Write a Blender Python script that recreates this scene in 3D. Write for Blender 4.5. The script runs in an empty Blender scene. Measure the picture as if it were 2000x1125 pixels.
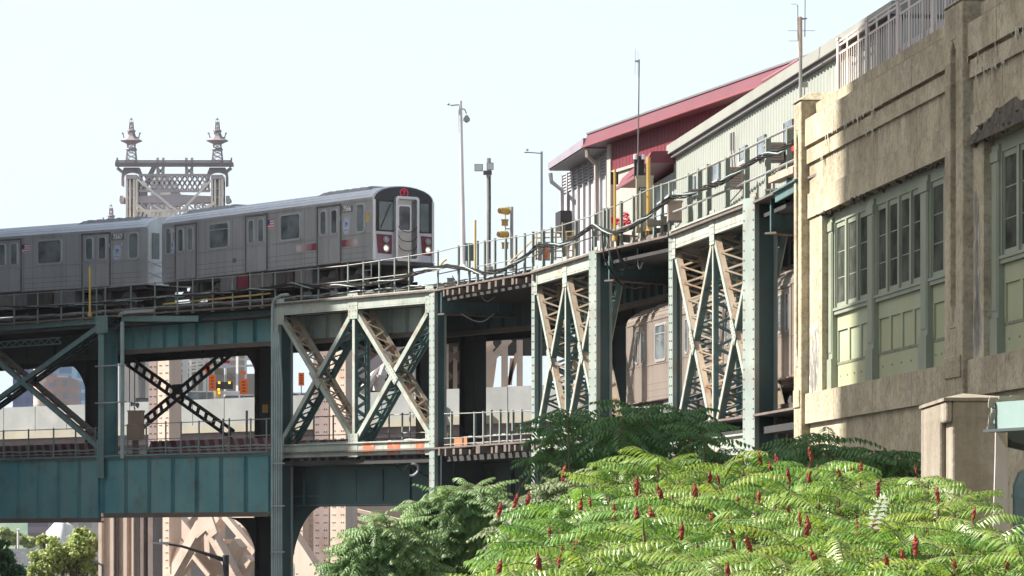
import bpy, math, random
from mathutils import Vector as V, Matrix, noise as mnoise
R = random.Random(7)
D = bpy.data
S = bpy.context.scene
COL = S.collection
PI = math.pi

# ------------------------------------------------------------------ camera, sky, sun, exposure
F = 8000.0      # focal length in photo pixels (2000 wide)
HZ = 1060.0     # horizon row
EYE = 1.7       # eye height (street level is at GZ)
GZ = -4.3
cam_d = D.cameras.new('camera')
cam_d.sensor_width = 36.0
cam_d.lens = 36.0 * F / 2000.0
cam_d.shift_y = (HZ - 562.5) / 2000.0
cam_d.clip_start = 0.5
cam_d.clip_end = 12000.0
cam = D.objects.new('camera', cam_d)
COL.objects.link(cam)
cam.location = (0, 0, EYE)
cam.rotation_euler = (PI / 2, 0, 0)
S.camera = cam

SUN_AZ = V((-0.982, 0.17, 0)).normalized()
SUN_EL = math.radians(41)
sunv = V((SUN_AZ.x * math.cos(SUN_EL), SUN_AZ.y * math.cos(SUN_EL), math.sin(SUN_EL)))
w = D.worlds.new('World')
S.world = w
w.use_nodes = True
nt = w.node_tree
nt.nodes.clear()
wo = nt.nodes.new('ShaderNodeOutputWorld')
bg = nt.nodes.new('ShaderNodeBackground')
sky = nt.nodes.new('ShaderNodeTexSky')
sky.sky_type = 'NISHITA'
sky.sun_disc = False
sky.sun_elevation = SUN_EL
sky.sun_rotation = math.atan2(SUN_AZ.x, SUN_AZ.y)
sky.air_density = 1.0
sky.dust_density = 4.0
sky.ozone_density = 1.0
# thin bright summer haze veil over the whole sky
mixs = nt.nodes.new('ShaderNodeMix')
mixs.data_type = 'RGBA'
mixs.inputs[7].default_value = (10.6, 12.3, 13.6, 1)
# the veil is thick along the horizon and thins towards the zenith
wtc = nt.nodes.new('ShaderNodeTexCoord')
wsp = nt.nodes.new('ShaderNodeSeparateXYZ')
nt.links.new(wtc.outputs['Generated'], wsp.inputs[0])
wmr = nt.nodes.new('ShaderNodeMapRange')
wmr.inputs['From Min'].default_value = 0.12
wmr.inputs['From Max'].default_value = 0.75
wmr.inputs['To Min'].default_value = 0.62
wmr.inputs['To Max'].default_value = 0.12
nt.links.new(wsp.outputs[2], wmr.inputs['Value'])
nt.links.new(wmr.outputs[0], mixs.inputs[0])
nt.links.new(sky.outputs[0], mixs.inputs[6])
nt.links.new(mixs.outputs[2], bg.inputs[0])
bg.inputs[1].default_value = 0.0465
nt.links.new(bg.outputs[0], wo.inputs[0])

sl = D.lights.new('sun', 'SUN')
sl.energy = 5.0
sl.angle = math.radians(0.55)
sl.color = (1.0, 0.955, 0.885)
so = D.objects.new('sun', sl)
COL.objects.link(so)
so.location = (0, 0, 60)
so.rotation_euler = sunv.to_track_quat('Z', 'Y').to_euler()

S.view_settings.view_transform = 'Standard'
S.view_settings.look = 'None'
S.view_settings.gamma = 1.0
S.view_settings.exposure = 1.32
S.cycles.max_bounces = 6
S.cycles.transparent_max_bounces = 8

# ------------------------------------------------------------------ helpers
def C(r, g, b):
    f = lambda c: (c / 12.92 if c <= 0.04045 else ((c + 0.055) / 1.055) ** 2.4)
    return (f(r / 255), f(g / 255), f(b / 255))

def W(px, py, d):
    return V(((px - 1000) / F * d, d, EYE + (HZ - py) / F * d))

def Zat(py, d):
    return EYE + (HZ - py) / F * d

def P3(xy, z):
    return V((xy[0], xy[1], z))

class MB:
    def __init__(s):
        s.v = []; s.f = []; s.m = []; s.mi = 0
    def add(s, vs, fs):
        b = len(s.v)
        s.v.extend([tuple(v) for v in vs])
        for f in fs:
            s.f.append(tuple(i + b for i in f)); s.m.append(s.mi)
        return s
    def hexa(s, p):  # 8 points: 0-3 bottom loop, 4-7 top loop
        return s.add(p, [(0, 3, 2, 1), (4, 5, 6, 7), (0, 1, 5, 4), (1, 2, 6, 5), (2, 3, 7, 6), (3, 0, 4, 7)])
    def box(s, a, b):
        x0, y0, z0 = a; x1, y1, z1 = b
        return s.hexa([(x0, y0, z0), (x1, y0, z0), (x1, y1, z0), (x0, y1, z0), (x0, y0, z1), (x1, y0, z1), (x1, y1, z1), (x0, y1, z1)])
    def obox(s, o, ex, ey, ez):  # corner + three edge vectors
        o = V(o)
        return s.hexa([o, o + ex, o + ex + ey, o + ey, o + ez, o + ex + ez, o + ex + ey + ez, o + ey + ez])
    def beam(s, p, q, w_, h_, side=None):
        p = V(p); q = V(q); t = (q - p).normalized()
        if side is None:
            side = t.cross(V((0, 0, 1)))
            if side.length < 1e-3: side = V((1, 0, 0))
        side = V(side); side = (side - t * side.dot(t)).normalized()
        up = side.cross(t)
        a = side * (w_ / 2); b = up * (h_ / 2)
        return s.hexa([p - a - b, p + a - b, p + a + b, p - a + b, q - a - b, q + a - b, q + a + b, q - a + b])
    def tube(s, pts, r, n=6, cap=True, r2=None):
        pts = [V(p) for p in pts]; N = len(pts); rings = []
        up = V((0, 0, 1)); side = None
        for i, p in enumerate(pts):
            t = (pts[min(i + 1, N - 1)] - pts[max(i - 1, 0)]).normalized()
            if side is None:
                side = t.cross(up)
                if side.length < 1e-3: side = t.cross(V((1, 0, 0)))
            side = (side - t * side.dot(t)).normalized()
            u2 = side.cross(t)
            rr = r if r2 is None else r + (r2 - r) * i / (N - 1)
            rings.append([p + (side * math.cos(2 * PI * k / n) + u2 * math.sin(2 * PI * k / n)) * rr for k in range(n)])
        vs = [v for g in rings for v in g]; fs = []
        for i in range(N - 1):
            for k in range(n):
                fs.append((i * n + k, i * n + (k + 1) % n, (i + 1) * n + (k + 1) % n, (i + 1) * n + k))
        if cap:
            fs.append(tuple(range(n - 1, -1, -1))); fs.append(tuple((N - 1) * n + k for k in range(n)))
        return s.add(vs, fs)
    def prism(s, poly, dv):  # planar polygon of 3D points extruded by dv
        n = len(poly); dv = V(dv)
        vs = [V(p) for p in poly] + [V(p) + dv for p in poly]
        fs = [tuple(range(n)), tuple(range(2 * n - 1, n - 1, -1))]
        fs += [(i, i + n, (i + 1) % n + n, (i + 1) % n) for i in range(n)]
        return s.add(vs, fs)
    def lathe(s, o, prof, n=10, sq=False):  # prof: (radius, z)
        o = V(o); vs = []; fs = []; ph = PI / n if sq else 0
        for r, z in prof:
            for k in range(n):
                a = 2 * PI * k / n + ph
                vs.append(o + V((r * math.cos(a), r * math.sin(a), z)))
        for i in range(len(prof) - 1):
            for k in range(n):
                fs.append((i * n + k, i * n + (k + 1) % n, (i + 1) * n + (k + 1) % n, (i + 1) * n + k))
        fs.append(tuple(range(n - 1, -1, -1))); fs.append(tuple((len(prof) - 1) * n + k for k in range(n)))
        return s.add(vs, fs)
    def rivet(s, p, n, r=0.03):
        p = V(p); n = V(n).normalized(); a = n.orthogonal().normalized(); b = n.cross(a)
        q = [p + a * r, p + b * r, p - a * r, p - b * r]
        t = [p + a * r * .5 + n * r * .8, p + b * r * .5 + n * r * .8, p - a * r * .5 + n * r * .8, p - b * r * .5 + n * r * .8]
        return s.add(q + t, [(0, 1, 5, 4), (1, 2, 6, 5), (2, 3, 7, 6), (3, 0, 4, 7), (4, 5, 6, 7)])
    def build(s, name, mats, parent=None, smooth=False):
        me = D.meshes.new(name)
        me.from_pydata(s.v, [], s.f)
        if not isinstance(mats, (list, tuple)): mats = [mats]
        for m in mats: me.materials.append(m)
        if len(mats) > 1: me.polygons.foreach_set('material_index', s.m)
        if smooth: me.polygons.foreach_set('use_smooth', [True] * len(me.polygons))
        me.update()
        o = D.objects.new(name, me)
        COL.objects.link(o)
        if parent is not None:
            o.parent = parent
            if parent.get('_world'):
                o.matrix_parent_inverse = Matrix.Translation(-parent.location)
        return o

def bevel(o, w_=.03, seg=2):
    b = o.modifiers.new('bevel', 'BEVEL'); b.width = w_; b.segments = seg; b.limit_method = 'ANGLE'; b.angle_limit = .6
    return o

def thing(name, label, cat, loc=(0, 0, 0), rz=0, group=None, world=True):
    """Empty at the base of a thing. world=True: its parts are modelled in world coordinates."""
    o = D.objects.new(name, None)
    COL.objects.link(o)
    o.location = loc
    o.rotation_euler = (0, 0, rz)
    o['label'] = label; o['category'] = cat
    if group: o['group'] = group
    if world: o['_world'] = 1
    return o

def tag(o, label, cat, group=None):
    o['label'] = label; o['category'] = cat
    if group: o['group'] = group
    return o

def kind(o, k):
    o['kind'] = k
    return o

def sub(mb, name, mat, parent, smooth=False):  # sub-part: parent is a part mesh already carrying the inverse
    o = mb.build(name, mat, None, smooth)
    o.parent = parent
    o.matrix_parent_inverse = Matrix.Identity(4)
    return o

# ------------------------------------------------------------------ materials
def M(name, col, col2=None, scale=1.5, rough=0.65, metal=0.0, stain=None, stain_amt=0.5, streak=None, streak_amt=0.5,
      streak_scale=(2.5, 2.5, 0.12), bump=0.0, bump_scale=20.0, emit=None, emit_s=0.0, spec=0.5, detail=6, stain_scale=0.7, speck=0.0, drips=None):
    m = D.materials.new(name)
    m.use_nodes = True
    n = m.node_tree.nodes; l = m.node_tree.links
    p = n['Principled BSDF']
    p.inputs['Roughness'].default_value = rough
    p.inputs['Metallic'].default_value = metal
    p.inputs['Specular IOR Level'].default_value = spec
    tc = n.new('ShaderNodeTexCoord')
    def nz(sc, det=6, vec=None, rg=0.55):
        t = n.new('ShaderNodeTexNoise')
        t.inputs['Scale'].default_value = sc; t.inputs['Detail'].default_value = det; t.inputs['Roughness'].default_value = rg
        l.new(vec if vec is not None else tc.outputs['Object'], t.inputs['Vector'])
        return t.outputs['Fac']
    def ramp(fac, a, b):
        r = n.new('ShaderNodeMapRange')
        r.inputs['From Min'].default_value = a; r.inputs['From Max'].default_value = b
        l.new(fac, r.inputs['Value'])
        return r.outputs['Result']
    def mix(fac, a, b):
        x = n.new('ShaderNodeMix'); x.data_type = 'RGBA'
        if isinstance(fac, float): x.inputs[0].default_value = fac
        else: l.new(fac, x.inputs[0])
        if isinstance(a, tuple): x.inputs[6].default_value = (*a, 1)
        else: l.new(a, x.inputs[6])
        if isinstance(b, tuple): x.inputs[7].default_value = (*b, 1)
        else: l.new(b, x.inputs[7])
        return x.outputs[2]
    def mul(f, k):
        x = n.new('ShaderNodeMath'); x.operation = 'MULTIPLY'; l.new(f, x.inputs[0]); x.inputs[1].default_value = k
        return x.outputs[0]
    c = tuple(col)
    out = None
    if col2 is not None:
        out = mix(ramp(nz(scale, detail), 0.35, 0.65), c, tuple(col2))
    else:
        k = 0.82
        out = mix(ramp(nz(scale, detail), 0.3, 0.7), c, tuple(x * k for x in c))
    if streak is not None:
        mp = n.new('ShaderNodeMapping'); mp.inputs['Scale'].default_value = streak_scale
        l.new(tc.outputs['Object'], mp.inputs['Vector'])
        out = mix(mul(ramp(nz(1.6, 5, mp.outputs[0]), 0.48, 0.72), streak_amt), out, tuple(streak))
    if stain is not None:
        out = mix(mul(ramp(nz(stain_scale, 8, rg=0.7), 0.52, 0.68), stain_amt), out, tuple(stain))
    if drips:   # dirt runs that start at a ledge and fade below it
        sp = n.new('ShaderNodeSeparateXYZ'); l.new(tc.outputs['Object'], sp.inputs[0])
        mp2 = n.new('ShaderNodeMapping'); mp2.inputs['Scale'].default_value = (.75, .75, .06); l.new(tc.outputs['Object'], mp2.inputs['Vector'])
        run = ramp(nz(2.2, 6, mp2.outputs[0], .7), .40, .62)
        for (z0, h, am) in drips:
            lo = n.new('ShaderNodeMapRange'); lo.inputs['From Min'].default_value = z0 - h; lo.inputs['From Max'].default_value = z0
            l.new(sp.outputs[2], lo.inputs['Value'])
            up_ = n.new('ShaderNodeMath'); up_.operation = 'LESS_THAN'; l.new(sp.outputs[2], up_.inputs[0]); up_.inputs[1].default_value = z0 + .01
            k1 = n.new('ShaderNodeMath'); k1.operation = 'MULTIPLY'; l.new(lo.outputs[0], k1.inputs[0]); l.new(up_.outputs[0], k1.inputs[1])
            k2 = n.new('ShaderNodeMath'); k2.operation = 'MULTIPLY'; l.new(k1.outputs[0], k2.inputs[0]); l.new(run, k2.inputs[1])
            out = mix(mul(k2.outputs[0], am), out, (.12, .095, .06))
    if speck > 0:   # coarse sandy aggregate
        x = n.new('ShaderNodeMix'); x.data_type = 'RGBA'; x.blend_type = 'MULTIPLY'
        l.new(mul(ramp(nz(5.5, 8, rg=0.85), 0.48, 0.62), speck), x.inputs[0]); l.new(out, x.inputs[6]); x.inputs[7].default_value = (.45, .40, .33, 1)
        out = x.outputs[2]
    l.new(out, p.inputs['Base Color'])
    if bump > 0:
        b = n.new('ShaderNodeBump'); b.inputs['Strength'].default_value = bump; b.inputs['Distance'].default_value = 0.05
        l.new(nz(bump_scale, 6), b.inputs['Height']); l.new(b.outputs[0], p.inputs['Normal'])
    if emit is not None:
        p.inputs['Emission Color'].default_value = (*emit, 1); p.inputs['Emission Strength'].default_value = emit_s
    return m

def leafmat(name, col, col2, rough=0.5, trans=0.35, spec=0.5):
    m = D.materials.new(name); m.use_nodes = True
    n = m.node_tree.nodes; l = m.node_tree.links
    p = n['Principled BSDF']; out = n['Material Output']
    g = n.new('ShaderNodeNewGeometry'); tc = n.new('ShaderNodeTexCoord')
    t = n.new('ShaderNodeTexNoise'); t.inputs['Scale'].default_value = 1.6; t.inputs['Detail'].default_value = 3
    l.new(tc.outputs['Object'], t.inputs['Vector'])
    a = n.new('ShaderNodeMath'); a.operation = 'MULTIPLY_ADD'
    l.new(g.outputs['Random Per Island'], a.inputs[0]); a.inputs[1].default_value = 0.55
    s2 = n.new('ShaderNodeMath'); s2.operation = 'MULTIPLY_ADD'; s2.inputs[1].default_value = 1.9; s2.inputs[2].default_value = -0.7
    l.new(t.outputs['Fac'], s2.inputs[0]); l.new(s2.outputs[0], a.inputs[2]); a.use_clamp = True
    x = n.new('ShaderNodeMix'); x.data_type = 'RGBA'
    x.inputs[6].default_value = (*col, 1); x.inputs[7].default_value = (*col2, 1)
    l.new(a.outputs[0], x.inputs[0]); l.new(x.outputs[2], p.inputs['Base Color'])
    p.inputs['Roughness'].default_value = rough; p.inputs['Specular IOR Level'].default_value = spec
    tr = n.new('ShaderNodeBsdfTranslucent')
    hs = n.new('ShaderNodeHueSaturation'); hs.inputs['Value'].default_value = 1.3; hs.inputs['Saturation'].default_value = 1.1; hs.inputs['Hue'].default_value = 0.485
    l.new(x.outputs[2], hs.inputs['Color']); l.new(hs.outputs[0], tr.inputs['Color'])
    ms = n.new('ShaderNodeMixShader'); ms.inputs[0].default_value = trans
    l.new(p.outputs[0], ms.inputs[1]); l.new(tr.outputs[0], ms.inputs[2]); l.new(ms.outputs[0], out.inputs['Surface'])
    return m

def stripemat(name, ca, cb, pitch, slant=0.0, duty=0.5, rough=0.7, axis=(1, 1, 0), edge=None):
    """slanted painted stripes along a board: fract((axis.pos + slant*z)/pitch) > duty"""
    m = D.materials.new(name); m.use_nodes = True
    n = m.node_tree.nodes; l = m.node_tree.links; p = n['Principled BSDF']
    tc = n.new('ShaderNodeTexCoord'); d = n.new('ShaderNodeVectorMath'); d.operation = 'DOT_PRODUCT'
    l.new(tc.outputs['Object'], d.inputs[0]); d.inputs[1].default_value = (axis[0] / pitch, axis[1] / pitch, slant / pitch)
    fr = n.new('ShaderNodeMath'); fr.operation = 'FRACT'; l.new(d.outputs['Value'], fr.inputs[0])
    gt = n.new('ShaderNodeMath'); gt.operation = 'GREATER_THAN'; l.new(fr.outputs[0], gt.inputs[0]); gt.inputs[1].default_value = duty
    x = n.new('ShaderNodeMix'); x.data_type = 'RGBA'; l.new(gt.outputs[0], x.inputs[0])
    x.inputs[6].default_value = (*ca, 1); x.inputs[7].default_value = (*cb, 1)
    t = n.new('ShaderNodeTexNoise'); t.inputs['Scale'].default_value = 3.0; t.inputs['Detail'].default_value = 6
    l.new(tc.outputs['Object'], t.inputs['Vector'])
    y = n.new('ShaderNodeMix'); y.data_type = 'RGBA'; y.blend_type = 'MULTIPLY'; y.inputs[0].default_value = 0.6
    l.new(x.outputs[2], y.inputs[6]); l.new(t.outputs['Color'], y.inputs[7])
    hs = n.new('ShaderNodeHueSaturation'); hs.inputs['Saturation'].default_value = 0
    l.new(t.outputs['Color'], hs.inputs['Color']); l.new(hs.outputs[0], y.inputs[7])
    l.new(y.outputs[2], p.inputs['Base Color']); p.inputs['Roughness'].default_value = rough
    return m

def gridmat(name, wall, glass, sx, sz, fx=0.6, fz=0.6, rough=0.4, off=0.0, ax=(1, 0, 0)):
    """curtain wall / window grid for far towers"""
    m = D.materials.new(name); m.use_nodes = True
    n = m.node_tree.nodes; l = m.node_tree.links; p = n['Principled BSDF']
    tc = n.new('ShaderNodeTexCoord'); sp = n.new('ShaderNodeSeparateXYZ'); l.new(tc.outputs['Object'], sp.inputs[0])
    def frac(sock, k):
        a = n.new('ShaderNodeMath'); a.operation = 'MULTIPLY'; l.new(sock, a.inputs[0]); a.inputs[1].default_value = 1 / k
        b = n.new('ShaderNodeMath'); b.operation = 'FRACT'; l.new(a.outputs[0], b.inputs[0]); return b.outputs[0]
    def gt(sock, v):
        a = n.new('ShaderNodeMath'); a.operation = 'LESS_THAN'; l.new(sock, a.inputs[0]); a.inputs[1].default_value = v; return a.outputs[0]
    a = n.new('ShaderNodeMath'); a.operation = 'ADD'; l.new(sp.outputs[0], a.inputs[0]); l.new(sp.outputs[1], a.inputs[1])
    u = gt(frac(a.outputs[0], sx), fx); vv = gt(frac(sp.outputs[2], sz), fz)
    b = n.new('ShaderNodeMath'); b.operation = 'MULTIPLY'; l.new(u, b.inputs[0]); l.new(vv, b.inputs[1])
    x = n.new('ShaderNodeMix'); x.data_type = 'RGBA'; l.new(b.outputs[0], x.inputs[0])
    x.inputs[6].default_value = (*wall, 1); x.inputs[7].default_value = (*glass, 1)
    l.new(x.outputs[2], p.inputs['Base Color']); p.inputs['Roughness'].default_value = rough
    return m

RUST = (0.13, 0.055, 0.028)
PAINT = M('faded_green_paint', (.38, .415, .36), (.28, .325, .285), 1.2, .6, stain=(.24, .13, .07), stain_amt=.75, stain_scale=1.6, streak=(.30, .20, .12), streak_amt=.4, streak_scale=(3.5, 3.5, .35))
PAINTD = M('green_paint', (.085, .165, .165), (.065, .13, .13), 1.0, .55, stain=(.10, .07, .05), stain_amt=.5, streak=(.12, .19, .18), streak_amt=.4)
TEAL = M('teal_paint', (.06, .205, .225), (.12, .255, .255), .5, .55, stain=(.12, .085, .06), stain_amt=.55, stain_scale=1.1, streak=(.17, .225, .20), streak_amt=.65, streak_scale=(1.1, 1.1, .05))
RUSTY = M('rusty_bottom_flange', (.14, .085, .055), (.09, .10, .09), 2.0, .8, stain=RUST, stain_amt=.8)
LACE = M('rust_tinted_lacing', (.50, .405, .295), (.44, .33, .225), 1.5, .75, stain=(.28, .12, .055), stain_amt=.75, stain_scale=1.3)
DARK = M('shade_black_steel', (.022, .021, .022), (.032, .029, .028), 1.0, .8)  # near-black base puts the under-deck shade into the steel
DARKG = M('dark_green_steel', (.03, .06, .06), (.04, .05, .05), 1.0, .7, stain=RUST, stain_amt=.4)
TIE = M('weathered_timber', (.16, .125, .105), (.10, .08, .07), 2.5, .9)
TIEL = M('pale_timber_ends', (.42, .36, .28), (.24, .19, .15), 2.5, .9)
RAILM = M('rail_steel', (.16, .12, .10), (.09, .07, .06), 3, .5, .6)
CONC = M('stained_concrete', (.50, .435, .305), (.34, .285, .19), .8, .92, streak=(.31, .26, .175), streak_amt=.35, streak_scale=(.4, .4, .09), drips=[(12.42, .9, .55), (11.36, .45, .5), (10.93, 1.1, .5), (10.2, .5, .25), (5.33, .6, .35), (4.6, 1.3, .3), (9.6, 1.2, .4)], stain=(.52, .48, .41), stain_amt=.5, stain_scale=.6, bump=.9, bump_scale=7, speck=.7)
CONC2 = M('pier_concrete', (.27, .235, .18), (.215, .18, .135), .7, .9, streak=(.42, .385, .33), streak_amt=.6, streak_scale=(1.3, 1.3, .06), stain=(.20, .16, .11), stain_amt=.55, stain_scale=.9, bump=.5, bump_scale=9, speck=.3, drips=[(3.95, 1.6, .6), (3.6, .5, .4)])
CONCP = M('grey_parapet_concrete', (.235, .245, .24), (.19, .195, .19), .4, .9, stain=(.33, .31, .30), stain_amt=.6, stain_scale=.3)
LEDGE = M('beige_ledge_concrete', (.29, .265, .205), (.23, .21, .165), .5, .9)
PINKW = M('pink_grey_wall', (.25, .195, .20), (.20, .16, .165), .6, .9)
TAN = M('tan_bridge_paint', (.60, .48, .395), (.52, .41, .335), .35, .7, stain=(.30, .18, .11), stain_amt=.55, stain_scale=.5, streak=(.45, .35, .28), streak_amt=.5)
TAND = M('shaded_tan_paint', (.24, .185, .17), (.18, .14, .13), .5, .75, stain=RUST, stain_amt=.5)  # bridge tan darkened to stand for shaded sides, with rust stains
MAUVE = M('mauve_grey_bridge_iron', (.42, .365, .385), (.48, .42, .43), .15, .7)
MAUVED = M('dark_mauve_iron', (.215, .18, .195), (.26, .22, .23), .15, .7)
CREAM = M('cream_tower_paint', (.84, .75, .66), (.76, .67, .58), .2, .7)
STEEL = M('stainless_body', (.55, .54, .54), (.46, .45, .45), .6, .32, .6, streak=(.33, .31, .30), streak_amt=.5, streak_scale=(1.5, 1.5, .15), bump=.10, bump_scale=1.3)
STEELR = M('stainless_roof', (.84, .87, .93), (.76, .79, .85), .8, .42, .15)
STEELW = M('warm_stainless_body', (.42, .35, .30), (.34, .285, .245), .6, .34, .55)
ALU = M('bright_aluminium', (.62, .61, .60), (.55, .55, .54), 2, .35, .6)
RUBBER = M('black_rubber', (.02, .02, .022), None, 3, .6)
MASK = M('black_front_mask', (.016, .017, .024), None, 2, .25)
MAROON = M('maroon_panel', (.19, .018, .04), None, 2, .4)
WHITEP = M('white_panel', (.62, .62, .66), (.56, .56, .60), 2, .45)
GLASS = M('dark_window_glass', (.035, .042, .048), (.19, .215, .22), .9, .08, 0, spec=.6)  # pale noise tone painted in for reflections on the panes
GLASSL = M('pale_cab_glass', (.16, .19, .185), (.10, .125, .125), 1.2, .12, 0, spec=.6)
UNDER = M('underframe_grey', (.17, .165, .165), (.12, .115, .115), 1.5, .7, stain=RUST, stain_amt=.5)
UNDERD = M('underframe_dark', (.035, .03, .03), (.06, .045, .04), 1.5, .7, stain=RUST, stain_amt=.6)
YEL = M('yellow_paint', (.58, .38, .085), (.48, .31, .07), 1.5, .55)
YELP = M('pale_yellow_paint', (.62, .47, .24), (.55, .40, .2), 1.5, .6)
CABLE = M('black_cable', (.022, .02, .02), (.04, .036, .033), 2, .9, spec=.1)
GALV = M('galvanised_steel', (.36, .365, .36), (.26, .26, .25), 1, .5, .2)
WPOLE = M('pale_pole', (.66, .63, .62), None, 1, .5)
CONDUIT = M('conduit_grey_green', (.30, .36, .34), (.22, .28, .27), 1.5, .5)
RAILP = M('pale_green_rail_paint', (.21, .25, .225), (.17, .20, .18), 1.5, .6, stain=(.3, .2, .12), stain_amt=.4)
ORANGE = M('orange_sign', (.95, .17, .015), None, 1, .6)
REDB = M('red_metal_cladding', (.16, .026, .039), (.145, .023, .034), .6, .5)
REDL = M('red_trim', (.26, .085, .10), None, 1, .45)
PINKR = M('sheen_tinted_red_roof', (.42, .19, .21), None, 1, .35)  # pink base holds the roof's sunlit sheen
CORR = M('pale_green_corrugated', (.30, .315, .275), (.27, .285, .25), .8, .5, streak=(.27, .29, .25), streak_amt=.4)
CREAMW = M('cream_cladding', (.36, .325, .29), (.33, .295, .26), .8, .6)
GREYW = M('grey_cladding', (.44, .435, .455), (.38, .375, .39), .9, .55)
GREYD = M('dark_grey_trim', (.16, .145, .155), None, 1, .6)
WGREEN = M('pale_green_window_paint', (.265, .285, .21), (.21, .235, .175), 1.0, .6, streak=(.24, .27, .22), streak_amt=.4, stain=(.2, .17, .12), stain_amt=.35)
PGREEN = M('yellow_green_panel_paint', (.34, .345, .20), (.29, .31, .19), .7, .6, stain=(.33, .42, .37), stain_amt=.5, stain_scale=.4, streak=(.3, .3, .2), streak_amt=.35)
FENCE = M('pale_pink_railing', (.52, .455, .42), (.45, .40, .37), 1.5, .6, stain=(.4, .25, .17), stain_amt=.35)
SHADEB = gridmat('shade_block_facade', (.30, .27, .25), (.07, .09, .11), 3.0, 3.6, .6, .55)
BARK = M('bark', (.10, .075, .055), (.07, .055, .04), 6, .9, bump=.5)
SPIKE = M('sumac_fruit', (.36, .055, .03), (.22, .03, .02), 12, .8, bump=.8, bump_scale=40)
LBRIGHT = leafmat('bright_sumac_leaf', (.08, .185, .032), (.26, .365, .068), .38, .34, .65)
LGREEN = leafmat('fresh_green_sumac_leaf', (.065, .18, .028), (.20, .345, .06), .36, .34, .65)
LYELLOW = leafmat('yellowing_sumac_leaf', (.10, .195, .03), (.31, .38, .07), .4, .36, .6)
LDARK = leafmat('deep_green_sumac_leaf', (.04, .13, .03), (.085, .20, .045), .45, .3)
LMID = leafmat('mid_green_leaf', (.12, .235, .085), (.235, .335, .135), .5, .32, .35)
LFAR = leafmat('far_tree_leaf', (.17, .27, .07), (.42, .45, .14), .6, .35)
STEM = M('sumac_stem', (.12, .12, .05), (.16, .10, .055), 4, .8)

# ------------------------------------------------------------------ the outer face line of the viaduct in plan (x, depth)
def pxd(px, d): return ((px - 1000) / F * d, d)
FACE = [pxd(-260, 176), pxd(0, 167), pxd(540, 153.2), pxd(855, 144.6), pxd(1040, 135.3), pxd(1172, 125.6), pxd(1310, 119), pxd(1482, 107.1), pxd(1566, 101.2), (8.6, 92.0)]
def offset(line, o):  # positive: inward (away from the street and the camera)
    out = []
    for i, p in enumerate(line):
        a = line[max(i - 1, 0)]; b = line[min(i + 1, len(line) - 1)]
        e = V((b[0] - a[0], b[1] - a[1])).normalized(); n = V((-e.y, e.x))
        out.append((p[0] + n.x * o, p[1] + n.y * o))
    return out
def on(line, px):
    k = (px - 1000) / F
    for i in range(len(line) - 1):
        a, b = line[i], line[i + 1]
        fa = a[0] - k * a[1]; fb = b[0] - k * b[1]
        if fa * fb <= 0 and fa != fb:
            t = fa / (fa - fb)
            return (a[0] + (b[0] - a[0]) * t, a[1] + (b[1] - a[1]) * t)
    a, b = (line[0], line[1]) if px < 500 else (line[-2], line[-1])
    fa = a[0] - k * a[1]; fb = b[0] - k * b[1]
    t = fa / (fa - fb)
    return (a[0] + (b[0] - a[0]) * t, a[1] + (b[1] - a[1]) * t)
_off = {}
def FL(px, o=0.0):
    if o not in _off: _off[o] = offset(FACE, o)
    return on(_off[o], px)
def FP(px, py, o=0.0):
    p = FL(px, o)
    return V((p[0], p[1], Zat(py, p[1])))
def pathpts(px0, px1, o, z, n=24):
    return [P3(FL(px0 + (px1 - px0) * i / n, o), z) for i in range(n + 1)]
ZT = 10.62      # upper walkway level
ZL = 4.95       # lower walkway level
# ------------------------------------------------------------------ ground
g = MB()
N = 60
for i in range(N + 1):
    for j in range(N + 1):
        x = (i / N - .5) * 2; y = (j / N - .5) * 2
        X_ = math.copysign(abs(x) ** 2.5, x) * 6000; Y_ = math.copysign(abs(y) ** 2.5, y) * 6000
        g.v.append((X_, Y_, GZ + 0.05 * mnoise.noise((X_ * .1, Y_ * .1, 0))))
for i in range(N):
    for j in range(N):
        a = i * (N + 1) + j
        g.f.append((a, a + N + 1, a + N + 2, a + 1)); g.m.append(0)
kind(g.build('ground', M('ground_asphalt', (.07, .068, .062), (.05, .05, .047), .2, .9, stain=(.10, .09, .06), bump=.2)), 'structure')

# ------------------------------------------------------------------ steelwork builders
def lattice(plates, lace, p, q, n, b, w_, step=.36, bw=.07, sides=(-1, 1), plate=True, leg=.12):
    p = V(p); q = V(q); L = (q - p).length; t = (q - p) / L; s = t.cross(n).normalized()
    if plate:
        plates.beam(p, q, w_, .03, s)
        plates.beam(p + n * b, q + n * b, w_, .03, s)
    for sd in sides:
        o = s * (sd * (w_ / 2 - .012))
        lace.beam(p + n * (leg / 2 + .02) + o, q + n * (leg / 2 + .02) + o, .02, leg, s)
        lace.beam(p + n * (b - leg / 2 - .02) + o, q + n * (b - leg / 2 - .02) + o, .02, leg, s)
        k = int(L / step); o2 = s * (sd * (w_ / 2 + .012))
        for i in range(k):
            a = p + t * (L * i / k) + n * .07 + o2; c = p + t * (L * (i + 1) / k) + n * (b - .07) + o2
            if i % 2: a, c = p + t * (L * i / k) + n * (b - .07) + o2, p + t * (L * (i + 1) / k) + n * .07 + o2
            lace.beam(a, c, .018, bw, s)

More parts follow.
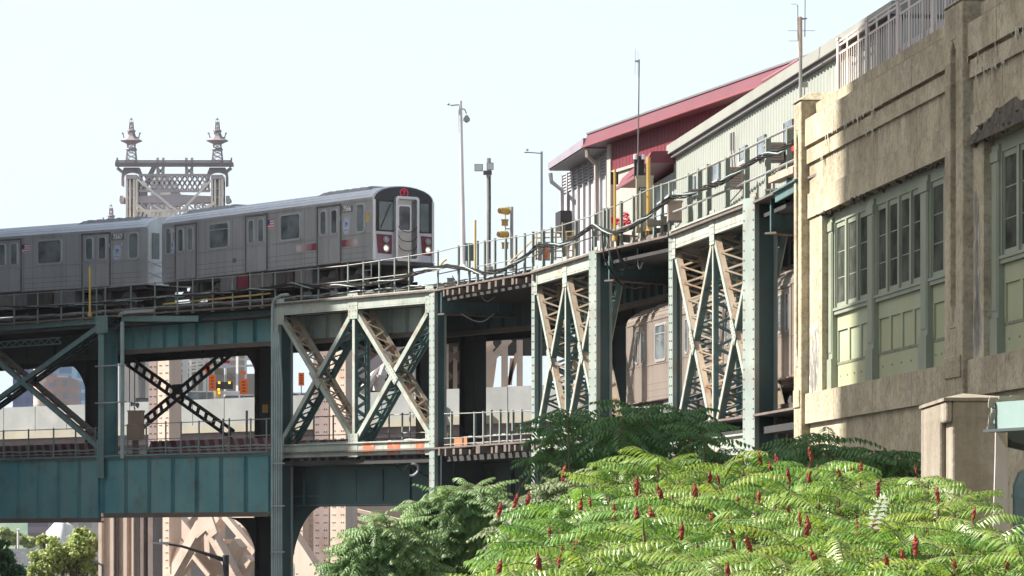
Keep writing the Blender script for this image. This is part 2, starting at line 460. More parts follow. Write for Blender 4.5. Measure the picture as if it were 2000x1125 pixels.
def hcol(corner, th, wl, wn, z0, z1, rivets=True, tk=.07):
    """H column: corner nearest the camera; left face runs back-left at angle th, near face runs back-right."""
    c = V((corner[0], corner[1], z0)); el = V((-math.cos(th), math.sin(th), 0)); en = V((math.sin(th), math.cos(th), 0)); up = V((0, 0, z1 - z0))
    m = MB()
    m.mi = 0
    m.obox(c, el * wl, en * tk, up)
    m.obox(c + en * (wn - tk), el * wl, en * tk, up)
    m.mi = 1
    m.obox(c + el * (wl * .16) + en * tk, el * .05, en * (wn - 2 * tk), up)
    for e0 in (.02, wl * .45 + .05):   # corner angles
        m.mi = 0; m.obox(c + el * e0 * .3 + en * tk, el * .03 if e0 < .1 else el * .04, en * .08, up)
    if rivets:
        z = .15
        while z < z1 - z0 - .1:
            for e in (.06, wl - .06):
                m.rivet(c + el * e + V((0, 0, z)), -en)
            z += .26
    return m

def plategirder(name, label, pts, z0, z1, mat, fl=.3, stiff=1.4, group=None, tk=.03, out=None, cat='girder', rustf=True, rv=True):
    """riveted plate girder along plan points; stiffeners on the camera side"""
    p0 = pts[0]
    root = thing(name, label, cat, (p0[0], p0[1], z0), group=group)
    web = MB(); fl_ = MB(); st = MB()
    for i in range(len(pts) - 1):
        a = V((pts[i][0], pts[i][1], 0)); b = V((pts[i + 1][0], pts[i + 1][1], 0)); e = (b - a); L = e.length; e = e / L
        nr = V((e.y, -e.x, 0))  # towards the camera
        za0, za1 = (z0, z1) if not callable(z0) else (z0(a), z1(a))
        zb0, zb1 = (z0, z1) if not callable(z0) else (z0(b), z1(b))
        web.hexa([P3(a, za0), P3(b, zb0), P3(b - nr * tk, zb0), P3(a - nr * tk, za0), P3(a, za1), P3(b, zb1), P3(b - nr * tk, zb1), P3(a - nr * tk, za1)])
        for (za, zb, th_, fl__) in ((za0, zb0, .05, fl_), (za1 - .05, zb1 - .05, .05, st)):
            o1 = nr * (fl / 2); o2 = -nr * (fl / 2)
            fl__.hexa([P3(a, za) + o1, P3(b, zb) + o1, P3(b, zb) + o2, P3(a, za) + o2, P3(a, za + th_) + o1, P3(b, zb + th_) + o1, P3(b, zb + th_) + o2, P3(a, za + th_) + o2])
        # flange angle on the web (rusty band above the bottom flange)
        for (m_, za, zb, h) in ((fl_, za0 + .052, zb0 + .052, .13), (st, za1 - .052 - .11, zb1 - .052 - .11, .11)):
            m_.hexa([P3(a, za) + nr * .028, P3(b, zb) + nr * .028, P3(b, zb) + nr * .002, P3(a, za) + nr * .002, P3(a, za + h) + nr * .028, P3(b, zb + h) + nr * .028, P3(b, zb + h) + nr * .002, P3(a, za + h) + nr * .002])
            if rv:
                k = int(L / .22)
                for j in range(k):
                    m_.rivet(a.lerp(b, (j + .5) / k) * 1 + V((0, 0, za + (zb - za) * (j + .5) / k + h / 2)) + nr * .028, nr, .022)
        k = max(1, round(L / stiff))
        for j in range(k + 1):
            t = min(max(j / k, .02 / L), 1 - .02 / L); c = a.lerp(b, t); zl = za0 + (zb0 - za0) * t + .185; zh = za1 + (zb1 - za1) * t - .165
            st.obox(P3(c, zl) + nr * .002 - e * .05, e * .1, nr * .03, V((0, 0, zh - zl)))
            st.obox(P3(c, zl) + nr * .033 - e * .012, e * .024, nr * .11, V((0, 0, zh - zl)))
    root_web = web.build('web_plate', mat, root)
    st.build('stiffeners', mat, root)
    fl_.build('bottom_flange', RUSTY if rustf else mat, root)
    return root

def gusset(m, c, e, w_, h_, nr, rows=4, cols=3):
    c = V(c)
    m.obox(c - e * (w_ / 2) - V((0, 0, h_ / 2)) + nr * .02, e * w_, nr * .025, V((0, 0, h_)))
    for i in range(cols):
        for j in range(rows):
            m.rivet(c + e * (w_ * ((i + .5) / cols - .5)) + V((0, 0, h_ * ((j + .5) / rows - .5))) + nr * .045, nr, .026)

def braced_frame(label, a, b, zt, zb, b_in=.66, ch=.5, cw=(.5, .5), thc=math.radians(60), bays=2, striped=False, colz=GZ, cols=(1, 1), top_ext=None, paint=PAINT, lace=LACE, darkp=PAINTD, gp='braced steel frames of the elevated railway'):
    A = V((a[0], a[1], 0)); B = V((b[0], b[1], 0)); e = (B - A).normalized(); n = V((-e.y, e.x, 0)); nr = -n; L = (B - A).length
    root = thing('braced_frame', label, 'viaduct frame', (A.x, A.y, zb), group=gp)
    up = V((0, 0, 1))
    for (z, nm) in ((zt - ch / 2, 'top_chord'), (zb + ch / 2, 'bottom_chord')):
        m = MB()
        m.beam(P3(A, z), P3(B, z), .05, ch, nr)
        m.beam(P3(A, z) + n * b_in, P3(B, z) + n * b_in, .05, ch, nr)
        lattice(m, m, P3(A, z + (-ch / 2 + .02)) + n * .05, P3(B, z + (-ch / 2 + .02)) + n * .05, n, b_in - .08, .03, .5, .07, (1,), False)
        z2 = zt + .0 if nm == 'top_chord' else zb + ch
        m.beam(P3(A, z2 - .03) + nr * .05, P3(B, z2 - .03) + nr * .05, .11, .05, nr)
        k = int(L / .18)
        for j in range(k):   # rivet line along the chord edges
            for dz in (-.19, .17):
                m.rivet(P3(A, z + dz) + e * (L * (j + .5) / k) + nr * .026, nr, .02)
        m.build(nm, paint, root)
    if striped:
        m = MB()
        for (t0, t1) in striped:
            m.obox(P3(A, zb + .03) + e * (L * t0) + nr * .03, e * (L * (t1 - t0)), nr * .004, up * (ch - .07))
        m.build('hazard_stripes', M('faded_orange_stripe', (.50, .13, .05), (.40, .12, .06), 4, .8, stain=(.5, .45, .38), stain_amt=.6, stain_scale=3), root)
    gm = MB(); bl = L / bays
    za = zt - ch; zc = zb + ch
    for i in range(bays):
        l = A + e * (bl * i + .12); r = A + e * (bl * (i + 1) - .12)
        for (p, q, dn) in ((P3(l, za - .1), P3(r, zc + .1), True), (P3(l, zc + .1), P3(r, za - .1), False)):
            pl = MB(); lc = MB()
            off_ = n * (.0 if dn else .012)
            lattice(pl, lc, p + off_, q + off_, n, b_in + .08, .19, .36, .07, plate=True, leg=.15)
            o = pl.build('diagonal', paint if True else darkp, root)
            sub(lc, 'lacing', lace if dn else darkp, o)
        c = P3((l + r) / 2, (za + zc) / 2)
        t = (P3(r, zc) - P3(l, za)).normalized(); s = t.cross(n).normalized()
        m = MB(); m.obox(c - t * .42 - s * .16 + nr * .035, t * .84, s * .32, nr * .02)
        for k in range(6):
            for sg in (-1, 1): m.rivet(c + t * (-.35 + .14 * k) + s * (.1 * sg) + nr * .056, nr, .026)
        m.build('gusset_plate', paint, root)
        if i:
            p = P3(A + e * bl * i, za); q = P3(A + e * bl * i, zc); pl = MB(); lc = MB()
            lattice(pl, lc, p, q, n, b_in, .16, .3, .07)
            o = pl.build('mid_post', paint, root); sub(lc, 'lacing', darkp, o)
    for i in range(bays + 1):
        for (z, hh) in ((zt - .36, .95), (zb + .38, .85)):
            m = MB(); gusset(m, P3(A + e * min(max(bl * i, .15), L - .15), z), e, .62 if 0 < i < bays else .5, hh, nr, 5, 3)
            m.build('gusset_plate', paint, root)
    # columns
    if cols[0]:
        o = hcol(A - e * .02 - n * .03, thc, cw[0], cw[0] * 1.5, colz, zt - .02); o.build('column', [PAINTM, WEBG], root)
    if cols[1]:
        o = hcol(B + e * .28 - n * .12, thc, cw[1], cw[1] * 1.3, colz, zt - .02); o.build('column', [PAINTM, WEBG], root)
    return root
WEBG = M('shade_dark_green_paint', (.05, .105, .105), (.04, .08, .082), .8, .6, stain=(.10, .06, .04), stain_amt=.4)  # green darkened to hold the shade on webs; the stain is rust
PAINTM = M('column_green_paint', (.31, .34, .30), (.22, .26, .235), .8, .6, stain=(.2, .12, .08), stain_amt=.4, streak=(.19, .27, .26), streak_amt=.5)  # paler copy for the sunlit flanges

# frame positions
fA = (FL(545), FL(845)); fB = (FL(1046), FL(1168)); fC = (FL(1316), FL(1478))
braced_frame('pale green double X frame with orange stripes on its lower chord', *fA, 10.68, 4.86, striped=((.56, .64), (.72, .80), (.90, .95)), cw=(.42, .38))
braced_frame('narrow sunlit X frame at the middle of the viaduct behind the dark sumac', *fB, 10.68, 4.66, b_in=.78, cw=(.20, .44))
braced_frame('tall sunlit X frame next to the concrete station building', *fC, 10.75, 4.05, ch=.56, b_in=.8, cw=(.22, .56))
# left bay, seen square on and in shade
PS = M('shaded_bay_green_paint', (.12, .20, .19), (.095, .16, .155), .9, .6, stain=(.2, .11, .07), stain_amt=.5, streak=(.19, .26, .245), streak_amt=.5)  # frame green darkened to carry the shade of this bay
LACES = M('brown_lacing', (.20, .13, .10), (.15, .12, .10), 1.5, .75)
fL = (FL(-150), FL(197))
r = thing('braced_frame', 'shaded single X frame at the left edge with a column and ragged pipes', 'viaduct frame', (*FL(197), 4.9), group='braced steel frames of the elevated railway')
A_ = V((*fL[0], 0)); B_ = V((*fL[1], 0)); e = (B_ - A_).normalized(); n = V((-e.y, e.x, 0))
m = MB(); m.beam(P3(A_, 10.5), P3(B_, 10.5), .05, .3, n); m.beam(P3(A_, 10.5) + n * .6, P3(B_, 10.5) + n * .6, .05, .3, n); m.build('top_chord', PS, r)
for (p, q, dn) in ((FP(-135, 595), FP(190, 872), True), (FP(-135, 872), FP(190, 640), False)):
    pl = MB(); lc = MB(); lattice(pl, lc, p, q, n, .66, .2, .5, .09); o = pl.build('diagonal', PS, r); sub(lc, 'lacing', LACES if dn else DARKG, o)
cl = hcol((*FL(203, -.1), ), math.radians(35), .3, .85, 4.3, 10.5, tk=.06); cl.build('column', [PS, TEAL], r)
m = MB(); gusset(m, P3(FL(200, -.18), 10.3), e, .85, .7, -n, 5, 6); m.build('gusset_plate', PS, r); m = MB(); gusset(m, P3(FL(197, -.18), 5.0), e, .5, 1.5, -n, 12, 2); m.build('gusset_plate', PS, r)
o = V((*FL(239, -.2), 0)); m = MB()
for k in (-.075, 0.0, .075): m.tube([P3(o + e * k, 5.0), P3(o + e * k, 10.35)], .042, 6)
m.build('conduit_pipe', CONDUIT, r)
for z in (7.2, 8.65): m = MB(); m.beam(P3(FL(186, -.3), z), P3(FL(246, -.3), z), .05, .05); m.build('pipe_bracket', GALV, r)
m = MB(); m.beam(FP(238, 622, -.05), FP(388, 622.5, -.05), .04, .22, n); m.build('top_chord', PS, r)
m = MB()
for k in range(8):
    px = 239 + 3 * k % 9
m.tube([FP(232, 618, -.2), FP(236, 612, -.25), FP(246, 609, -.25), FP(300, 606, -.2), FP(304, 600, -.2)], .05); m.tube([FP(236, 618, -.28), FP(240, 613, -.3), FP(252, 611, -.3), FP(301, 608, -.2)], .04)
m.build('conduit_pipe', GALV, r)

# rear cross bracing in the middle bay (dark, seen against the bright bridge)
n5 = V((*FL(300, 5.5), 0)); q5 = V((*FL(301, 5.5), 0)); e5 = (q5 - n5).normalized(); nn5 = V((-e5.y, e5.x, 0))
r = thing('cross_brace', 'black latticed X brace in the middle bay against the bright bridge', 'bracing', (*FL(340, 5.5), 5.0))
for (p, q) in ((FP(215, 680, 5.5), FP(455, 850, 5.5)), (FP(480, 660, 5.5), FP(270, 835, 5.5))):
    pl = MB(); lc = MB(); t5 = (q - p).normalized(); s5 = t5.cross(nn5).normalized()
    for sg in (-1, 1): pl.beam(p + s5 * .175 * sg, q + s5 * .175 * sg, .07, .12, nn5)
    for i in range(16): c5 = p.lerp(q, (i + .5) / 16); lc.beam(c5 - s5 * .2, c5 + s5 * .2, .05, .17, nn5) if False else pl.obox(c5 - s5 * .18 - t5 * .07, s5 * .36, t5 * .17, nn5 * .05)
    o = pl.build('diagonal', DARK, r)
m = MB(); c = FP(345, 762, 5.45); m.obox(c - e5 * .3 - V((0, 0, .18)), e5 * .6, nn5 * .03, V((0, 0, .42))); m.build('gusset_plate', DARK, r)

# ------------------------------------------------------------------ plate girders
def zlow(px_):
    return 0
gl = [(-150, 2.42, 5.2), (196, 2.58, 5.16)]
pl_ = [FL(-150, -.03), FL(0, -.03), FL(197, -.03)]
plategirder('plate_girder', 'blue green plate girder of the lower deck at the left edge', pl_, 2.5, 5.13, TEAL, stiff=1.32, group='lower deck plate girders')
plategirder('plate_girder', 'blue green plate girder of the lower deck between the pipe column and the conduit column', [FL(203, -.03), FL(530, -.03)], 2.68, 5.13, TEAL, stiff=1.55, group='lower deck plate girders')
plategirder('plate_girder', 'upper green girder behind the railing above the black X brace', [FL(232, 1.0), FL(385, 1.0), FL(538, 1.0)], 9.15, 10.5, TEAL, stiff=1.1, group='upper deck plate girders')
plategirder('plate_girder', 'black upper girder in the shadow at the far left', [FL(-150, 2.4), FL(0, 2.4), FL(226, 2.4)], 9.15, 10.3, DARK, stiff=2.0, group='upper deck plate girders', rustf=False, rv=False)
r = thing('bottom_lattice', 'small grey green flat lattice under the top chord at the far left', 'bracing', (*FL(40, .8), 10.0))
m = MB(); a9 = V((*FL(-60, .8), 10.02)); b9 = V((*FL(118, .8), 10.02)); lattice(m, m, a9, b9, V((0, 0, -1)), .34, .05, .3, .05, (1,), False, leg=.06); m.build('lattice_strip', PS, r)
plategirder('plate_girder', 'upper pale green girder behind the striped X frame catching sun', [FL(552, 1.3), FL(862, 1.3)], 9.15, 10.4, PAINTM, stiff=1.0, group='upper deck plate girders')
plategirder('plate_girder', 'dark upper girder spanning the gap right of the striped X frame', [FL(870, 3.2), FL(1046, 3.2)], 9.2, 10.3, DARKG, stiff=1.0, group='upper deck plate girders', rv=False)
plategirder('plate_girder', 'dark upper girder behind the two sunlit X frames', [FL(1048, 2.6), FL(1172, 2.6), FL(1310, 2.6), FL(1478, 2.6), FL(1620, 2.6)], 9.3, 10.3, DARKG, stiff=1.0, group='upper deck plate girders', rv=False)
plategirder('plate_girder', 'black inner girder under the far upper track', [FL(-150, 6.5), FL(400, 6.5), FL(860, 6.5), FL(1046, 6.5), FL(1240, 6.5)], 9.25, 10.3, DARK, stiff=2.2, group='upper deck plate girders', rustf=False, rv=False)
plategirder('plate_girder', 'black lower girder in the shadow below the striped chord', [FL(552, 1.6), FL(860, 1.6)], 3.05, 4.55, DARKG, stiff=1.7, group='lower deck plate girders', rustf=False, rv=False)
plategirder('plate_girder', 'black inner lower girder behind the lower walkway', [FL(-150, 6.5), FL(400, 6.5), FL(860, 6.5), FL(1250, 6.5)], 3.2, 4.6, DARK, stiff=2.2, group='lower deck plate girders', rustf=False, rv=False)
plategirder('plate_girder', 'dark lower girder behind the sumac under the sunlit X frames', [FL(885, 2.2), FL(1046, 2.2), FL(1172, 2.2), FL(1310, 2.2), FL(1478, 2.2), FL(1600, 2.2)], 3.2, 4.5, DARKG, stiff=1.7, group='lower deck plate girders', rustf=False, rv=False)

# ------------------------------------------------------------------ transverse beams with riveted webs
def crossbeam(label, pxl, pyt, pxr, pyb, d0, d1, mat, zt=None):
    a = W(pxl, pyt, d0); zb_ = Zat(pyb, d0); b = V(((pxr - 1000) / F * d1, d1, 0))
    root = thing('cross_beam', label, 'steel beam', (a.x, a.y, zb_), group='transverse beams of the viaduct')
    e = V((b.x - a.x, b.y - a.y, 0)); L = e.length; e.normalize(); nr = V((e.y, -e.x, 0)); z1 = a.z
    m = MB(); m.obox(P3(a, zb_), e * L, -nr * .04, V((0, 0, z1 - zb_)))
    for t in (.5, L * .55): m.obox(P3(a, zb_ + .15) + e * t, e * .09, nr * .05, V((0, 0, z1 - zb_ - .3)))
    for t in (.06, .42):
        k = int((z1 - zb_) / .12)
        for j in range(k): m.rivet(P3(a, zb_ + (j + .5) / k * (z1 - zb_)) + e * t, nr, .022)
    m.build('web_plate', mat, root)
    m = MB(); m.obox(P3(a, zb_ - .05) + nr * .18, e * L, -nr * .4, V((0, 0, .05))); m.obox(P3(a, z1 - .0) + nr * .18, e * L, -nr * .4, V((0, 0, .05)))
    m.build('flange', RUSTY if pyb < 700 else mat, root)
    return root
crossbeam('dark green cross beam right of the striped X frame', 862, 562, 1060, 612, 144.0, 146.5, PAINTD)
crossbeam('dark green cross beam right of the narrow sunlit X frame', 1190, 486, 1345, 546, 124.7, 127, PAINTD)
crossbeam('dark green cross beam between the tall sunlit X frame and the concrete building', 1506, 372, 1640, 453, 105.6, 107.5, PAINTD)
crossbeam('low dark green beam under the walkway right of the striped X frame', 862, 889, 1040, 972, 144.0, 146.5, DARKG)
crossbeam('low dark green beam behind the tall dark sumac', 1190, 872, 1345, 985, 124.7, 127, DARKG)
r = thing('sloping_strut', 'blue green strut sloping up to the concrete building under the walkway', 'steel strut', W(1514, 380, 104.5))
m = MB(); m.beam(W(1516, 384, 104.0), W(1562, 358, 100.5), .06, .3); m.beam(W(1516, 377, 104.0), W(1562, 351, 100.5), .25, .04); m.build('strut_beam', PAINTD, r)

# ------------------------------------------------------------------ inner columns with curved brackets
def arch(m, c0, e, sgn, rad, th, nn, zt, n=10):
    """quarter-round bracket: from a column at c0 sweeping along e*sgn to the beam above at zt"""
    poly = [P3(c0, zt), P3(c0, zt - rad)]
    for i in range(n + 1):
        a = PI / 2 * i / n
        poly.append(P3(c0 + e * (sgn * rad * (1 - math.cos(a)) * 1.0), zt - rad + rad * math.sin(a)) if False else P3(c0 + e * (sgn * rad * (1 - math.cos(a))), zt - rad * (1 - math.sin(a))))
    poly.append(P3(c0 + e * (sgn * rad), zt))
    m.prism(poly, nn * th)
def inner_column(label, px0, px1, o, z0, z1, arches, mat=DARK):
    a = V((*FL(px0, o), 0)); b = V((*FL(px1, o), 0)); e = (b - a); wd = e.length; e.normalize(); nn = V((-e.y, e.x, 0))
    root = thing('viaduct_column', label, 'steel column', (a.x, a.y, z0), group='inner columns of the viaduct')
    m = MB(); up = V((0, 0, z1 - z0)); a0 = P3(a, z0)
    m.obox(a0, e * .06, nn * .5, up); m.obox(a0 + e * (wd - .06), e * .06, nn * .5, up); m.obox(a0 + e * .06 + nn * .2, e * (wd - .12), nn * .06, up)
    m.build('shaft', mat, root)
    if arches:
        m = MB()
        for (sgn, rad, zt) in arches:
            arch(m, (a if sgn < 0 else b) + nn * .12, e, sgn, rad, .2, nn, zt)
        m.build('curved_bracket', mat, root)
    return root
inner_column('black inner column with a curved bracket left of the pipe column', 166, 196, 5.5, 4.6, 9.3, [(-1, 1.9, 9.3)])
inner_column('black inner column with curved brackets beside the conduit column', 497, 530, 5.0, GZ, 9.4, [(-1, 1.5, 9.4), (-1, 2.0, 2.7)])
inner_column('black inner column in the gap right of the striped X frame', 897, 928, 5.5, GZ, 9.4, None)
inner_column('black inner column behind the striped X frame', 812, 822, 9.0, GZ, 9.4, None)
inner_column('dark inner column behind the narrow sunlit X frame', 1188, 1222, 6.0, GZ, 9.4, None, DARKG)
inner_column('dark inner column behind the tall sunlit X frame', 1380, 1400, 8.0, GZ, 9.4, None, DARKG)
inner_column('dark inner column beside the concrete building', 1600, 1640, 5.5, GZ, 9.4, None, DARKG)

# conduits strapped to the lower column of the striped frame, and the bracket right of it
r = thing('conduit_bundle', 'bundle of grey green conduits running down the column left of the striped X frame', 'conduits', (*FL(540, -.5), GZ))
for k, (px, px2) in enumerate(((532, 533), (536.5, 551), (541, 558), (545.5, 565), (550, 571))):
    m = MB(); o = -.55
    if k == 0: m.tube([FP(px, 1230, o), FP(px, 605, o), FP(533, 592, o), FP(538, 583, o), FP(548, 577, o), FP(562, 575, o)], .055, 7)
    else: m.tube([FP(px, 1230, o + .03 * k), FP(px, 900, o + .03 * k), FP(px + .5, 750, o + .03 * k), FP(532 + 3 * k, 650, o + .03 * k)], .04, 6)
    m.build('conduit_pipe', CONDUIT, r)
for py in (905, 988, 1078): m = MB(); m.beam(FP(529, py, -.66), FP(556, py, -.66), .03, .05); m.build('pipe_strap', GALV, r)
r = thing('knee_bracket', 'big dark green curved knee bracket below the striped X frame', 'bracket', (*FL(556, .2), GZ))
a = V((*FL(557, 1.35), 0)); b = V((*FL(660, 1.35), 0)); e = (b - a).normalized(); nn = V((-e.y, e.x, 0))
m = MB(); poly = [P3(a, 4.75), P3(a, GZ), P3(a + e * .25, GZ)]
zb_ = 3.1
for i in range(13):
    t = PI / 2 * i / 12; poly.append(P3(a + e * (.3 + 2.3 * (1 - math.cos(t))), zb_ - 3.0 * (1 - math.sin(t))))
poly += [P3(a + e * 9.2, zb_), P3(a + e * 9.2, 4.6)]
m.prism(poly, nn * .06); m.build('bracket_web', WEBG, r)
m = MB(); m.beam(P3(a, zb_) - nn * .05, P3(a + e * 9.2, zb_) - nn * .05, .2, .05, nn); m.beam(P3(a, 3.45) - nn * .05, P3(a + e * 2.2, 3.45) - nn * .03, .06, .05, nn)
for px in (620,): m.beam(P3(a + e * 1.3, zb_) - nn * .03, P3(a + e * 1.3, 4.75) - nn * .03, .1, .06, nn)
m.build('bracket_flange', PAINTD, r)

# ------------------------------------------------------------------ decks and tracks
def deck(name, label, px0, px1, o0, o1, z0, z1, mat, n=30, parent=None):
    m = MB(); k = [px0 + (px1 - px0) * i / n for i in range(n + 1)]
    # ray-parametrised edges so both edges stay parallel to the face line
    inner = offset(FACE, o1); outer = offset(FACE, o0)
    m2 = MB(); N = len(FACE)
    for i in range(N - 1):
        a, b, c, d_ = outer[i], outer[i + 1], inner[i + 1], inner[i]
        m2.hexa([P3(a, z0), P3(b, z0), P3(c, z0), P3(d_, z0), P3(a, z1), P3(b, z1), P3(c, z1), P3(d_, z1)])
    return m2
def spaced(line, step, start=0.0):
    """points at equal steps along a plan polyline with the local direction"""
    out = []; acc = start
    for i in range(len(line) - 1):
        a = V((*line[i], 0)); b = V((*line[i + 1], 0)); L = (b - a).length; e = (b - a) / L
        while acc <= L:
            out.append((a + e * acc, e)); acc += step
        acc -= L
    return out
def smooth_line(o):
    pts = offset(FACE, o); out = []
    for i in range(len(pts) - 1):
        p0 = pts[max(i - 1, 0)]; p1 = pts[i]; p2 = pts[i + 1]; p3 = pts[min(i + 2, len(pts) - 1)]
        for k in range(6):
            t = k / 6; t2 = t * t; t3 = t2 * t
            out.append(tuple(.5 * (2 * p1[c] + (p2[c] - p0[c]) * t + (2 * p0[c] - 5 * p1[c] + 4 * p2[c] - p3[c]) * t2 + (3 * p1[c] - p0[c] - 3 * p2[c] + p3[c]) * t3) for c in (0, 1)))
    out.append(pts[-1]); return out
def track_deck(label, zt, zs, offs, wk, rise=0.0):
    root = thing('track_deck', label, 'railway deck', (*FACE[4], zs))
    deck('d', '', 0, 0, .12, 10.5, zs, zt - .32, DARK).build('deck_slab', DARK, root)
    deck('d', '', 0, 0, -.15, wk, zt - .05, zt + .01, TIE).build('walkway_boards', TIE, root)
    if rise:
        deck('d', '', 0, 0, 1.7, 10.3, zt - .33, zt + rise - .3, DARK).build('track_bed', DARK, root)
        deck('d', '', 0, 0, 5.2, 5.5, zt - .3, zt + rise + .38, TIE).build('centre_trough', TIE, root)
    zt0 = zt; zt = zt + rise
    ties = MB(); rl = MB()
    for o in offs:
        for p, e in spaced(smooth_line(o), .55):
            nn = V((-e.y, e.x, 0)); ln = 1.35 + R.uniform(-.06, .06)
            ties.obox(p - nn * ln - e * .11 + V((0, 0, zt - .3)), e * .22, nn * (2 * ln), V((0, 0, .22)))
        for sg in (-.72, .72):
            l = smooth_line(o + sg)
            for i in range(len(l) - 1):
                rl.beam(P3(l[i], zt + .0), P3(l[i + 1], zt + .0), .07, .15)
    ties.build('sleepers', TIE, root); rl.build('rails', RAILM, root)
    ends = MB()   # sleeper ends and outriggers showing under the walkway edge
    gaps = [(862, 1036)]
    for p, e in spaced(offset(FACE, -.2), .72, .2):
        nn = V((-e.y, e.x, 0)); px = 1000 + F * p.x / p.y
        if not any(g0 < px < g1 for g0, g1 in gaps): continue
        j_ = R.uniform(-.12, .1); wj = R.uniform(.14, .26); ends.obox(p - e * .1 + nn * j_ + V((0, 0, zt0 - .33 + R.uniform(0, .05))), e * wj, nn * 1.2, V((0, 0, R.uniform(.17, .26))))
    ends.build('outrigger_ends', TIE, root)
    return root
UT = track_deck('upper railway deck carrying the silver train round the curve', ZT, 10.2, (3.3, 7.4), 1.5, .42)
LT = track_deck('lower railway deck with the red striped cover boards', ZL + .1, 4.55, (3.6, 7.6), 1.4)
RED1 = C(128, 40, 45)
SB = stripemat('red_white_striped_board', (.12, .022, .03), (.23, .16, .165), .62, .95, .58, axis=(.7, -.7, 0))
def board(label, px0, px1, o, z0, z1, mat, n=8):
    m = MB()
    for i in range(n):
        a = FL(px0 + (px1 - px0) * i / n, o); b = FL(px0 + (px1 - px0) * (i + 1) / n, o)
        a = V((*a, 0)); b = V((*b, 0)); e = (b - a).normalized(); nn = V((-e.y, e.x, 0))
        m.hexa([P3(a, z0), P3(b, z0), P3(b, z0) + nn * .05, P3(a, z0) + nn * .05, P3(a, z1) + nn * .25, P3(b, z1) + nn * .25, P3(b, z1) + nn * .3, P3(a, z1) + nn * .3])
    return tag(m.build('cover_board', mat), label, 'cover board', 'striped third rail cover boards')
board('long red and white striped cover board along the lower track at left', -40, 185, 2.3, 5.2, 5.75, SB)
board('long red and white striped cover board on the lower track beyond the brown cabinet', 285, 528, 2.3, 5.2, 5.75, SB)
board('striped cover board on the lower track behind the striped X frame', 565, 690, 2.3, 5.15, 5.6, SB)
board('short red striped cover board under the rear of the silver train', 104, 192, 1.15, 10.65, 10.95, SB)
board('red striped cover board on the upper walkway under the front car', 516, 668, 1.15, 10.65, 10.95, SB)
m = MB()
for (a, b) in ((300, 420), (430, 560)):
    pass
tag(MB().add([*(FP(x, y, 0.1) for x, y in ((318, 592.5), (528, 571.5), (528, 574.5), (318, 595.5))), *(FP(x, y, 0.2) for x, y in ((318, 592.5), (528, 571.5), (528, 574.5), (318, 595.5)))], [(0, 1, 2, 3), (4, 7, 6, 5), (0, 4, 5, 1), (3, 2, 6, 7)]).build('walkway_edge_strip', YEL), 'worn yellow edge strip of the upper walkway over the middle bay', 'edge strip')

# conduits and small boxes lying along the upper walkway
r = thing('conduit_run', 'dark conduits and hoses lying along the upper walkway at the foot of the railing', 'conduits', (*FL(300, .3), ZT))
for (o, z, rad, mt) in ((.22, 10.72, .05, CABLE), (.36, 10.74, .04, RUSTY), (.5, 10.72, .06, DARK), (.30, 10.86, .025, CONDUIT), (.75, 10.8, .05, TIE)):
    m = MB(); m.tube([P3(FL(-60 + 20 * k, o + .05 * math.sin(k * 1.7)), z + .03 * math.sin(k * 2.3 + o * 9)) for k in range(56)], rad, 5); m.build('conduit_pipe', mt, r)
for k, px in enumerate((48, 140, 230, 275, 330, 395, 470, 560, 600, 652, 720, 762, 815, 880, 902, 955, 975, 1010)):
    p = FL(px, R.uniform(.3, 1.1)); s = R.uniform(.1, .2); h = R.uniform(.15, .4); m = MB(); m.box((p[0] - s, p[1], ZT), (p[0] + s, p[1] + .3, ZT + h)); m.box((p[0] - s * 1.1, p[1] - .02, ZT + h), (p[0] + s * 1.1, p[1] + .32, ZT + h + .03)); m.tube([(p[0], p[1] + .1, ZT + h), (p[0] + .05, p[1] + .1, ZT + h + .12), (p[0] + .3, p[1] + .2, ZT + .1)], .02, 5)
    tag(m.build('junction_box', (UNDER, GALV, RUSTY, TIE)[k % 4]), 'small junction box on the upper walkway behind the railing posts', 'junction box', 'junction boxes along the upper walkway')
r = thing('conduit_run', 'brown pipes lying along the lower walkway behind its railing', 'conduits', (*FL(300, .8), 5.0))
for (o, z, rad, mt) in ((.7, 5.15, .05, RUSTY), (.85, 5.4, .035, CONDUIT), (1.0, 5.12, .06, DARK)):
    m = MB(); m.tube([P3(FL(-60 + 20 * k, o + .04 * math.sin(k * 1.9)), z + .02 * math.sin(k * 2.1)) for k in range(78)], rad, 5); m.build('conduit_pipe', mt, r)
# ------------------------------------------------------------------ trains
def rr(cx, cz, w_, h_, r, n=4):
    out = []
    for (sx, sz, a0) in ((1, 1, 0), (-1, 1, PI / 2), (-1, -1, PI), (1, -1, 3 * PI / 2)):
        for i in range(n + 1):
            a = a0 + PI / 2 * i / n
            out.append((cx + sx * (w_ / 2 - r) + r * math.cos(a), cz + sz * (h_ / 2 - r) + r * math.sin(a)))
    return out
def plate2(m, pts, fn, dv):
    m.prism([fn(*p) for p in pts], dv)
def ring(m, po, pi, fn, dv):
    n = len(po); dv = V(dv)
    vs = [V(fn(*p)) for p in po] + [V(fn(*p)) for p in pi]; vs += [v + dv for v in vs]
    fs = []
    for i in range(n):
        j = (i + 1) % n
        fs += [(2 * n + i, 2 * n + j, 3 * n + j, 3 * n + i), (i, 2 * n + i, 2 * n + j, j), (n + i, n + j, 3 * n + j, 3 * n + i)]
    m.add(vs, fs)
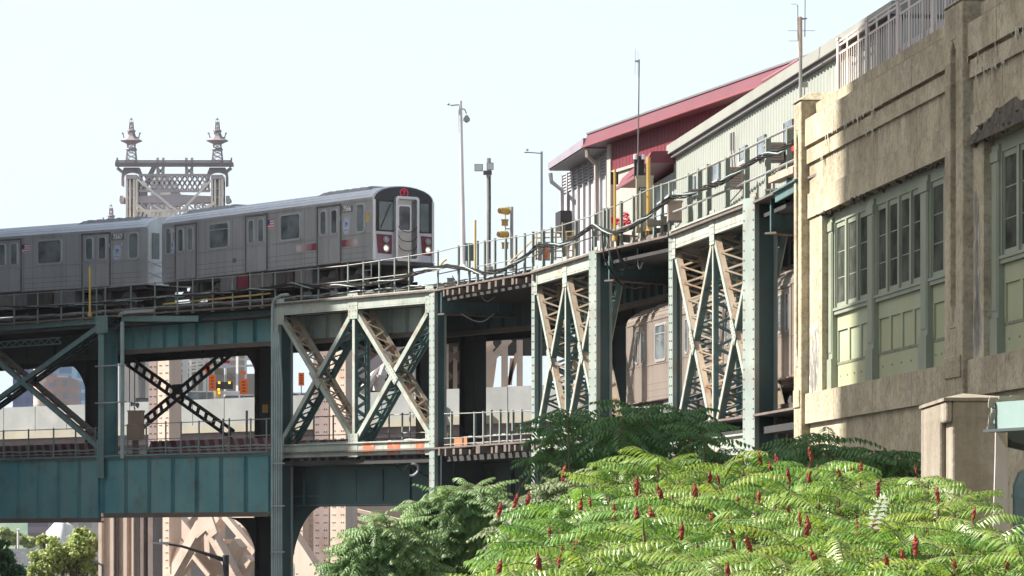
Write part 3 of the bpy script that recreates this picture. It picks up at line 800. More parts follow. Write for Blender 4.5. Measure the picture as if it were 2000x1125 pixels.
def text(body, size, name, mat, parent, mtx, ext=.004, align='CENTER', bold=0.0):
    c = D.curves.new(name, 'FONT'); c.body = body; c.size = size; c.extrude = ext; c.align_x = align; c.align_y = 'CENTER'; c.offset = bold
    c.materials.append(mat)
    o = D.objects.new(name, c); COL.objects.link(o); o.parent = parent
    bpy.context.view_layer.update()
    me = D.meshes.new_from_object(o.evaluated_get(bpy.context.evaluated_depsgraph_get()))
    D.objects.remove(o)
    me.name = name; me.materials.clear(); me.materials.append(mat)
    o = D.objects.new(name, me); COL.objects.link(o); o.parent = parent; o.matrix_local = mtx
    return o
def mtx(c0, c1, c2, loc):
    m = Matrix.Identity(4)
    for i in range(3):
        m[i][0] = c0[i]; m[i][1] = c1[i]; m[i][2] = c2[i]; m[i][3] = loc[i]
    return m
FLAGB = M('flag_blue', (.03, .05, .25)); FLAGR = M('flag_red', (.55, .03, .05)); FLAGW = M('flag_white', (.65, .62, .62))
LOGOB = M('logo_blue', (.05, .13, .42)); LOGOW = M('logo_pale_blue', (.45, .50, .58))
HEADON = M('lit_headlight', (.9, .85, .7), emit=(1, .87, .6), emit_s=1.3)
HEADOFF = M('headlight_lens', (.40, .41, .38), None, 3, .15)
LEDR = M('red_led_sign', (.3, .01, .03), emit=(1, .03, .08), emit_s=.16)
GRADR = M('maroon_decal', (.22, .025, .05)); GRADW = M('worn_white_decal', (.48, .42, .39))
CREAMD = M('front_door_steel', (.52, .48, .44), None, 1, .4, .3)

ROOFU = M('dusty_roof_unit', (.40, .385, .385), (.26, .25, .25), 2.2, .7)
def train_car(label, org, dirv, L=15.56, HW=1.35, zs=1.0, number=None, front=False, skin=STEEL, roofm=STEELR, dz=0.0, group=None, flip=False, glass=GLASS):
    """org: front centre at floor level; dirv: plan direction from front to rear; +y is the street side"""
    root = thing('train_car', label, 'train car', org, math.atan2(dirv[1], dirv[0]), group, world=False)
    HWy = HW
    prof = [(HW, 0), (HW, 2.2 * zs), (HW - .02, 2.33 * zs)]
    top = [(HW - .02, 2.33 * zs), (HW - .08, 2.44 * zs), (HW - .2, 2.545 * zs), (HW - .42, 2.65 * zs), (HW - .75, 2.735 * zs), (HW - 1.05, 2.775 * zs), (0, 2.79 * zs)]
    half = prof[:2] + top
    loop = half + [(-y, z) for y, z in reversed(half[:-1])]
    x0, x1 = 0.02, L
    m = MB()
    n = len(loop)
    sidei = [0, 1]
    m.add([(x, y, z) for x in (x0, x1) for y, z in loop], [])
    base = 0
    for i in range(n):
        j = (i + 1) % n
        z = min(loop[i][1], loop[j][1])
        if z < 2.3 * zs or j == 0:
            m.f.append((i, j, n + j, n + i)); m.m.append(0)
    m.f.append(tuple(range(n - 1, -1, -1))); m.m.append(0); m.f.append(tuple(range(n, 2 * n))); m.m.append(0)
    # side sill, belt moulding, drip rail
    for sg in (1, -1):
        yb = HW if sg > 0 else -HW - .02
        for (z, h) in ((1.0 * zs, .03), (0.02, .05), (2.22 * zs, .035)):
            m.box((x0 + .05, yb, z), (x1 - .05, yb + .02, z + h))
    m.build('body_shell', skin, root)
    m = MB()
    for t in (2.0, 3.98, 4.75, 6.75, 7.3, 9.25, 10.05, 12.1, 12.65, 14.62):
        m.box((t * L / 15.56 - .008, HW + .0005, .05), (t * L / 15.56 + .008, HW + .003, 2.2 * zs))
    for z in (.12, .32, .52): m.box((.3, HW + .0005, z), (L - .3, HW + .004, z + .012))
    m.build('panel_seams', UNDER, root)
    m = MB(); tl = top + [(-y, z) for y, z in reversed(top[:-1])]
    tl = [(y * 1.003, z + .004) for y, z in tl]; k = len(tl)
    m.add([(x, y, z) for x in (x0 - .0, x1 + .0) for y, z in tl], [(i, i + 1, k + i + 1, k + i) for i in range(k - 1)])
    rib = MB()
    for i in range(1, k - 1):
        y, z = tl[i]; rib.beam((x0 + .3, y, z + .005), (x1 - .3, y, z + .005), .03, .025)
    ro = m.build('roof', roofm, root, True)
    rib.build('roof_ribs', roofm, ro)
    # roof equipment at both ends
    for (a, b) in ((1.0, 4.6), (L - 4.6, L - .9)):
        m = MB(); m.hexa([(a, -.75, 2.70 * zs), (b, -.75, 2.70 * zs), (b, .95, 2.64 * zs), (a, .95, 2.64 * zs), (a + .2, -.7, 2.84 * zs), (b - .2, -.7, 2.84 * zs), (b - .2, .7, 2.82 * zs), (a + .2, .7, 2.82 * zs)])
        for q in range(6):
            x = a + .4 + (b - a - .8) * q / 5
            m.box((x - .16, -.6, 2.83 * zs), (x + .16, .55, 2.86 * zs))
        m.build('roof_unit', ROOFU, root)
    fs = lambda x, z: (x, HWy + .001, z)
    dvo = lambda t: (0, t, 0)
    def win(parent, cx, cz, w_, h_, frame=.06, bar=False, gm=None, nm='window', t=.03, y0=0.0):
        fn = lambda x, z: (x, HWy + .001 + y0, z)
        m = MB(); po = rr(cx, cz, w_, h_, min(.14, w_ * .28)); pi = rr(cx, cz, w_ - 2 * frame, h_ - 2 * frame, min(.10, w_ * .2))
        ring(m, po, pi, fn, (0, t, 0))
        if bar: m.box((cx - w_ / 2 + frame, HWy + y0, cz + h_ * .22), (cx + w_ / 2 - frame, HWy + y0 + t * .8, cz + h_ * .22 + .03))
        f = m.build(nm, ALU, parent)
        g_ = MB(); plate2(g_, pi, fn, (0, .008, 0)); g_.build('pane', gm or glass, f)
    SX = L / 15.56
    for (a, b) in ((2.23, 3.74), (7.52, 8.97), (12.9, 14.4)):
        a *= SX; b *= SX; c = (a + b) / 2
        m = MB(); m.box((a - .06, HW + .0005, .03), (b + .06, HW + .006, 2.17 * zs)); m.box((a - .09, HW, 2.17 * zs), (b + .09, HW + .05, 2.23 * zs))
        m.box((a - .05, HW, .0), (b + .05, HW + .09, .03))
        m.box((a - .1, HW + .001, .03), (a - .06, HW + .035, 2.17 * zs)); m.box((b + .06, HW + .001, .03), (b + .1, HW + .035, 2.17 * zs))
        m.build('door_surround', UNDER if skin is STEEL else skin, root)
        for (p, q) in ((a, c - .012), (c + .012, b)):
            m = MB(); m.box((p, HW + .006, .06), (q, HW + .02, 2.15 * zs))
            o = m.build('door', skin, root)
            win(o, (p + q) / 2, 1.58 * zs, .46, .95 * zs, .05, t=.025, y0=.02)
        for z in (.0,):
            m = MB(); m.box((a - .1, HW, -.03), (a + .5, HW + .03, .0)); m.build('red_marker', MAROON, root)
    for (a, b, bar) in ((5.0, 6.5, False), (10.3, 11.85, True)):
        win(root, (a + b) / 2 * SX, 1.58 * zs, (b - a), 1.05 * zs, .07, bar)
    win(root, .8 * SX, 1.6 * zs, .62, 1.12 * zs, .07)
    if skin is STEEL:
        win(root, 15.0 * SX, 1.6 * zs, .5, 1.1 * zs, .06, gm=GLASSL)
    if skin is STEEL:
        # flag decal
        m = MB(); x0f = 6.95; w_ = .52; h_ = .34; zb = 1.62
        m.mi = 0; m.box((x0f, HW + .001, zb), (x0f + w_, HW + .004, zb + h_))
        m.mi = 1
        for i in range(4): m.box((x0f, HW + .0042, zb + .02 + i * .095), (x0f + w_, HW + .006, zb + .055 + i * .095))
        m.mi = 2; m.box((x0f + w_ * .58, HW + .0062, zb + h_ * .45), (x0f + w_, HW + .007, zb + h_))
        m.build('flag_decal', [FLAGW, FLAGR, FLAGB], root)
        # transit roundel
        for xx in ((1.78, 14.75) if front else (1.75, 14.75)):
            m = MB(); fn = lambda x, z: (x, HW + .0015, z); m.mi = 0
            plate2(m, [(xx + .24 * math.cos(a * PI / 10), 1.38 + .31 * math.sin(a * PI / 10)) for a in range(20)], fn, (0, .004, 0))
            m.mi = 1; fn2 = lambda x, z: (x, HW + .006, z)
            for (pa) in (((xx + .08, 1.33), (xx + .08, 1.53), (xx + .03, 1.53), (xx + .03, 1.33)), ((xx - .02, 1.36), (xx - .02, 1.5), (xx - .06, 1.5), (xx - .06, 1.36)), ((xx + .08, 1.53), (xx - .1, 1.46), (xx - .1, 1.42), (xx + .08, 1.48)), ((xx + .15, 1.2), (xx - .13, 1.2), (xx - .13, 1.225), (xx + .15, 1.225))):
                plate2(m, list(pa), fn2, (0, .002, 0))
            m.build('transit_roundel', [LOGOW, LOGOB], root)
        if front:
            for (a, b, mr) in ((1.0, 2.1, 1), (3.85, 5.35, 0)):
                for k in range(8):
                    m = MB()
                seg = MB(); dd = (b - a) / 8
                for k in range(8):
                    seg.mi = k; seg.box((a + dd * k, HW + .001, .60), (a + dd * (k + 1), HW + .005, .86))
                ms = []
                for k in range(8):
                    t = k / 7; t = t if not mr else 1 - t
                    t = max(0, min(1, (t - .1) / .8))
                    ms.append(GR[int(round(t * 7))])
                seg.build('gradient_stripe', ms, root)
            m = MB(); m.box((.22, HW + .001, 1.42), (.4, HW + .006, 1.78)); m.build('yellow_sticker', YEL, root)
    if number:
        tm = mtx((-1, 0, 0), (0, 0, 1), (0, 1, 0), (1.72, HW + .012, 2.0 * zs))
        text(number, .27, 'car_number', M('number_white', (.75, .74, .72)), root, tm, .004, bold=.006)
        m = MB(); m.box((1.35, HW + .001, 1.87), (2.09, HW + .008, 2.13)); m.build('number_plate', GREYD, root)
        tm = mtx((-1, 0, 0), (0, 0, 1), (0, 1, 0), (14.72, HW + .012, 2.0 * zs))
        text(number, .25, 'car_number', M('number_white', (.72, .71, .70)), root, tm, .004, bold=.004)
        for x in (2.15, 1.45):
            m = MB(); m.tube([(x, HW, 1.75), (x, HW + .05, 1.75), (x, HW + .05, 1.6), (x, HW, 1.6)], .012, 5); m.build('grab_handle', ALU, root)
    m = MB(); m.lathe((0, 0, 0), [(.0, 0), (.1, 0), (.1, .03), (0, .03)], 10)
    m.v = [(9.9 * SX + x, HW + .002 + z, .55 + y) for x, y, z in m.v]; m.build('side_cap', UNDER, root)
    # ends
    if front:
        fn = lambda w_, z: (0.0, HW - w_, z)
        m = MB(); m.prism([(0.02, y * .995, z * .997) for y, z in loop], (-.05, 0, 0)); m.build('front_panel', WHITEP, root)
        # black mask over the upper face
        up = [(y * .955, 2.79 * zs - (2.79 * zs - z) * .955 - .03) for y, z in half if z > 2.1]
        up = [(HW * .955, 1.08)] + [(y, z) for y, z in up]
        loop2 = up + [(-y, z) for y, z in reversed(up[:-1])]
        m = MB(); m.prism([(-.03, y, z) for y, z in loop2], (-.02, 0, 0)); m.build('black_mask', MASK, root)
        m = MB()
        for sg in (1, -1): m.beam((-.02, sg * (HW - .05), .02), (-.02, sg * (HW - .05), 2.25), .09, .1)
        m.build('corner_post', ALU, root)
        for (a, b, gm) in ((.26, .90, GLASSL), (2.08, 2.46, GLASSL)):
            m = MB(); plate2(m, rr(HW - (a + b) / 2, 1.66, b - a, 1.05, .06), lambda y, z: (-.05, y, z), (-.006, 0, 0)); m.build('front_window', gm, root)
            m = MB(); ring(m, rr(HW - (a + b) / 2, 1.66, b - a + .1, 1.15, .09), rr(HW - (a + b) / 2, 1.66, b - a, 1.05, .06), lambda y, z: (-.05, y, z), (-.015, 0, 0)); m.build('window_rubber', RUBBER, root)
        m = MB(); m.beam((-.09, HW - .32, 1.2), (-.09, HW - .75, 2.1), .02, .02); m.build('wiper', RUBBER, root)
        m = MB(); m.box((-.06, HW - .8, 1.78), (-.058, HW - .68, 2.1)); m.build('window_reflection_strip', ALU, root) if False else None
        # door portal, recessed door, safety chains
        c = HW - 1.43
        m = MB(); ring(m, rr(c, 1.2, 1.04, 2.4, .12), rr(c, 1.2, .84, 2.2, .08), lambda y, z: (-.05, y, z), (-.15, 0, 0)); m.build('door_portal', ALU, root)
        m = MB(); m.box((-.06, c - .42, .1), (-.055, c + .42, 2.3)); o = m.build('front_door', CREAMD, root)
        m = MB(); fn3 = lambda y, z: (-.062, y, z); ring(m, rr(c + .06, 1.6, .6, 1.0, .1), rr(c + .06, 1.6, .48, .88, .07), fn3, (-.02, 0, 0)); f = m.build('window', ALU, o)
        m = MB(); plate2(m, rr(c + .06, 1.6, .48, .88, .07), fn3, (-.006, 0, 0)); m.build('pane', GLASS, f)
        m = MB(); m.box((-.085, c - .42, .1), (-.06, c - .27, 2.25)); m.build('door_side_panel', UNDER, o)
        for z in (1.3, .95, .6):
            m = MB(); m.tube([(-.2, c + .40 * math.cos(PI * k / 10), z - .22 * math.sin(PI * k / 10)) for k in range(11)], .014, 5); m.build('safety_chain', RUBBER, root)
        # maroon lamp panels
        for (a, b) in ((.16, .84), (2.12, 2.60)):
            m = MB(); m.prism([(-.03, HW - x, z) for x, z in ((a, .98), (b, .96), (b - .02, .25), (a + .06, .27))], (-.02, 0, 0)); pn = m.build('lamp_panel', MAROON, root)
            cx = HW - (a + b) / 2 - .05
            for (z, mt) in ((.78, HEADOFF), (.46, HEADON)):
                m = MB(); m.lathe((0, 0, 0), [(.0, 0), (.115, 0), (.13, .05), (.12, .05), (.09, .02), (0, .02)], 14); m.v = [(-.05 - zz, cx + x, z + y) for x, y, zz in m.v]; h = m.build('headlight', ALU, pn) if False else m.build('headlight', HEADOFF if mt is HEADOFF else ALU, root)
                m = MB(); m.lathe((0, 0, 0), [(0, .02), (.088 if mt is HEADOFF else .06, .02), (.07 if mt is HEADOFF else .05, .045), (0, .05)], 14); m.v = [(-.052 - zz, cx + x, z + y) for x, y, zz in m.v]; m.build('lens', mt, h)
        # route bullet
        m = MB(); yc = HW - 1.36; zc = 2.53; mt_ = LEDR
        po = [(yc + .185 * math.cos(a * PI / 12), zc + .185 * math.sin(a * PI / 12)) for a in range(24)]; pi = [(yc + .15 * math.cos(a * PI / 12), zc + .15 * math.sin(a * PI / 12)) for a in range(24)]
        ring(m, po, pi, lambda y, z: (-.055, y, z), (-.01, 0, 0)); m.build('route_ring', LEDR, root)
        text('7', .24, 'route_number', LEDR, root, mtx((0, -1, 0), (0, 0, 1), (-1, 0, 0), (-.062, yc, zc)), .003, bold=.006)
        m = MB(); m.box((-.12, -HW * .96, -.16), (.3, HW * .96, -.02)); m.box((-.2, -HW * .96, -.06), (.0, HW * .96, -.03)); m.box((-.2, -HW * .96, -.13), (.0, HW * .96, -.1)); m.build('anticlimber', UNDER, root)
        m = MB(); m.box((-.35, -.25, -.75), (.9, .25, -.35)); m.tube([(-.4, 0, -.5), (.6, 0, -.5)], .13, 8); m.build('coupler', UNDERD, root)
        for sg in (1,):
            m = MB()
            for z in (-.35, -.6): m.tube([(.15, HW - .05, z), (.65, HW - .05, z)], .018, 5)
            m.tube([(.15, HW - .05, -.1), (.15, HW - .05, -.62)], .018, 5); m.tube([(.65, HW - .05, -.1), (.65, HW - .05, -.62)], .018, 5); m.build('step_irons', ALU, root)
    else:
        for (xe, sg) in ((0.02, -1), (L, 1)):
            m = MB(); m.box((min(xe, xe + sg * .03), -.42, .05), (max(xe, xe + sg * .03), .42, 2.15 * zs)); o = m.build('end_door', UNDER if skin is STEEL else skin, root)
            m = MB(); m.box((min(xe, xe + sg * .045), -.24, 1.15), (max(xe, xe + sg * .045), .24, 2.0)); m.build('pane', glass, o)
            for yy in (.88, -.88):
                m = MB(); m.box((min(xe, xe + sg * .02), yy - .2, 1.05), (max(xe, xe + sg * .02), yy + .2, 2.1)); m.build('end_window', GLASSL if skin is STEEL else glass, root)
            m = MB()
            for z in (.95, .5): m.tube([(xe + sg * (.05 + .35 * math.sin(PI * k / 8)), HW - .05 - .7 * k / 8, z - .22 * math.sin(PI * k / 8)) for k in range(9)], .02, 5)
            m.build('safety_chain', ALU, root)
            m = MB(); m.beam((xe + sg * .0, HW - .05, .0), (xe + sg * .0, HW - .05, 2.25 * zs), .12, .08); m.beam((xe, -HW + .05, .0), (xe, -HW + .05, 2.25 * zs), .12, .08)
            m.build('corner_post', ALU if skin is STEEL else skin, root)
    # underframe
    for xc in (2.6 * SX, L - 2.6 * SX):
        bg_ = MB()
        for sg in (1, -1):
            y = sg * (HW - .35)
            bg_.prism([(xc - 1.45, y, -.55), (xc - 1.2, y, -.42), (xc - .45, y, -.50), (xc - .3, y, -.68), (xc + .3, y, -.68), (xc + .45, y, -.5), (xc + 1.2, y, -.42), (xc + 1.45, y, -.55), (xc + 1.2, y, -.72), (xc + .5, y, -.80), (xc - .5, y, -.80), (xc - 1.2, y, -.72)], (0, sg * .12, 0))
            for dx in (-.18, .18): bg_.tube([(xc + dx, y + sg * .1, -.65), (xc + dx, y + sg * .1, -.15)], .09, 8)
            bg_.beam((xc - 1.5, y + sg * .35, -.72), (xc + 1.5, y + sg * .35, -.72), .05, .14)
        bg_.box((xc - .25, -HW + .3, -.5), (xc + .25, HW - .3, -.1))
        o = bg_.build('bogie', UNDERD, root)
        for dx in (-.95, .95):
            for sg in (1, -1):
                wl = MB(); wl.lathe((0, 0, 0), [(0, -.02), (.1, -.02), (.12, .03), (.33, .03), (.34, .0), (.43, .0), (.43, .1), (0, .1)], 20)
                y = sg * .72
                wl.v = [(xc + dx + x, y + (z if sg > 0 else -z), -.58 + yy) for x, yy, z in wl.v]; wl.build('wheel', UNDER, o)
    for (a, b, h, mt) in ((4.35, 5.6, .72, UNDER), (5.75, 7.1, .62, UNDERD), (7.25, 8.9, .7, UNDER), (9.05, 9.8, .55, MAROON), (9.95, 11.15, .68, UNDER)):
        m = MB(); a *= SX; b *= SX; m.box((a, HW - .75, -h), (b, HW - .1, -.02)); m.box((a + .06, HW - .1, -h + .06), (b - .06, HW - .085, -.1)); m.box((a + .25, -HW + .2, -h + .1), (b - .1, HW - .8, -.05))
        for q in range(3): m.box((a + .15 + q * .3, HW - .085, -h + .12), (a + .2 + q * .3, HW - .07, -.16))
        m.build('equipment_box', mt, root)
    m = MB(); m.box((4.3 * SX, -HW + .1, -.8), (L - 4.3 * SX, -HW + .5, -.05))
    for xc in (2.6 * SX, L - 2.6 * SX): m.box((xc - 1.9, -HW + .45, -.78), (xc + 1.9, -HW + 1.0, -.08))
    m.build('brake_gear', UNDERD, root)
    m = MB(); m.box((.3, -HW + .15, -.16), (L - .3, HW - .15, .0)); m.box((1.0, -.5, -.5), (L - 1, .3, -.16)); m.build('floor_frame', UNDERD, root)
    return root
GR = [M('fading_stripe', tuple((.22, .025, .05)[i] * (1 - t) + (.48, .42, .39)[i] * t for i in range(3))) for t in [k / 7 for k in range(8)]]

u1 = V((-.569, .823, 0)).normalized(); n1 = V((u1.y, -u1.x, 0)) * -1
# street-side normal: +y axis of the car
def yaxis(u): return V((-u.y, u.x, 0))
c1 = V((-5.15, 151, 0)) - yaxis(u1) * 1.35
train_car('leading silver subway car 7566 with black and maroon front', (c1.x, c1.y, 12.12), u1, number='7566', front=True, group='cars of the silver subway train')
u2 = V((-.76, .65, 0)).normalized(); c2 = V((-14.68, 165.0, 0)) - yaxis(u2) * 1.35
train_car('second silver subway car 7567 coupled behind the leading car at left edge', (c2.x, c2.y, 12.1), u2, number='7567', group='cars of the silver subway train')
u3 = V((-.172, .985, 0)).normalized(); far = V((3.58, 128.5, 0)); o3 = far - u3 * 18.2 - yaxis(u3) * 1.5
train_car('warm brown reflecting steel train car on the lower deck behind the tall X frame', (o3.x, o3.y, 6.0), u3, L=18.2, HW=1.5, zs=1.1, skin=STEELW, roofm=STEELW, group='cars of the lower deck train')
u4 = V((-.145, .99, 0)).normalized(); o4 = o3 + yaxis(u3) * 1.5 - u4 * 19.0 - yaxis(u4) * 1.5
train_car('warm steel train car on the lower deck against the concrete building', (o4.x, o4.y, 6.0), u4, L=18.2, HW=1.5, zs=1.1, skin=STEELW, roofm=STEELW, group='cars of the lower deck train')

# ------------------------------------------------------------------ walkway railings
def tz(px, ys):   # piecewise linear y(px)
    for (a, b), (c, d_) in zip(ys, ys[1:]):
        if a <= px <= c: return b + (d_ - b) * (px - a) / (c - a)
    return ys[0][1] if px < ys[0][0] else ys[-1][1]
TOPR = [(-200, 593), (0, 577.5), (162, 566), (302, 553), (500, 536), (682, 518), (853, 492), (894, 482), (964, 469), (1038, 458), (1060, 451), (1157, 421), (1210, 398), (1272, 367), (1338, 345), (1418, 309), (1532, 253), (1562, 240)]
RAILG = M('worn_grey_rail', (.30, .30, .28), (.20, .195, .18), 2, .55, .2, stain=(.18, .10, .06), stain_amt=.5, stain_scale=2)
def railing(label, px0, px1, posts, o, ytop, base, mid=(.5,), mat=RAILP, pw=.06, r_=.02, cat='railing', group='railings along the upper walkway', thick=None):
    root = thing('walkway_railing', label, cat, (*FL(px0, o), base), group=group)
    proto = None
    topz = lambda px: Zat(tz(px, ytop), FL(px, o)[1])
    for px in posts:
        p = FL(px, o); h = topz(px) + .06 - base + R.uniform(-.03, .03); q = FL(px + 1, o); e = V((q[0] - p[0], q[1] - p[1], 0)).normalized(); nn = V((-e.y, e.x, 0))
        m = MB(); t = thick or pw; c = P3(p, base - .1)
        m.obox(c - e * t / 2, e * t, nn * .015, V((0, 0, h + .1))); m.obox(c - e * t / 2 + nn * .015, e * .015, nn * t * .9, V((0, 0, h + .1)))
        m.obox(c - e * t * .9 - nn * .03, e * t * 1.8, nn * .12, V((0, 0, .13)))
        m.build('post', mat, root)
    k = max(2, int(abs(px1 - px0) / 25)); pts = [px0 + (px1 - px0) * i / k for i in range(k + 1)]
    for f in (1.0,) + mid:
        m = MB(); m.tube([P3(FL(px, o + .03), base + (topz(px) - base) * f) for px in pts], r_, 6); m.build('rail', RAILG, root)
    return root
railing('green railing beside the second train car left of the pipe column', -60, 200, [-20, 27, 73, 119, 162, 188], -.05, TOPR, 10.6, (.55, .2))
railing('green railing in front of the train over the middle bay', 200, 545, [205, 255, 302, 346, 376, 415, 454, 488, 512, 537], -.05, TOPR, 10.6, (.55, .2))
railing('green railing above the striped X frame in front of the leading car', 545, 858, [588, 621, 679, 709, 740, 770, 798, 854], -.05, TOPR, 10.65, (.5,))
railing('green railing against the white sky in the gap right of the train', 858, 1045, [894, 915, 931, 945, 965, 986, 1006, 1023, 1039], -.05, TOPR, 10.65, (.4,), pw=.09)
railing('green railing above the narrow sunlit X frame before the yellow fence', 1045, 1190, [1059, 1075, 1098, 1123, 1160, 1178, 1185], -.05, TOPR, 10.68, (.4,), pw=.11)
railing('pale green railing above the dark gap before the beige cabinet', 1190, 1310, [1211, 1235, 1250, 1276, 1291, 1306], -.05, TOPR, 10.7, (.4,), pw=.11)
railing('pale green railing in front of the corrugated shed', 1310, 1566, [1343, 1362, 1380, 1416, 1454, 1495, 1536], -.05, TOPR, 10.78, (.35,), pw=.16, r_=.033)
LOWR = [(-100, 848), (0, 842), (186, 836), (284, 828), (525, 818), (560, 815), (850, 808), (880, 808), (1040, 802), (1200, 797), (1320, 793), (1500, 790)]
railing('thin grey railing on the lower deck left of the pipe column', -60, 190, [6, 55, 104, 147, 186], .4, LOWR, 5.0, (.55, .2), group='railings along the lower walkway')
railing('thin grey railing on the lower deck beside the brown cabinet', 243, 528, [248, 285, 323, 353, 388, 435, 447, 489, 520], .4, LOWR, 5.0, (.55, .2), group='railings along the lower walkway')
railing('grey railing on the lower deck behind the striped X frame', 560, 862, [612, 650, 759, 785, 800, 846], 1.0, LOWR, 5.0, (.5,), group='railings along the lower walkway')
railing('sunlit lower railing in the gap between the striped and the narrow X frames', 868, 1045, [880, 925.6, 943, 957.6, 975, 990, 1000, 1017], .1, LOWR, 5.0, (.3, .12), pw=.1, group='railings along the lower walkway')
railing('lower railing in front of the brown train half hidden by dark sumac', 1190, 1480, [1210, 1235, 1262, 1290, 1310, 1345, 1390, 1430], .8, LOWR, 5.0, (.5,), pw=.09, group='railings along the lower walkway')

# ------------------------------------------------------------------ cable bundle
CB = [(-60, 605), (0, 600), (80, 599), (162, 596), (302, 583), (400, 574), (488, 566), (500, 566), (563, 556), (622, 560), (699, 557), (756, 549), (813, 535), (850, 523), (873, 518), (885, 521), (912, 526), (944, 533), (984, 526), (1020, 506), (1050, 481), (1072, 479), (1096, 478), (1124, 464), (1158, 442), (1178, 449), (1203, 454), (1231, 444), (1267, 423), (1288, 403), (1311, 384), (1338, 381), (1358, 374), (1411, 356), (1457, 322), (1485, 308), (1523, 296), (1541, 281), (1560, 272)]
r = thing('cable_bundle', 'bundle of black cables sagging along the outside of the upper railing', 'cables', FP(700, 557, -.2))
for k in range(7):
    pts = []
    ph = k * 2 * PI / 7; rad = .06 if k else 0
    for i in range(len(CB) - 1):
        (a, b), (c, d_) = CB[i], CB[i + 1]; n_ = max(1, int((c - a) / 9))
        for j in range(n_):
            px = a + (c - a) * j / n_; py = b + (d_ - b) * j / n_
            p = FP(px, py, -.22); th = ph + px * .075
            rr_ = rad * (1 + .35 * math.sin(px * .02 + k)) * (.45 if px < 500 else 1.0)
            pts.append(p + V((0, -.5 * math.cos(th) * rr_, math.sin(th) * rr_)) + V((math.cos(th) * rr_ * .6, 0, 0)))
    m = MB(); m.tube(pts, .024 if k < 4 else .017, 5); m.build('cable', CABLE if k != 3 else CONDUIT, r)
def cable(label, pts, rad=.022, mat=CABLE, group='loose hanging cables'):
    m = MB(); out = []
    for i in range(len(pts) - 1):
        p0 = pts[max(i - 1, 0)]; p1 = pts[i]; p2 = pts[i + 1]; p3 = pts[min(i + 2, len(pts) - 1)]
        for k in range(6):
            t = k / 6
            out.append(tuple(.5 * (2 * p1[c] + (p2[c] - p0[c]) * t + (2 * p0[c] - 5 * p1[c] + 4 * p2[c] - p3[c]) * t * t + (3 * p1[c] - p0[c] - 3 * p2[c] + p3[c]) * t ** 3) for c in range(3)))
    out.append(pts[-1])
    m.tube([W(*p) for p in out], rad, 6)
    return tag(m.build('loose_cable', mat), label, 'cable', group)
cable('thin pale cable loop hanging below the deck right of the striped X frame', [(932, 533, 141.5), (936, 570, 141.5), (950, 588, 141.5), (968, 578, 141.5), (981, 556, 141.5)], .02, GALV)
cable('low slack pale cable under the cross beam right of the striped X frame', [(900, 612, 143.6), (925, 626, 143.6), (945, 627, 143.6), (966, 612, 143.6)], .02, GALV)
cable('two metre cable drop beside the narrow X frame top corner', [(1158, 443, 128.5), (1158, 470, 128), (1158, 505, 127), (1163, 522, 126)], .03)
cable('long black cable falling from the bundle to the pale slack cable', [(1176, 452, 125), (1180, 500, 124.5), (1196, 535, 124.5), (1210, 552, 124.5), (1230, 563, 124.5), (1252, 563, 124.5), (1266, 556, 124.5)], .028)
cable('black cable falling beside the column right of the narrow X frame', [(1187, 455, 125), (1192, 500, 124), (1203, 525, 124), (1216, 528, 124), (1224, 520, 124)], .028)
cable('thick black cable loop under the stepped timber ends', [(1206, 470, 123.5), (1210, 500, 123.5), (1222, 517, 123.5), (1238, 519, 123.5), (1248, 509, 123.5), (1253, 490, 123.5)], .06)
cable('thin cable hook hanging beside the thick black loop', [(1245, 485, 123), (1246, 515, 123), (1250, 525, 123), (1255, 512, 123)], .022, GALV)
cable('pale broken conduit curl hanging below the striped chord', [(803, 906, 146), (815, 908, 146), (816, 920, 146), (808, 928, 146), (800, 929, 146)], .05, GALV)
cable('black cable tangle below the striped chord', [(770, 905, 146.4), (788, 918, 146.4), (800, 908, 146.4), (826, 926, 146.4), (845, 934, 146.4)], .03)
# ------------------------------------------------------------------ furniture on the upper deck
def pole(label, px, pyt, pyb, d, r, mat, cat, pxt=None, r2=None, name='pole', group=None, n=10):
    b = W(px, pyb, d); t = W(px if pxt is None else pxt, pyt, d)
    root = thing(name, label, cat, b, group=group)
    m = MB(); m.tube([b, t], r, n, r2=r2); m.lathe(b, [(r * 1.9, -.12), (r * 1.9, 0.02), (r, .05)], 8); m.build('shaft', mat, root)
    return root, b, t
r, b, t = pole('tall slender pale camera mast above the end of the train', 906, 197, 520, 146, .09, WPOLE, 'mast', pxt=899.5, r2=.055, name='camera_mast')
m = MB(); m.tube([W(900, 204, 146), W(880, 206, 146)], .03); m.lathe(W(876, 203.5, 146), [(0, -.06), (.06, 0), (0, .06)], 6); m.tube([W(901, 212, 146), W(908, 214, 146), W(911, 222, 146)], .025); m.lathe(W(911.5, 236, 146), [(0, -.08), (.12, 0), (.12, .08), (.04, .2)], 8)
for y in (234, 257): m.tube([W(896, y, 146), W(902, y, 146)], .03)
m.tube([W(896, 215, 146), W(897, 258, 146)], .015, 5)
m.build('camera_arm', GALV, r)
m = MB(); m.box((-1.75 + 0, 0, 0), (-1.0, .2, .7)); 
r, b, t = pole('grey floodlight pole with two square lamps above the railing', 954.5, 309, 522, 144, .085, GALV, 'lamp pole', name='floodlight_pole')
m = MB(); c = W(954, 338, 144); m.tube([W(945, 336, 144), W(960, 336, 144)], .06); m.box((c.x - .18, c.y - .1, c.z - .06), (c.x + .12, c.y + .1, c.z + .08)); m.build('lamp_bracket', GREYD, r)
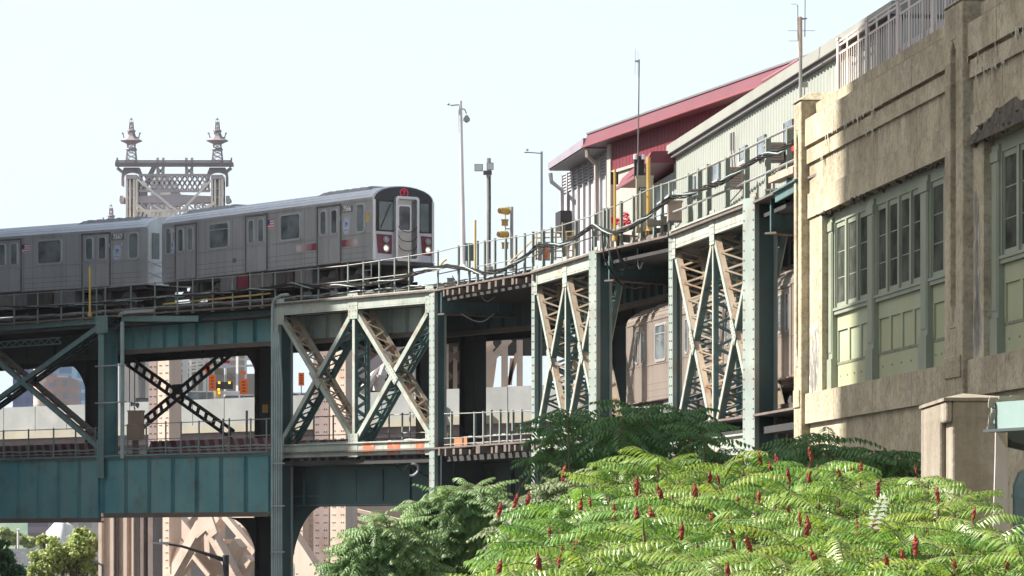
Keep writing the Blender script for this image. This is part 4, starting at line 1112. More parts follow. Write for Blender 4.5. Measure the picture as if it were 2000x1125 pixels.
for (px, py, sx, sz) in ((935, 328, .15, .13), (957.5, 325.5, .12, .13)):
    m = MB(); c = W(px, py, 143.7); m.hexa([(c.x - sx, c.y - .12, c.z - sz), (c.x + sx, c.y - .12, c.z - sz), (c.x + sx * .7, c.y + .12, c.z - sz * .7), (c.x - sx * .7, c.y + .12, c.z - sz * .7), (c.x - sx, c.y - .12, c.z + sz), (c.x + sx, c.y - .12, c.z + sz), (c.x + sx * .7, c.y + .12, c.z + sz * .7), (c.x - sx * .7, c.y + .12, c.z + sz * .7)])
    lp = m.build('floodlight', GALV, r); m = MB(); m.box((c.x - sx * .8, c.y - .135, c.z - sz * .8), (c.x + sx * .8, c.y - .12, c.z + sz * .8)); sub(m, 'lens', ALU, lp)
m = MB()
for k in range(5): m.tube([W(955, 360 + 25 * k, 143.9), W(957.5, 362 + 25 * k, 143.8)], .02, 5)
m.tube([W(956.5, 345, 143.9), W(957.5, 400, 143.9), W(956.5, 505, 143.9)], .02, 5); m.build('cable', CABLE, r)
r, b, t = pole('slim pale street lamp left of the red roofed station building', 1058, 296, 480, 165, .05, WPOLE, 'street lamp', name='street_lamp')
m = MB(); m.tube([W(1058, 300, 165), W(1050, 299, 165), W(1040, 298, 165), W(1030, 297.5, 165)], .025); m.lathe(W(1030, 293, 165), [(0, -.05), (.07, 0), (0, .06)], 6); m.box(tuple(W(1024, 299, 165.1)), tuple(W(1034, 296.5, 164.9))); m.build('lamp_arm', WPOLE, r)
# yellow signal
r, b, t = pole('slim post with stacked yellow railway signal lamps and visors', 999.5, 404, 522, 139, .055, GALV, 'signal', name='railway_signal', n=8)
for (px, py, big) in ((983, 412, 1), (986, 435, 0), (981, 458, 1), (986.5, 480, 0)):
    m = MB(); c = W(px, py, 139)
    if big:
        m.tube([(c.x + .16, c.y + .1, c.z), (c.x - .02, c.y - .05, c.z), (c.x - .13, c.y - .17, c.z)], .13, 12, r2=.105)
        lp = m.build('signal_lamp', YEL, r); m = MB(); m.tube([(c.x - .13, c.y - .171, c.z), (c.x - .14, c.y - .18, c.z)], .085, 10); sub(m, 'lens', RUBBER, lp)
    else:
        m.box((c.x - .11, c.y - .1, c.z - .1), (c.x + .11, c.y + .1, c.z + .1)); m.box((c.x - .13, c.y - .13, c.z + .08), (c.x + .13, c.y + .1, c.z + .11)); m.build('signal_box', YEL, r)
m = MB(); m.tube([W(987, 408, 139.1), W(987, 495, 139.1)], .02, 5)
for y in (405, 447): m.tube([W(987, y, 139.1), W(999, y, 139.1)], .02, 5)
m.build('lamp_bracket', GALV, r)
for (lab, px, y0, y1, d, rr_, mt) in (('yellow marker post standing in front of the second train car', 175.5, 521, 612, 161.5, .045, YEL), ('faded yellow post in the gap beside the floodlight pole', 928, 430, 528, 140.6, .045, YELP), ('yellow post with a black plate in front of the cream wall', 1201, 331, 462, 123.6, .04, YEL), ('thick yellow post before the beige cabinet', 1266.5, 307, 452, 121.5, .055, YEL)):
    r, b, t = pole(lab, px, y0, y1, d, rr_, mt, 'post', name='yellow_post', group='yellow marker posts on the upper deck', n=8)
    if px == 1201:
        m = MB(); c = W(1200, 348, 123.8); m.box((c.x - .12, c.y, c.z - .19), (c.x + .12, c.y + .05, c.z + .19)); m.build('black_plate', RUBBER, r)
r = thing('relay_box', 'dark green box on a thin post behind the railing gap', 'equipment box', W(917, 520, 143))
m = MB(); c = W(917, 493, 143); m.box((c.x - .15, c.y, c.z - .28), (c.x + .15, c.y + .25, c.z + .3)); m.box((c.x - .17, c.y - .02, c.z + .28), (c.x + .17, c.y + .28, c.z + .32)); m.build('cabinet', PAINTD, r)
m = MB(); m.tube([W(913, 478, 143.2), W(913, 522, 143.2)], .03); m.build('post', GALV, r)
m = MB(); pts = [W(858, 520, 145.5), W(866, 510, 145.5), W(872, 506, 145.5)]; m.tube(pts, .05, 6); tag(m.build('bent_pipe', YELP), 'short bent pale yellow pipe at the nose of the train', 'pipe')
r = thing('yellow_fence', 'yellow pipe guard fence left of the station building', 'fence', W(1075, 508, 136))
for px in (1047, 1062, 1085, 1105, 1120):
    m = MB(); m.tube([W(px, 508, 136), W(px + 1, 452, 136)], .035, 6); m.build('post', YELP, r)
for y in (453, 463, 476, 490, 503):
    m = MB(); m.tube([W(1046, y + 2, 136), W(1122, y - 1, 136)], .025, 6); m.build('rail', YELP, r)
m = MB(); m.tube([W(996, 512, 136.5), W(1020, 490, 136.5), W(1046, 462, 136.5)], .03, 6); m.build('stair_rail', YELP, r)
m = MB(); c = W(1065, 495, 135.6); m.box((c.x - .1, c.y, c.z - .17), (c.x + .1, c.y + .03, c.z + .17)); r = tag(m.build('orange_sign', ORANGE), 'small orange sign on the grey box by the yellow fence', 'sign')
m = MB(); m.box((c.x - .045, c.y - .004, c.z - .08), (c.x - .0, c.y - .001, c.z + .13)); m.box((c.x - .05, c.y - .004, c.z - .13), (c.x + .05, c.y - .001, c.z - .1)); o = m.build('sign_print', FLAGR, r)
m = MB(); c = W(1066, 478, 135.9); m.box((c.x - .26, c.y, c.z - .5), (c.x + .28, c.y + .4, c.z + .1)); r = tag(m.build('switch_box', PAINT), 'pale grey green box with yellow warning strip beside the yellow fence', 'equipment box')
m = MB(); m.box((c.x - .2, c.y - .01, c.z - .05), (c.x - .02, c.y, c.z + .07)); m.box((c.x + .06, c.y - .01, c.z - .05), (c.x + .2, c.y, c.z + .07)); m.build('warning_strip', YEL, r)

# ------------------------------------------------------------------ red roofed station building
r = thing('station_house', 'station building with red metal upper wall and cream lower wall behind the railing', 'building', (3.28, 138, ZT))
SK = 138 / 131; K0 = V((3.11, 131, 0)) * SK; K1 = V((6.92, 116.5, 0)) * SK; zk = lambda z: EYE + (z - EYE) * SK; e = (K1 - K0).normalized(); nn = V((-e.y, e.x, 0)); LK = (K1 - K0).length + 14
zE = zk(14.46)
m = MB(); m.obox(P3(K0, ZT) + nn * .05, e * LK, nn * 7, V((0, 0, zk(13.55) - ZT))); m.build('cream_wall', CREAMW, r)
m = MB(); m.obox(P3(K0, zk(13.55)), e * LK, nn * 7, V((0, 0, zE - zk(13.55) + .2)))
k = int(LK / .4)
for i in range(k): m.obox(P3(K0, zk(13.55)) + e * (.4 * i) - nn * .008, e * .05, nn * .012, V((0, 0, zE - zk(13.55))))
m.build('red_wall', REDB, r)
m = MB(); m.obox(P3(K0, zk(13.47)) - nn * .03 + e * .0, e * LK, nn * .04, V((0, 0, .1))); m.build('flashing_strip', CREAMW, r)
m = MB(); m.obox(P3(K0 - e * .1, ZT) - nn * .06, e * .45, nn * .3, V((0, 0, zE - ZT - .02))); m.build('corner_pilaster', CREAMW, r)
# roof with deep fascia following the eaves, then the lower grey wing under the overhang
Rz = zE
fa = K0 - e * 1.3
m = MB(); m.hexa([P3(fa, Rz) - nn * .55, P3(K0 + e * LK, Rz) - nn * .55, P3(K0 + e * LK, Rz) + nn * 7.5, P3(fa, Rz) + nn * 7.5, P3(fa, Rz + .42) - nn * .40, P3(K0 + e * LK, Rz + .42) - nn * .40, P3(K0 + e * LK, Rz + .55) + nn * 7.5, P3(fa, Rz + .55) + nn * 7.5]); m.build('roof', M('dull_red_fascia', (.155, .04, .055), (.135, .034, .047), .4, .5, streak=(.10, .03, .04)), r)
m = MB(); m.obox(P3(fa, Rz - .03) - nn * .6, e * (LK + 1.3), nn * .08, V((0, 0, .07))); m.build('eave_gutter', REDL, r)
m = MB(); m.obox(P3(fa, Rz + .42) - nn * .44, e * (LK + 1.3), nn * .3, V((0, 0, .06))); m.build('ridge_flashing', GREYD, r)
# wing
E0 = V(pxd(1070, 147.5) + (0,)); E1 = fa - nn * .55; E1.z = 0
e2 = (E0 - E1).normalized(); n2 = V((e2.y, -e2.x, 0)); L2 = (E0 - E1).length   # n2 points inward (right/back)
if n2.x < 0: n2 = -n2
m = MB(); m.hexa([P3(E1, Rz - .0), P3(E0, Rz - .0), P3(E0, Rz) + n2 * 6, P3(E1, Rz) + n2 * 6, P3(E1, Rz + .3), P3(E0, Rz + .22), P3(E0, Rz + .3) + n2 * 6, P3(E1, Rz + .42) + n2 * 6]); m.build('wing_roof', M('purple_grey_fascia', (.28, .24, .28), None, 1, .5), r)
m = MB(); m.obox(P3(E1, Rz - .05) + n2 * .05, e2 * (L2 - .05), n2 * 5.8, V((0, 0, .04))); m.build('soffit', GREYD, r)
w0 = K0 + nn * .4 - e * .1; w1 = V(pxd(1101, 149.2) + (0,)); ew = (w1 - w0).normalized(); Lw = (w1 - w0).length; nw = V((ew.y, -ew.x, 0)); 
if nw.x < 0: nw = -nw
m = MB(); m.obox(P3(w0, ZT), ew * Lw, nw * 5, V((0, 0, zk(13.72) - ZT)))
m.build('grey_wall', GREYW, r)
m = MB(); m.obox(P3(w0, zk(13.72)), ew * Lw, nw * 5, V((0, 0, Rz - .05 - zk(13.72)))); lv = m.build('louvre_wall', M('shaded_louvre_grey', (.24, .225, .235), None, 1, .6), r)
m = MB()
for k in range(7): m.obox(P3(w0, zk(13.76) + k * .11) - nw * .05, ew * Lw, nw * .06, V((0, 0, .05)))
sub(m, 'louvre_blades', GREYW, lv)
m = MB()
for k in range(11): m.obox(P3(w0, ZT) + ew * (Lw * k / 10 - .06) - nw * .09, ew * .12, nw * .1, V((0, 0, Rz - .06 - ZT)))
m.build('wall_posts', GREYW, r)
m = MB(); m.obox(P3(w0, ZT) + ew * (Lw * .72) - nw * .02, ew * .9, nw * .05, V((0, 0, 2.05))); m.build('door', GREYD, r)
m = MB(); m.obox(P3(w0, zk(12.3)) + ew * (Lw * .80) - nw * .5, ew * 1.1, nw * .4, V((0, 0, .75))); m.build('fan_unit', RUBBER, r)
for (pts) in ([(1147, 293, 139.2), (1147.5, 305, 139.2), (1158, 315, 139.4), (1165, 321, 139.6), (1166, 420, 139.6), (1166, 470, 139.6)], [(1075, 338, 146.8), (1076, 354, 146.8), (1097, 371, 148.0), (1098, 470, 148.0)]):
    m = MB(); m.tube([W(*p) for p in pts], .085, 6); m.build('downpipe', CREAMW if pts[0][0] > 1100 else GREYW, r)
# writing sprayed on the cream wall
sp = MB()
def stroke(pts, off=-.062, wd=.035):
    ps = []
    for (px, py) in pts:
        k = (px - 1000) / F; fa_ = K0.x - k * K0.y; t = -(K0.x - k * K0.y) / (e.x - k * e.y); c = K0 + e * t
        ps.append(P3(c, Zat(py, c.y)) + nn * (off + .05))
    sp.tube(ps, wd, 4)
stroke([(1192, 441), (1195, 426), (1198, 424), (1197, 434), (1201, 424), (1203, 426), (1201, 439)])
stroke([(1206, 427), (1205, 438), (1211, 436), (1206, 433), (1211, 428), (1206, 427)])
stroke([(1214, 419), (1219, 415), (1226, 417), (1226, 423), (1220, 424), (1221, 420)])
stroke([(1214, 440), (1219, 428), (1222, 430), (1220, 440), (1216, 436), (1224, 434)])
stroke([(1226, 429), (1229, 428), (1227, 434), (1231, 434), (1228, 441), (1224, 440)])
o = sp.build('red_graffiti', FLAGR, r)
# far roof segment, its sunlit sheen put into a pink colour
r = thing('station_canopy', 'sloping red canopy roof tinted with sunlit sheen between the red building and the concrete station', 'canopy', (*pxd(1500, 119), ZT))
a = W(1488, 161, 121); b = W(1562, 117, 108); c = W(1562, 140, 108); d_ = W(1488, 188, 121)
m = MB(); m.prism([a, b, c, d_], V((.9, .1, .05))); m.build('roof', PINKR, r)
m = MB(); m.tube([W(1488, 161, 121) , W(1562, 117, 108)], .06, 6); m.build('ridge', REDL, r)
m = MB(); m.box((a.x + .3, a.y, ZT), (a.x + .6, a.y + .3, a.z - .1)); m.box((b.x + .3, b.y, ZT), (b.x + .6, b.y + .3, b.z - .1)); m.build('support_post', GREYD, r)

# ------------------------------------------------------------------ corrugated shed on the platform
S0 = V((4.98, 126.1, 0)); S1 = V((7.35, 105, 0)); es = (S1 - S0).normalized(); ns = V((-es.y, es.x, 0)); LS = 34.0
r = thing('platform_shed', 'long pale green corrugated shed with small dark windows on the upper platform', 'shed', (4.98, 126.1, ZT))
def sA(px):  # distance along the shed wall seen at photo column px
    k = (px - 1000) / F; return -(S0.x - k * S0.y) / (es.x - k * es.y)
def sZ(px, py):
    t = sA(px); return Zat(py, S0.y + es.y * t)
m = MB(); zb0 = 10.5; zt0 = 13.62; pt = .42; k = int(LS / pt)
prof = []
for i in range(k):
    prof += [(i * pt, 0), (i * pt + .26, 0), (i * pt + .30, -.028), (i * pt + .38, -.028)]
prof.append((k * pt, 0))
vs = [P3(S0, zb0) + es * a_ + ns * o_ for a_, o_ in prof] + [P3(S0, zt0) + es * a_ + ns * o_ for a_, o_ in prof]; n_ = len(prof)
m.add(vs, [(i, i + 1, n_ + i + 1, n_ + i) for i in range(n_ - 1)])
m.build('corrugated_wall', CORR, r)
m = MB(); m.obox(P3(S0, zb0) + ns * .06, es * LS, ns * 5, V((0, 0, zt0 - zb0 - .1))); m.build('inner_wall', CORR, r)
m = MB(); m.hexa([P3(S0, zt0) - ns * .25, P3(S0, zt0) - ns * .25 + es * LS, P3(S0, zt0) + ns * 5 + es * LS, P3(S0, zt0) + ns * 5, P3(S0, zt0 + .3) - ns * .22, P3(S0, zt0 + .3) - ns * .22 + es * LS, P3(S0, zt0 + .9) + ns * 5 + es * LS, P3(S0, zt0 + .9) + ns * 5]); m.build('roof_fascia', M('pale_tan_fascia', (.26, .26, .225), None, .6, .5), r)
m = MB(); m.obox(P3(S0, zt0 - .12) - ns * .16, es * LS, ns * .12, V((0, 0, .11))); m.build('gutter', GREYD, r)
# lower lean-to at its far end with a small red roof
m = MB(); q0 = S0 - es * 6.2; m.obox(P3(q0, zb0) - ns * .02, es * 6.2, ns * 4, V((0, 0, 13.1 - zb0))); m.build('lean_to_wall', M('pale_blue_cladding', (.40, .47, .49), (.36, .43, .45), .6, .5, streak=(.33, .38, .40)), r)
m = MB(); m.hexa([P3(q0, 13.15) - ns * .9, P3(S0 + es * .4, 13.35) - ns * .9, P3(S0 + es * .4, 13.35) + ns * 3, P3(q0, 13.15) + ns * 3, P3(q0, 13.45) - ns * .75, P3(S0 + es * .4, 13.7) - ns * .75, P3(S0 + es * .4, 13.9) + ns * 3, P3(q0, 13.65) + ns * 3]); m.build('porch_roof', REDB, r)
m = MB(); m.obox(P3(q0, 13.08) - ns * .95, es * 6.6, ns * .06, V((0, 0, .1))); m.build('porch_gutter', REDL, r)
for (px0, px1, y0, y1) in ((1352, 1361, 344, 378), (1396, 1408, 318, 350), (1449, 1461, 283, 312), (1484, 1498, 262, 300), (1536, 1552, 232, 282)):
    m = MB(); a0 = sA(px0); a1 = sA(px1); z1 = sZ(px1, y0); z0 = sZ(px1, y1) ; m.obox(P3(S0, z0) + es * a0 - ns * .07, es * (a1 - a0), ns * .1, V((0, 0, z1 - z0))); wo = m.build('window', GLASS, r)
    m = MB(); m.obox(P3(S0, z0 - .08) + es * (a0 - .05) - ns * .12, es * (a1 - a0 + .1), ns * .12, V((0, 0, .08))); m.obox(P3(S0, z0) + es * (a0 - .1) - ns * .09, es * .1, ns * .1, V((0, 0, z1 - z0))); sub(m, 'frame', GREYW, wo)
m = MB()
for (px, y0, y1) in ((1436, 260, 330), (1441, 258, 330)):
    t = sA(px); m.tube([P3(S0 + es * t, sZ(px, y0)) - ns * .12, P3(S0 + es * t, sZ(px, (y0 + y1) / 2)) - ns * .12, P3(S0 + es * (t + .2), sZ(px, y1)) - ns * .12], .03, 5)
m.build('wall_conduit', GREYD, r)
# air conditioners on brackets
BEI = M('beige_metal_box', (.42, .32, .26), (.36, .27, .21), 1.5, .6, stain=(.25, .13, .08), stain_amt=.6)
for (lab, px0, px1, y0, y1, d) in (('beige air conditioner box above the timber ends, left of the tall frame', 1305, 1332, 394, 430, 118.5), ('rusty beige air conditioner with bracket in the middle of the shed', 1423, 1452, 329, 364, 112.5), ('pinkish beige air conditioner box on the near end of the shed', 1498, 1531, 281, 312, 106.5)):
    a = W(px0, y1, d); b = W(px1, y0, d); r = thing('air_conditioner', lab, 'air conditioner', a, group='air conditioners along the shed')
    m = MB(); m.box((a.x, a.y, a.z), (b.x, a.y + 1.0, b.z)); m.box((a.x - .03, a.y - .03, b.z), (b.x + .03, a.y + 1.0, b.z + .04)); o = m.build('casing', BEI, r)
    m = MB()
    for k in range(6): z = a.z + (b.z - a.z) * (k + .8) / 7; m.box((a.x + .06, a.y - .015, z), (b.x - .06, a.y, z + .025))
    m.build('grille', GREYD if px0 > 1400 else BEI, r)
    m = MB(); m.beam((a.x, a.y, a.z - .03), (b.x, a.y, a.z - .03), .05, .05); m.beam((a.x + .02, a.y, a.z - .45), (b.x, a.y, a.z - .03), .03, .03); m.beam((a.x, a.y, a.z - .03), (a.x, a.y, a.z - .5), .04, .04); m.build('bracket', GREYD, r)
# beige cabinet, dark equipment stack, antennas, red signal
r = thing('equipment_cabinet', 'beige steel cabinet standing behind the thick yellow post', 'cabinet', W(1255, 450, 122.5))
a = W(1243, 452, 122.5); b = W(1276, 346, 122.5); m = MB(); m.box((a.x, a.y, a.z), (b.x, a.y + .6, b.z)); m.box((a.x - .02, a.y - .02, b.z), (b.x + .02, a.y + .62, b.z + .05)); m.build('casing', M('cabinet_beige', (.42, .355, .26), (.38, .32, .235), 1, .6), r)
m = MB(); c = W(1256, 370, 122.45); m.box((c.x - .13, c.y - .015, c.z - .06), (c.x + .13, c.y, c.z + .06)); o = m.build('black_nameplate', RUBBER, r)
m = MB()
for k in range(4): m.box((c.x - .09 + k * .05, c.y - .02, c.z - .025), (c.x - .06 + k * .05, c.y - .015, c.z + .03))
m.build('plate_marks', WHITEP, r)
r = thing('antenna_mast', 'thin antenna mast rising from a dark equipment box beside the red wall', 'antenna mast', W(1245, 440, 123.2))
m = MB(); m.tube([W(1243, 445, 123.2), W(1246, 310, 123.2), W(1248.5, 116, 123.2)], .035, 6, r2=.02); m.build('mast', GREYD, r)
m = MB(); m.tube([W(1240, 119, 123.2), W(1249, 120, 123.2)], .03, 5); m.tube([W(1241, 96, 123.2), W(1240, 146, 123.2)], .008, 4); m.tube([W(1246, 100, 123.2), W(1246, 150, 123.2)], .006, 4); m.build('aerial', GALV, r)
m = MB(); a = W(1239, 345, 123.3); b = W(1259, 305, 123.3); m.box((a.x, a.y, a.z), (b.x, a.y + .4, b.z)); m.box((a.x + .05, a.y - .05, a.z - .8), (a.x + .12, a.y, b.z + .05)); m.box((b.x - .06, a.y - .05, a.z - .5), (b.x, a.y, b.z + .02)); m.build('equipment_box', RUBBER, r)
m = MB()
for px in (1241, 1256): c = W(px, 306, 123.2); m.lathe(c, [(.06, -.08), (.06, .06), (0, .08)], 8)
m.build('cap', WHITEP, r)
r = thing('antenna_mast', 'rusty antenna mast with cross elements in front of the corner of the concrete building', 'antenna mast', W(1563.5, 210, 101))
m = MB(); m.tube([W(1563.5, 230, 101), W(1563.5, 110, 101)], .042, 8); m.build('mast', GALV, r)
m = MB(); m.tube([W(1563.5, 110, 101), W(1563, 33, 101)], .05, 8); m.build('mast', BEI, r)
m = MB(); m.tube([W(1558, 10, 101), W(1558.5, 80, 101)], .012, 4); m.tube([W(1572.5, -20, 101), W(1572, 72, 101)], .012, 4); m.tube([W(1557, 38, 101), W(1576, 36, 101)], .02, 4)
for (y, x0, x1) in ((60, 1538, 1560), (80, 1540, 1558), (8, 1545, 1557), (60, 1560, 1592)): m.tube([W(x0, y, 101), W(x1, y, 101)], .006, 4)
m.build('aerial', GREYD, r)
m = MB(); c = W(1570, 165, 101); m.box((c.x - .05, c.y, c.z - .06), (c.x + .1, c.y + .1, c.z + .06)); m.tube([W(1564, 165, 101), W(1571, 165, 101)], .02, 5); m.tube([W(1571, 165, 101), W(1571, 200, 101)], .015, 5); m.build('clamp_box', GALV, r)
r = thing('railway_signal', 'small railway signal with one lit red lamp beside the concrete building', 'signal', W(1546, 345, 104))
m = MB(); m.tube([W(1546, 345, 104), W(1546, 268, 104)], .06, 8); m.build('post', GREYD, r)
m = MB(); a = W(1539, 300, 103.8); b = W(1553, 272, 103.8); m.box((a.x, a.y, a.z), (b.x, a.y + .2, b.z)); m.build('lamp_housing', RUBBER, r)
m = MB(); c = W(1546, 289.5, 103.7); m.lathe((0, 0, 0), [(0, 0), (.075, 0), (.06, .03), (0, .04)], 12); m.v = [(c.x + x, c.y - z, c.z + y) for x, y, z in m.v]; m.build('red_lamp', M('lit_red_lamp', (.6, .01, .01), emit=(1, .015, .02), emit_s=3.5), r)
m = MB(); c = W(1546, 277, 103.7)
for k in range(5): m.tube([W(1541 + 3 * k, 270 + 2 * k, 103.6), W(1543 + 2.5 * k, 281 - k, 103.6)], .025, 5)
m.build('wiring', ALU, r)
m = MB(); a = W(1512, 350, 104.6); b = W(1560, 325, 104.0)
m.beam(W(1512, 352, 104.6), W(1560, 332, 101.6), .3, .16); m.beam(W(1520, 345, 104.6), W(1556, 330, 102), .12, .2); tag(m.build('rusty_pipe', BEI), 'rusty pipe and rubble along the deck edge at the concrete building', 'pipe')
# stepped timber platform between the two sunlit frames
r = thing('timber_platform', 'stepped grey timber platform jutting out between the two sunlit X frames', 'platform', W(1240, 470, 123))
m = MB()
for k, (px, py) in enumerate(((1196, 462), (1250, 470), (1271, 462), (1289, 452), (1304, 443))):
    pass
m.beam(W(1196, 463.5, 124), W(1246, 468, 123.4), .3, .24); m.beam(W(1246, 473, 123.2), W(1310, 462, 119.6), .4, .25); m.build('edge_beam', TIE, r)
m = MB()
for (px0, px1, y0, y1, d) in ((1248, 1264, 453, 470, 122.4), (1264, 1281, 450, 466, 121.4), (1281, 1292, 445, 460, 120.6), (1291, 1309, 440, 455, 119.9)):
    a = W(px0, y1, d); b = W(px1, y0, d); m.box((a.x, a.y, a.z), (b.x - .03, a.y + 1.6, b.z))
m.build('timber_blocks', TIE, r)
m = MB(); c = W(1288, 440, 119.5)
for k in range(14):
    px = 1272 + 2.7 * k; c = W(px + R.uniform(-2, 2), 438 + R.uniform(-4, 5) - (px - 1272) * .25, 119.8); s = R.uniform(.06, .16); m.box((c.x - s, c.y - s, c.z - s * .6), (c.x + s, c.y + s, c.z + s * .6))
m.build('rubble', LEDGE, r)
# ------------------------------------------------------------------ concrete station building (local frame: x along facade towards the camera, -y outwards)
uB = V((1.7, -16.5, 0)).normalized(); RZ = math.atan2(uB.y, uB.x)
Q0 = V((7.2, 100.0, 0))
bld = thing('station_building', 'stained tan concrete station building with green windows and panels', 'building', (Q0.x, Q0.y, 0), RZ, world=False)
def aB(px): k = (px - 1000) / F; return (100 * k - 7.2) / (.1025 + .9947 * k)
LB = 62.0
m = MB()
pier = [(-.95, .05), (16.95, 18.66), (36.2, 37.9), (55.5, 57.2)]
bays = [(.05, 16.95), (18.66, 36.2), (37.9, 55.5)]
# body behind
m.box((-.9, .62, GZ), (LB, 9.0, 12.3))
for (a, b) in bays:
    m.box((a, .06, GZ), (b, .62, 4.6))                   # base wall
    m.box((a, -.06, 4.6), (b, .62, 5.33))                # sill band
    m.box((a, .0, 9.6), (b, .62, 10.2)); m.box((a, .05, 10.2), (b, .62, 10.93))
    m.box((a, -.02, 10.93), (b, .62, 11.28)); m.box((a, .06, 11.28), (b, .62, 11.36)); m.box((a, -.06, 11.36), (b, .62, 12.02))
    m.hexa([(a, -.06, 12.02), (b, -.06, 12.02), (b, .62, 12.02), (a, .62, 12.02), (a, .22, 12.18), (b, .22, 12.18), (b, .62, 12.18), (a, .62, 12.18)])
    m.box((a, .2, 12.181), (b, .62, 12.42))
    m.box((a, .05, 5.331), (a + 1.75, .60, 9.599)) if a < 1 else m.box((a, .05, 5.331), (a + 1.0, .6, 9.599))
for k in range(420):  # rough spalled lintel edge
    pass
m.build('concrete_wall', CONC, bld)
JO = M('dark_joint', (.16, .13, .09), None, 4, .95)
m = MB()
for x in (3.9, 8.7, 13.1, 21.3, 25.6, 30.2):
    for (z0, z1, y) in ((4.61, 5.32, -.06), (9.61, 10.19, .0), (10.21, 10.92, .05), (11.37, 12.01, -.06)):
        dx = R.uniform(-.03, .03); m.hexa([(x, y - .003, z0), (x + .022, y - .003, z0), (x + .022, y + .01, z0), (x, y + .01, z0), (x + dx, y - .003, z1), (x + dx + .016, y - .003, z1), (x + dx + .016, y + .01, z1), (x + dx, y + .01, z1)])
kind(m.build('wall_joints', JO, bld), 'stuff')
for (a, b) in pier:
    m = MB(); w_ = b - a
    # pier with a pointed groove, built from strips
    g0 = a + w_ * .30; g1 = a + w_ * .62
    m.box((a, -.16, GZ), (g0, .62, 12.5)); m.box((g1, -.16, GZ), (b, .62, 12.5)); m.box((g0, .0, 6.2), (g1, .62, 11.55)); m.box((g0, -.16, GZ), (g1, .62, 6.0)); m.box((g0, -.16, 11.8), (g1, .62, 12.5))
    m.prism([(g0, -.16, 11.55), (g0, -.16, 11.8), ((g0 + g1) / 2, -.16, 11.8)], (0, .16, 0)); m.prism([(g1, -.16, 11.55), ((g0 + g1) / 2, -.16, 11.8), (g1, -.16, 11.8)], (0, .16, 0))
    m.prism([(g0, -.16, 6.0), ((g0 + g1) / 2, -.16, 6.0), (g0, -.16, 6.5)], (0, .16, 0)); m.prism([(g1, -.16, 6.0), (g1, -.16, 6.5), ((g0 + g1) / 2, -.16, 6.0)], (0, .16, 0))
    m.hexa([(a - .05, -.22, 12.5), (b + .05, -.22, 12.5), (b + .05, .7, 12.5), (a - .05, .7, 12.5), (a + .25, .1, 12.72), (b - .25, .1, 12.72), (b - .25, .7, 12.72), (a + .25, .7, 12.72)])
    m.box((a + .1, -.2, 5.0), (b - .1, -.16, 5.45))
    bevel(m.build('pier', CONC, bld), .03, 1)
# broken concrete edges and lime streaks
m = MB()
def lump(m, a, y, z, s, sz):
    vs = []; 
    for k in range(6):
        t = k * PI / 3 + R.uniform(-.3, .3); vs.append((a + s * math.cos(t) * R.uniform(.6, 1.1), y + s * .5 * math.sin(t) * R.uniform(.6, 1.1), z + R.uniform(-.03, .03)))
    b = len(m.v); m.add(vs + [(a + R.uniform(-.05, .05), y, z - sz), (a, y, z + .05)], [(i, (i + 1) % 6, 6) for i in range(6)] + [((i + 1) % 6, i, 7) for i in range(6)])
for k in range(90):
    a = R.uniform(.2, 16.8); lump(m, a, R.uniform(.02, .25), 9.6, R.uniform(.05, .18), R.uniform(.02, .09) * (1.6 if 2 < a < 7 else 1))
top_ = [(18.7 + .42 * k, 9.66 + (.38 * math.exp(-((k - 9) / 7) ** 2) + R.uniform(-.05, .09) if k else 0.0)) for k in range(24)]
m.prism([(x, -.075, z) for x, z in top_] + [(top_[-1][0], -.075, 9.58), (18.7, -.075, 9.58)], (0, .02, 0))
for k in range(110):
    x, z = R.choice(top_[1:16]); lump(m, x + R.uniform(-.2, .2), R.uniform(-.08, .1), R.uniform(9.6, z), R.uniform(.06, .2), R.uniform(.04, .13))
kind(m.build('broken_edge', M('dark_broken_concrete', (.06, .05, .04), (.13, .105, .08), 4, .95, bump=1, bump_scale=14), bld), 'stuff')
m = MB()
for (a, z, n_) in ((4.8, 11.33, 26), (7.2, 11.34, 16), (2.5, 10.95, 8), (8.5, 10.94, 12), (12.6, 11.8, 10), (19.4, 11.3, 20), (21, 10.95, 22), (23, 11.32, 18), (8.0, 10.0, 8)):
    for k in range(n_):
        x = a + R.gauss(0, .9); h = abs(R.gauss(.06, .12)) + .03; wd = R.uniform(.03, .16); zz = z + R.uniform(-.05, .1); y = -.066 if zz > 11.36 or 10.93 < zz < 11.28 else .043
        if zz - h < 10.93 < zz: y = -.024
        m.v += []; b = len(m.v); m.add([(x, y, zz), (x + wd, y, zz), (x + wd * .8, y, zz - h * .7), (x + wd * .4, y, zz - h), (x + wd * .1, y, zz - h * .6)], [(0, 4, 3, 2, 1)])
kind(m.build('lime_streaks', M('pale_lime', (.50, .46, .40), (.42, .37, .28), 6, .9), bld), 'stuff')
m = MB()
for k in range(60):
    z = 8.6 - 3.1 * R.random() ** .7; x = 18.66 + .25 + R.uniform(-.1, .45) * (1 - (z - 5) / 6); 
    s = R.uniform(.08, .2); b = len(m.v); m.add([(x + s * math.cos(t) * R.uniform(.5, 1), .043, z + s * 2 * math.sin(t)) for t in [i * PI / 3.5 for i in range(7)]], [tuple(range(6, -1, -1))])
    x = .35 + R.uniform(-.2, .9); z = 5.4 + 1.6 * R.random() ** 1.6
    m.add([(x + s * math.cos(t) * R.uniform(.5, 1), .043, z + s * 1.6 * math.sin(t)) for t in [i * PI / 3.5 for i in range(7)]], [tuple(range(6, -1, -1))])
kind(m.build('peeling_render', M('peeling_white_render', (.50, .48, .44), (.40, .37, .31), 6, .95), bld), 'stuff')
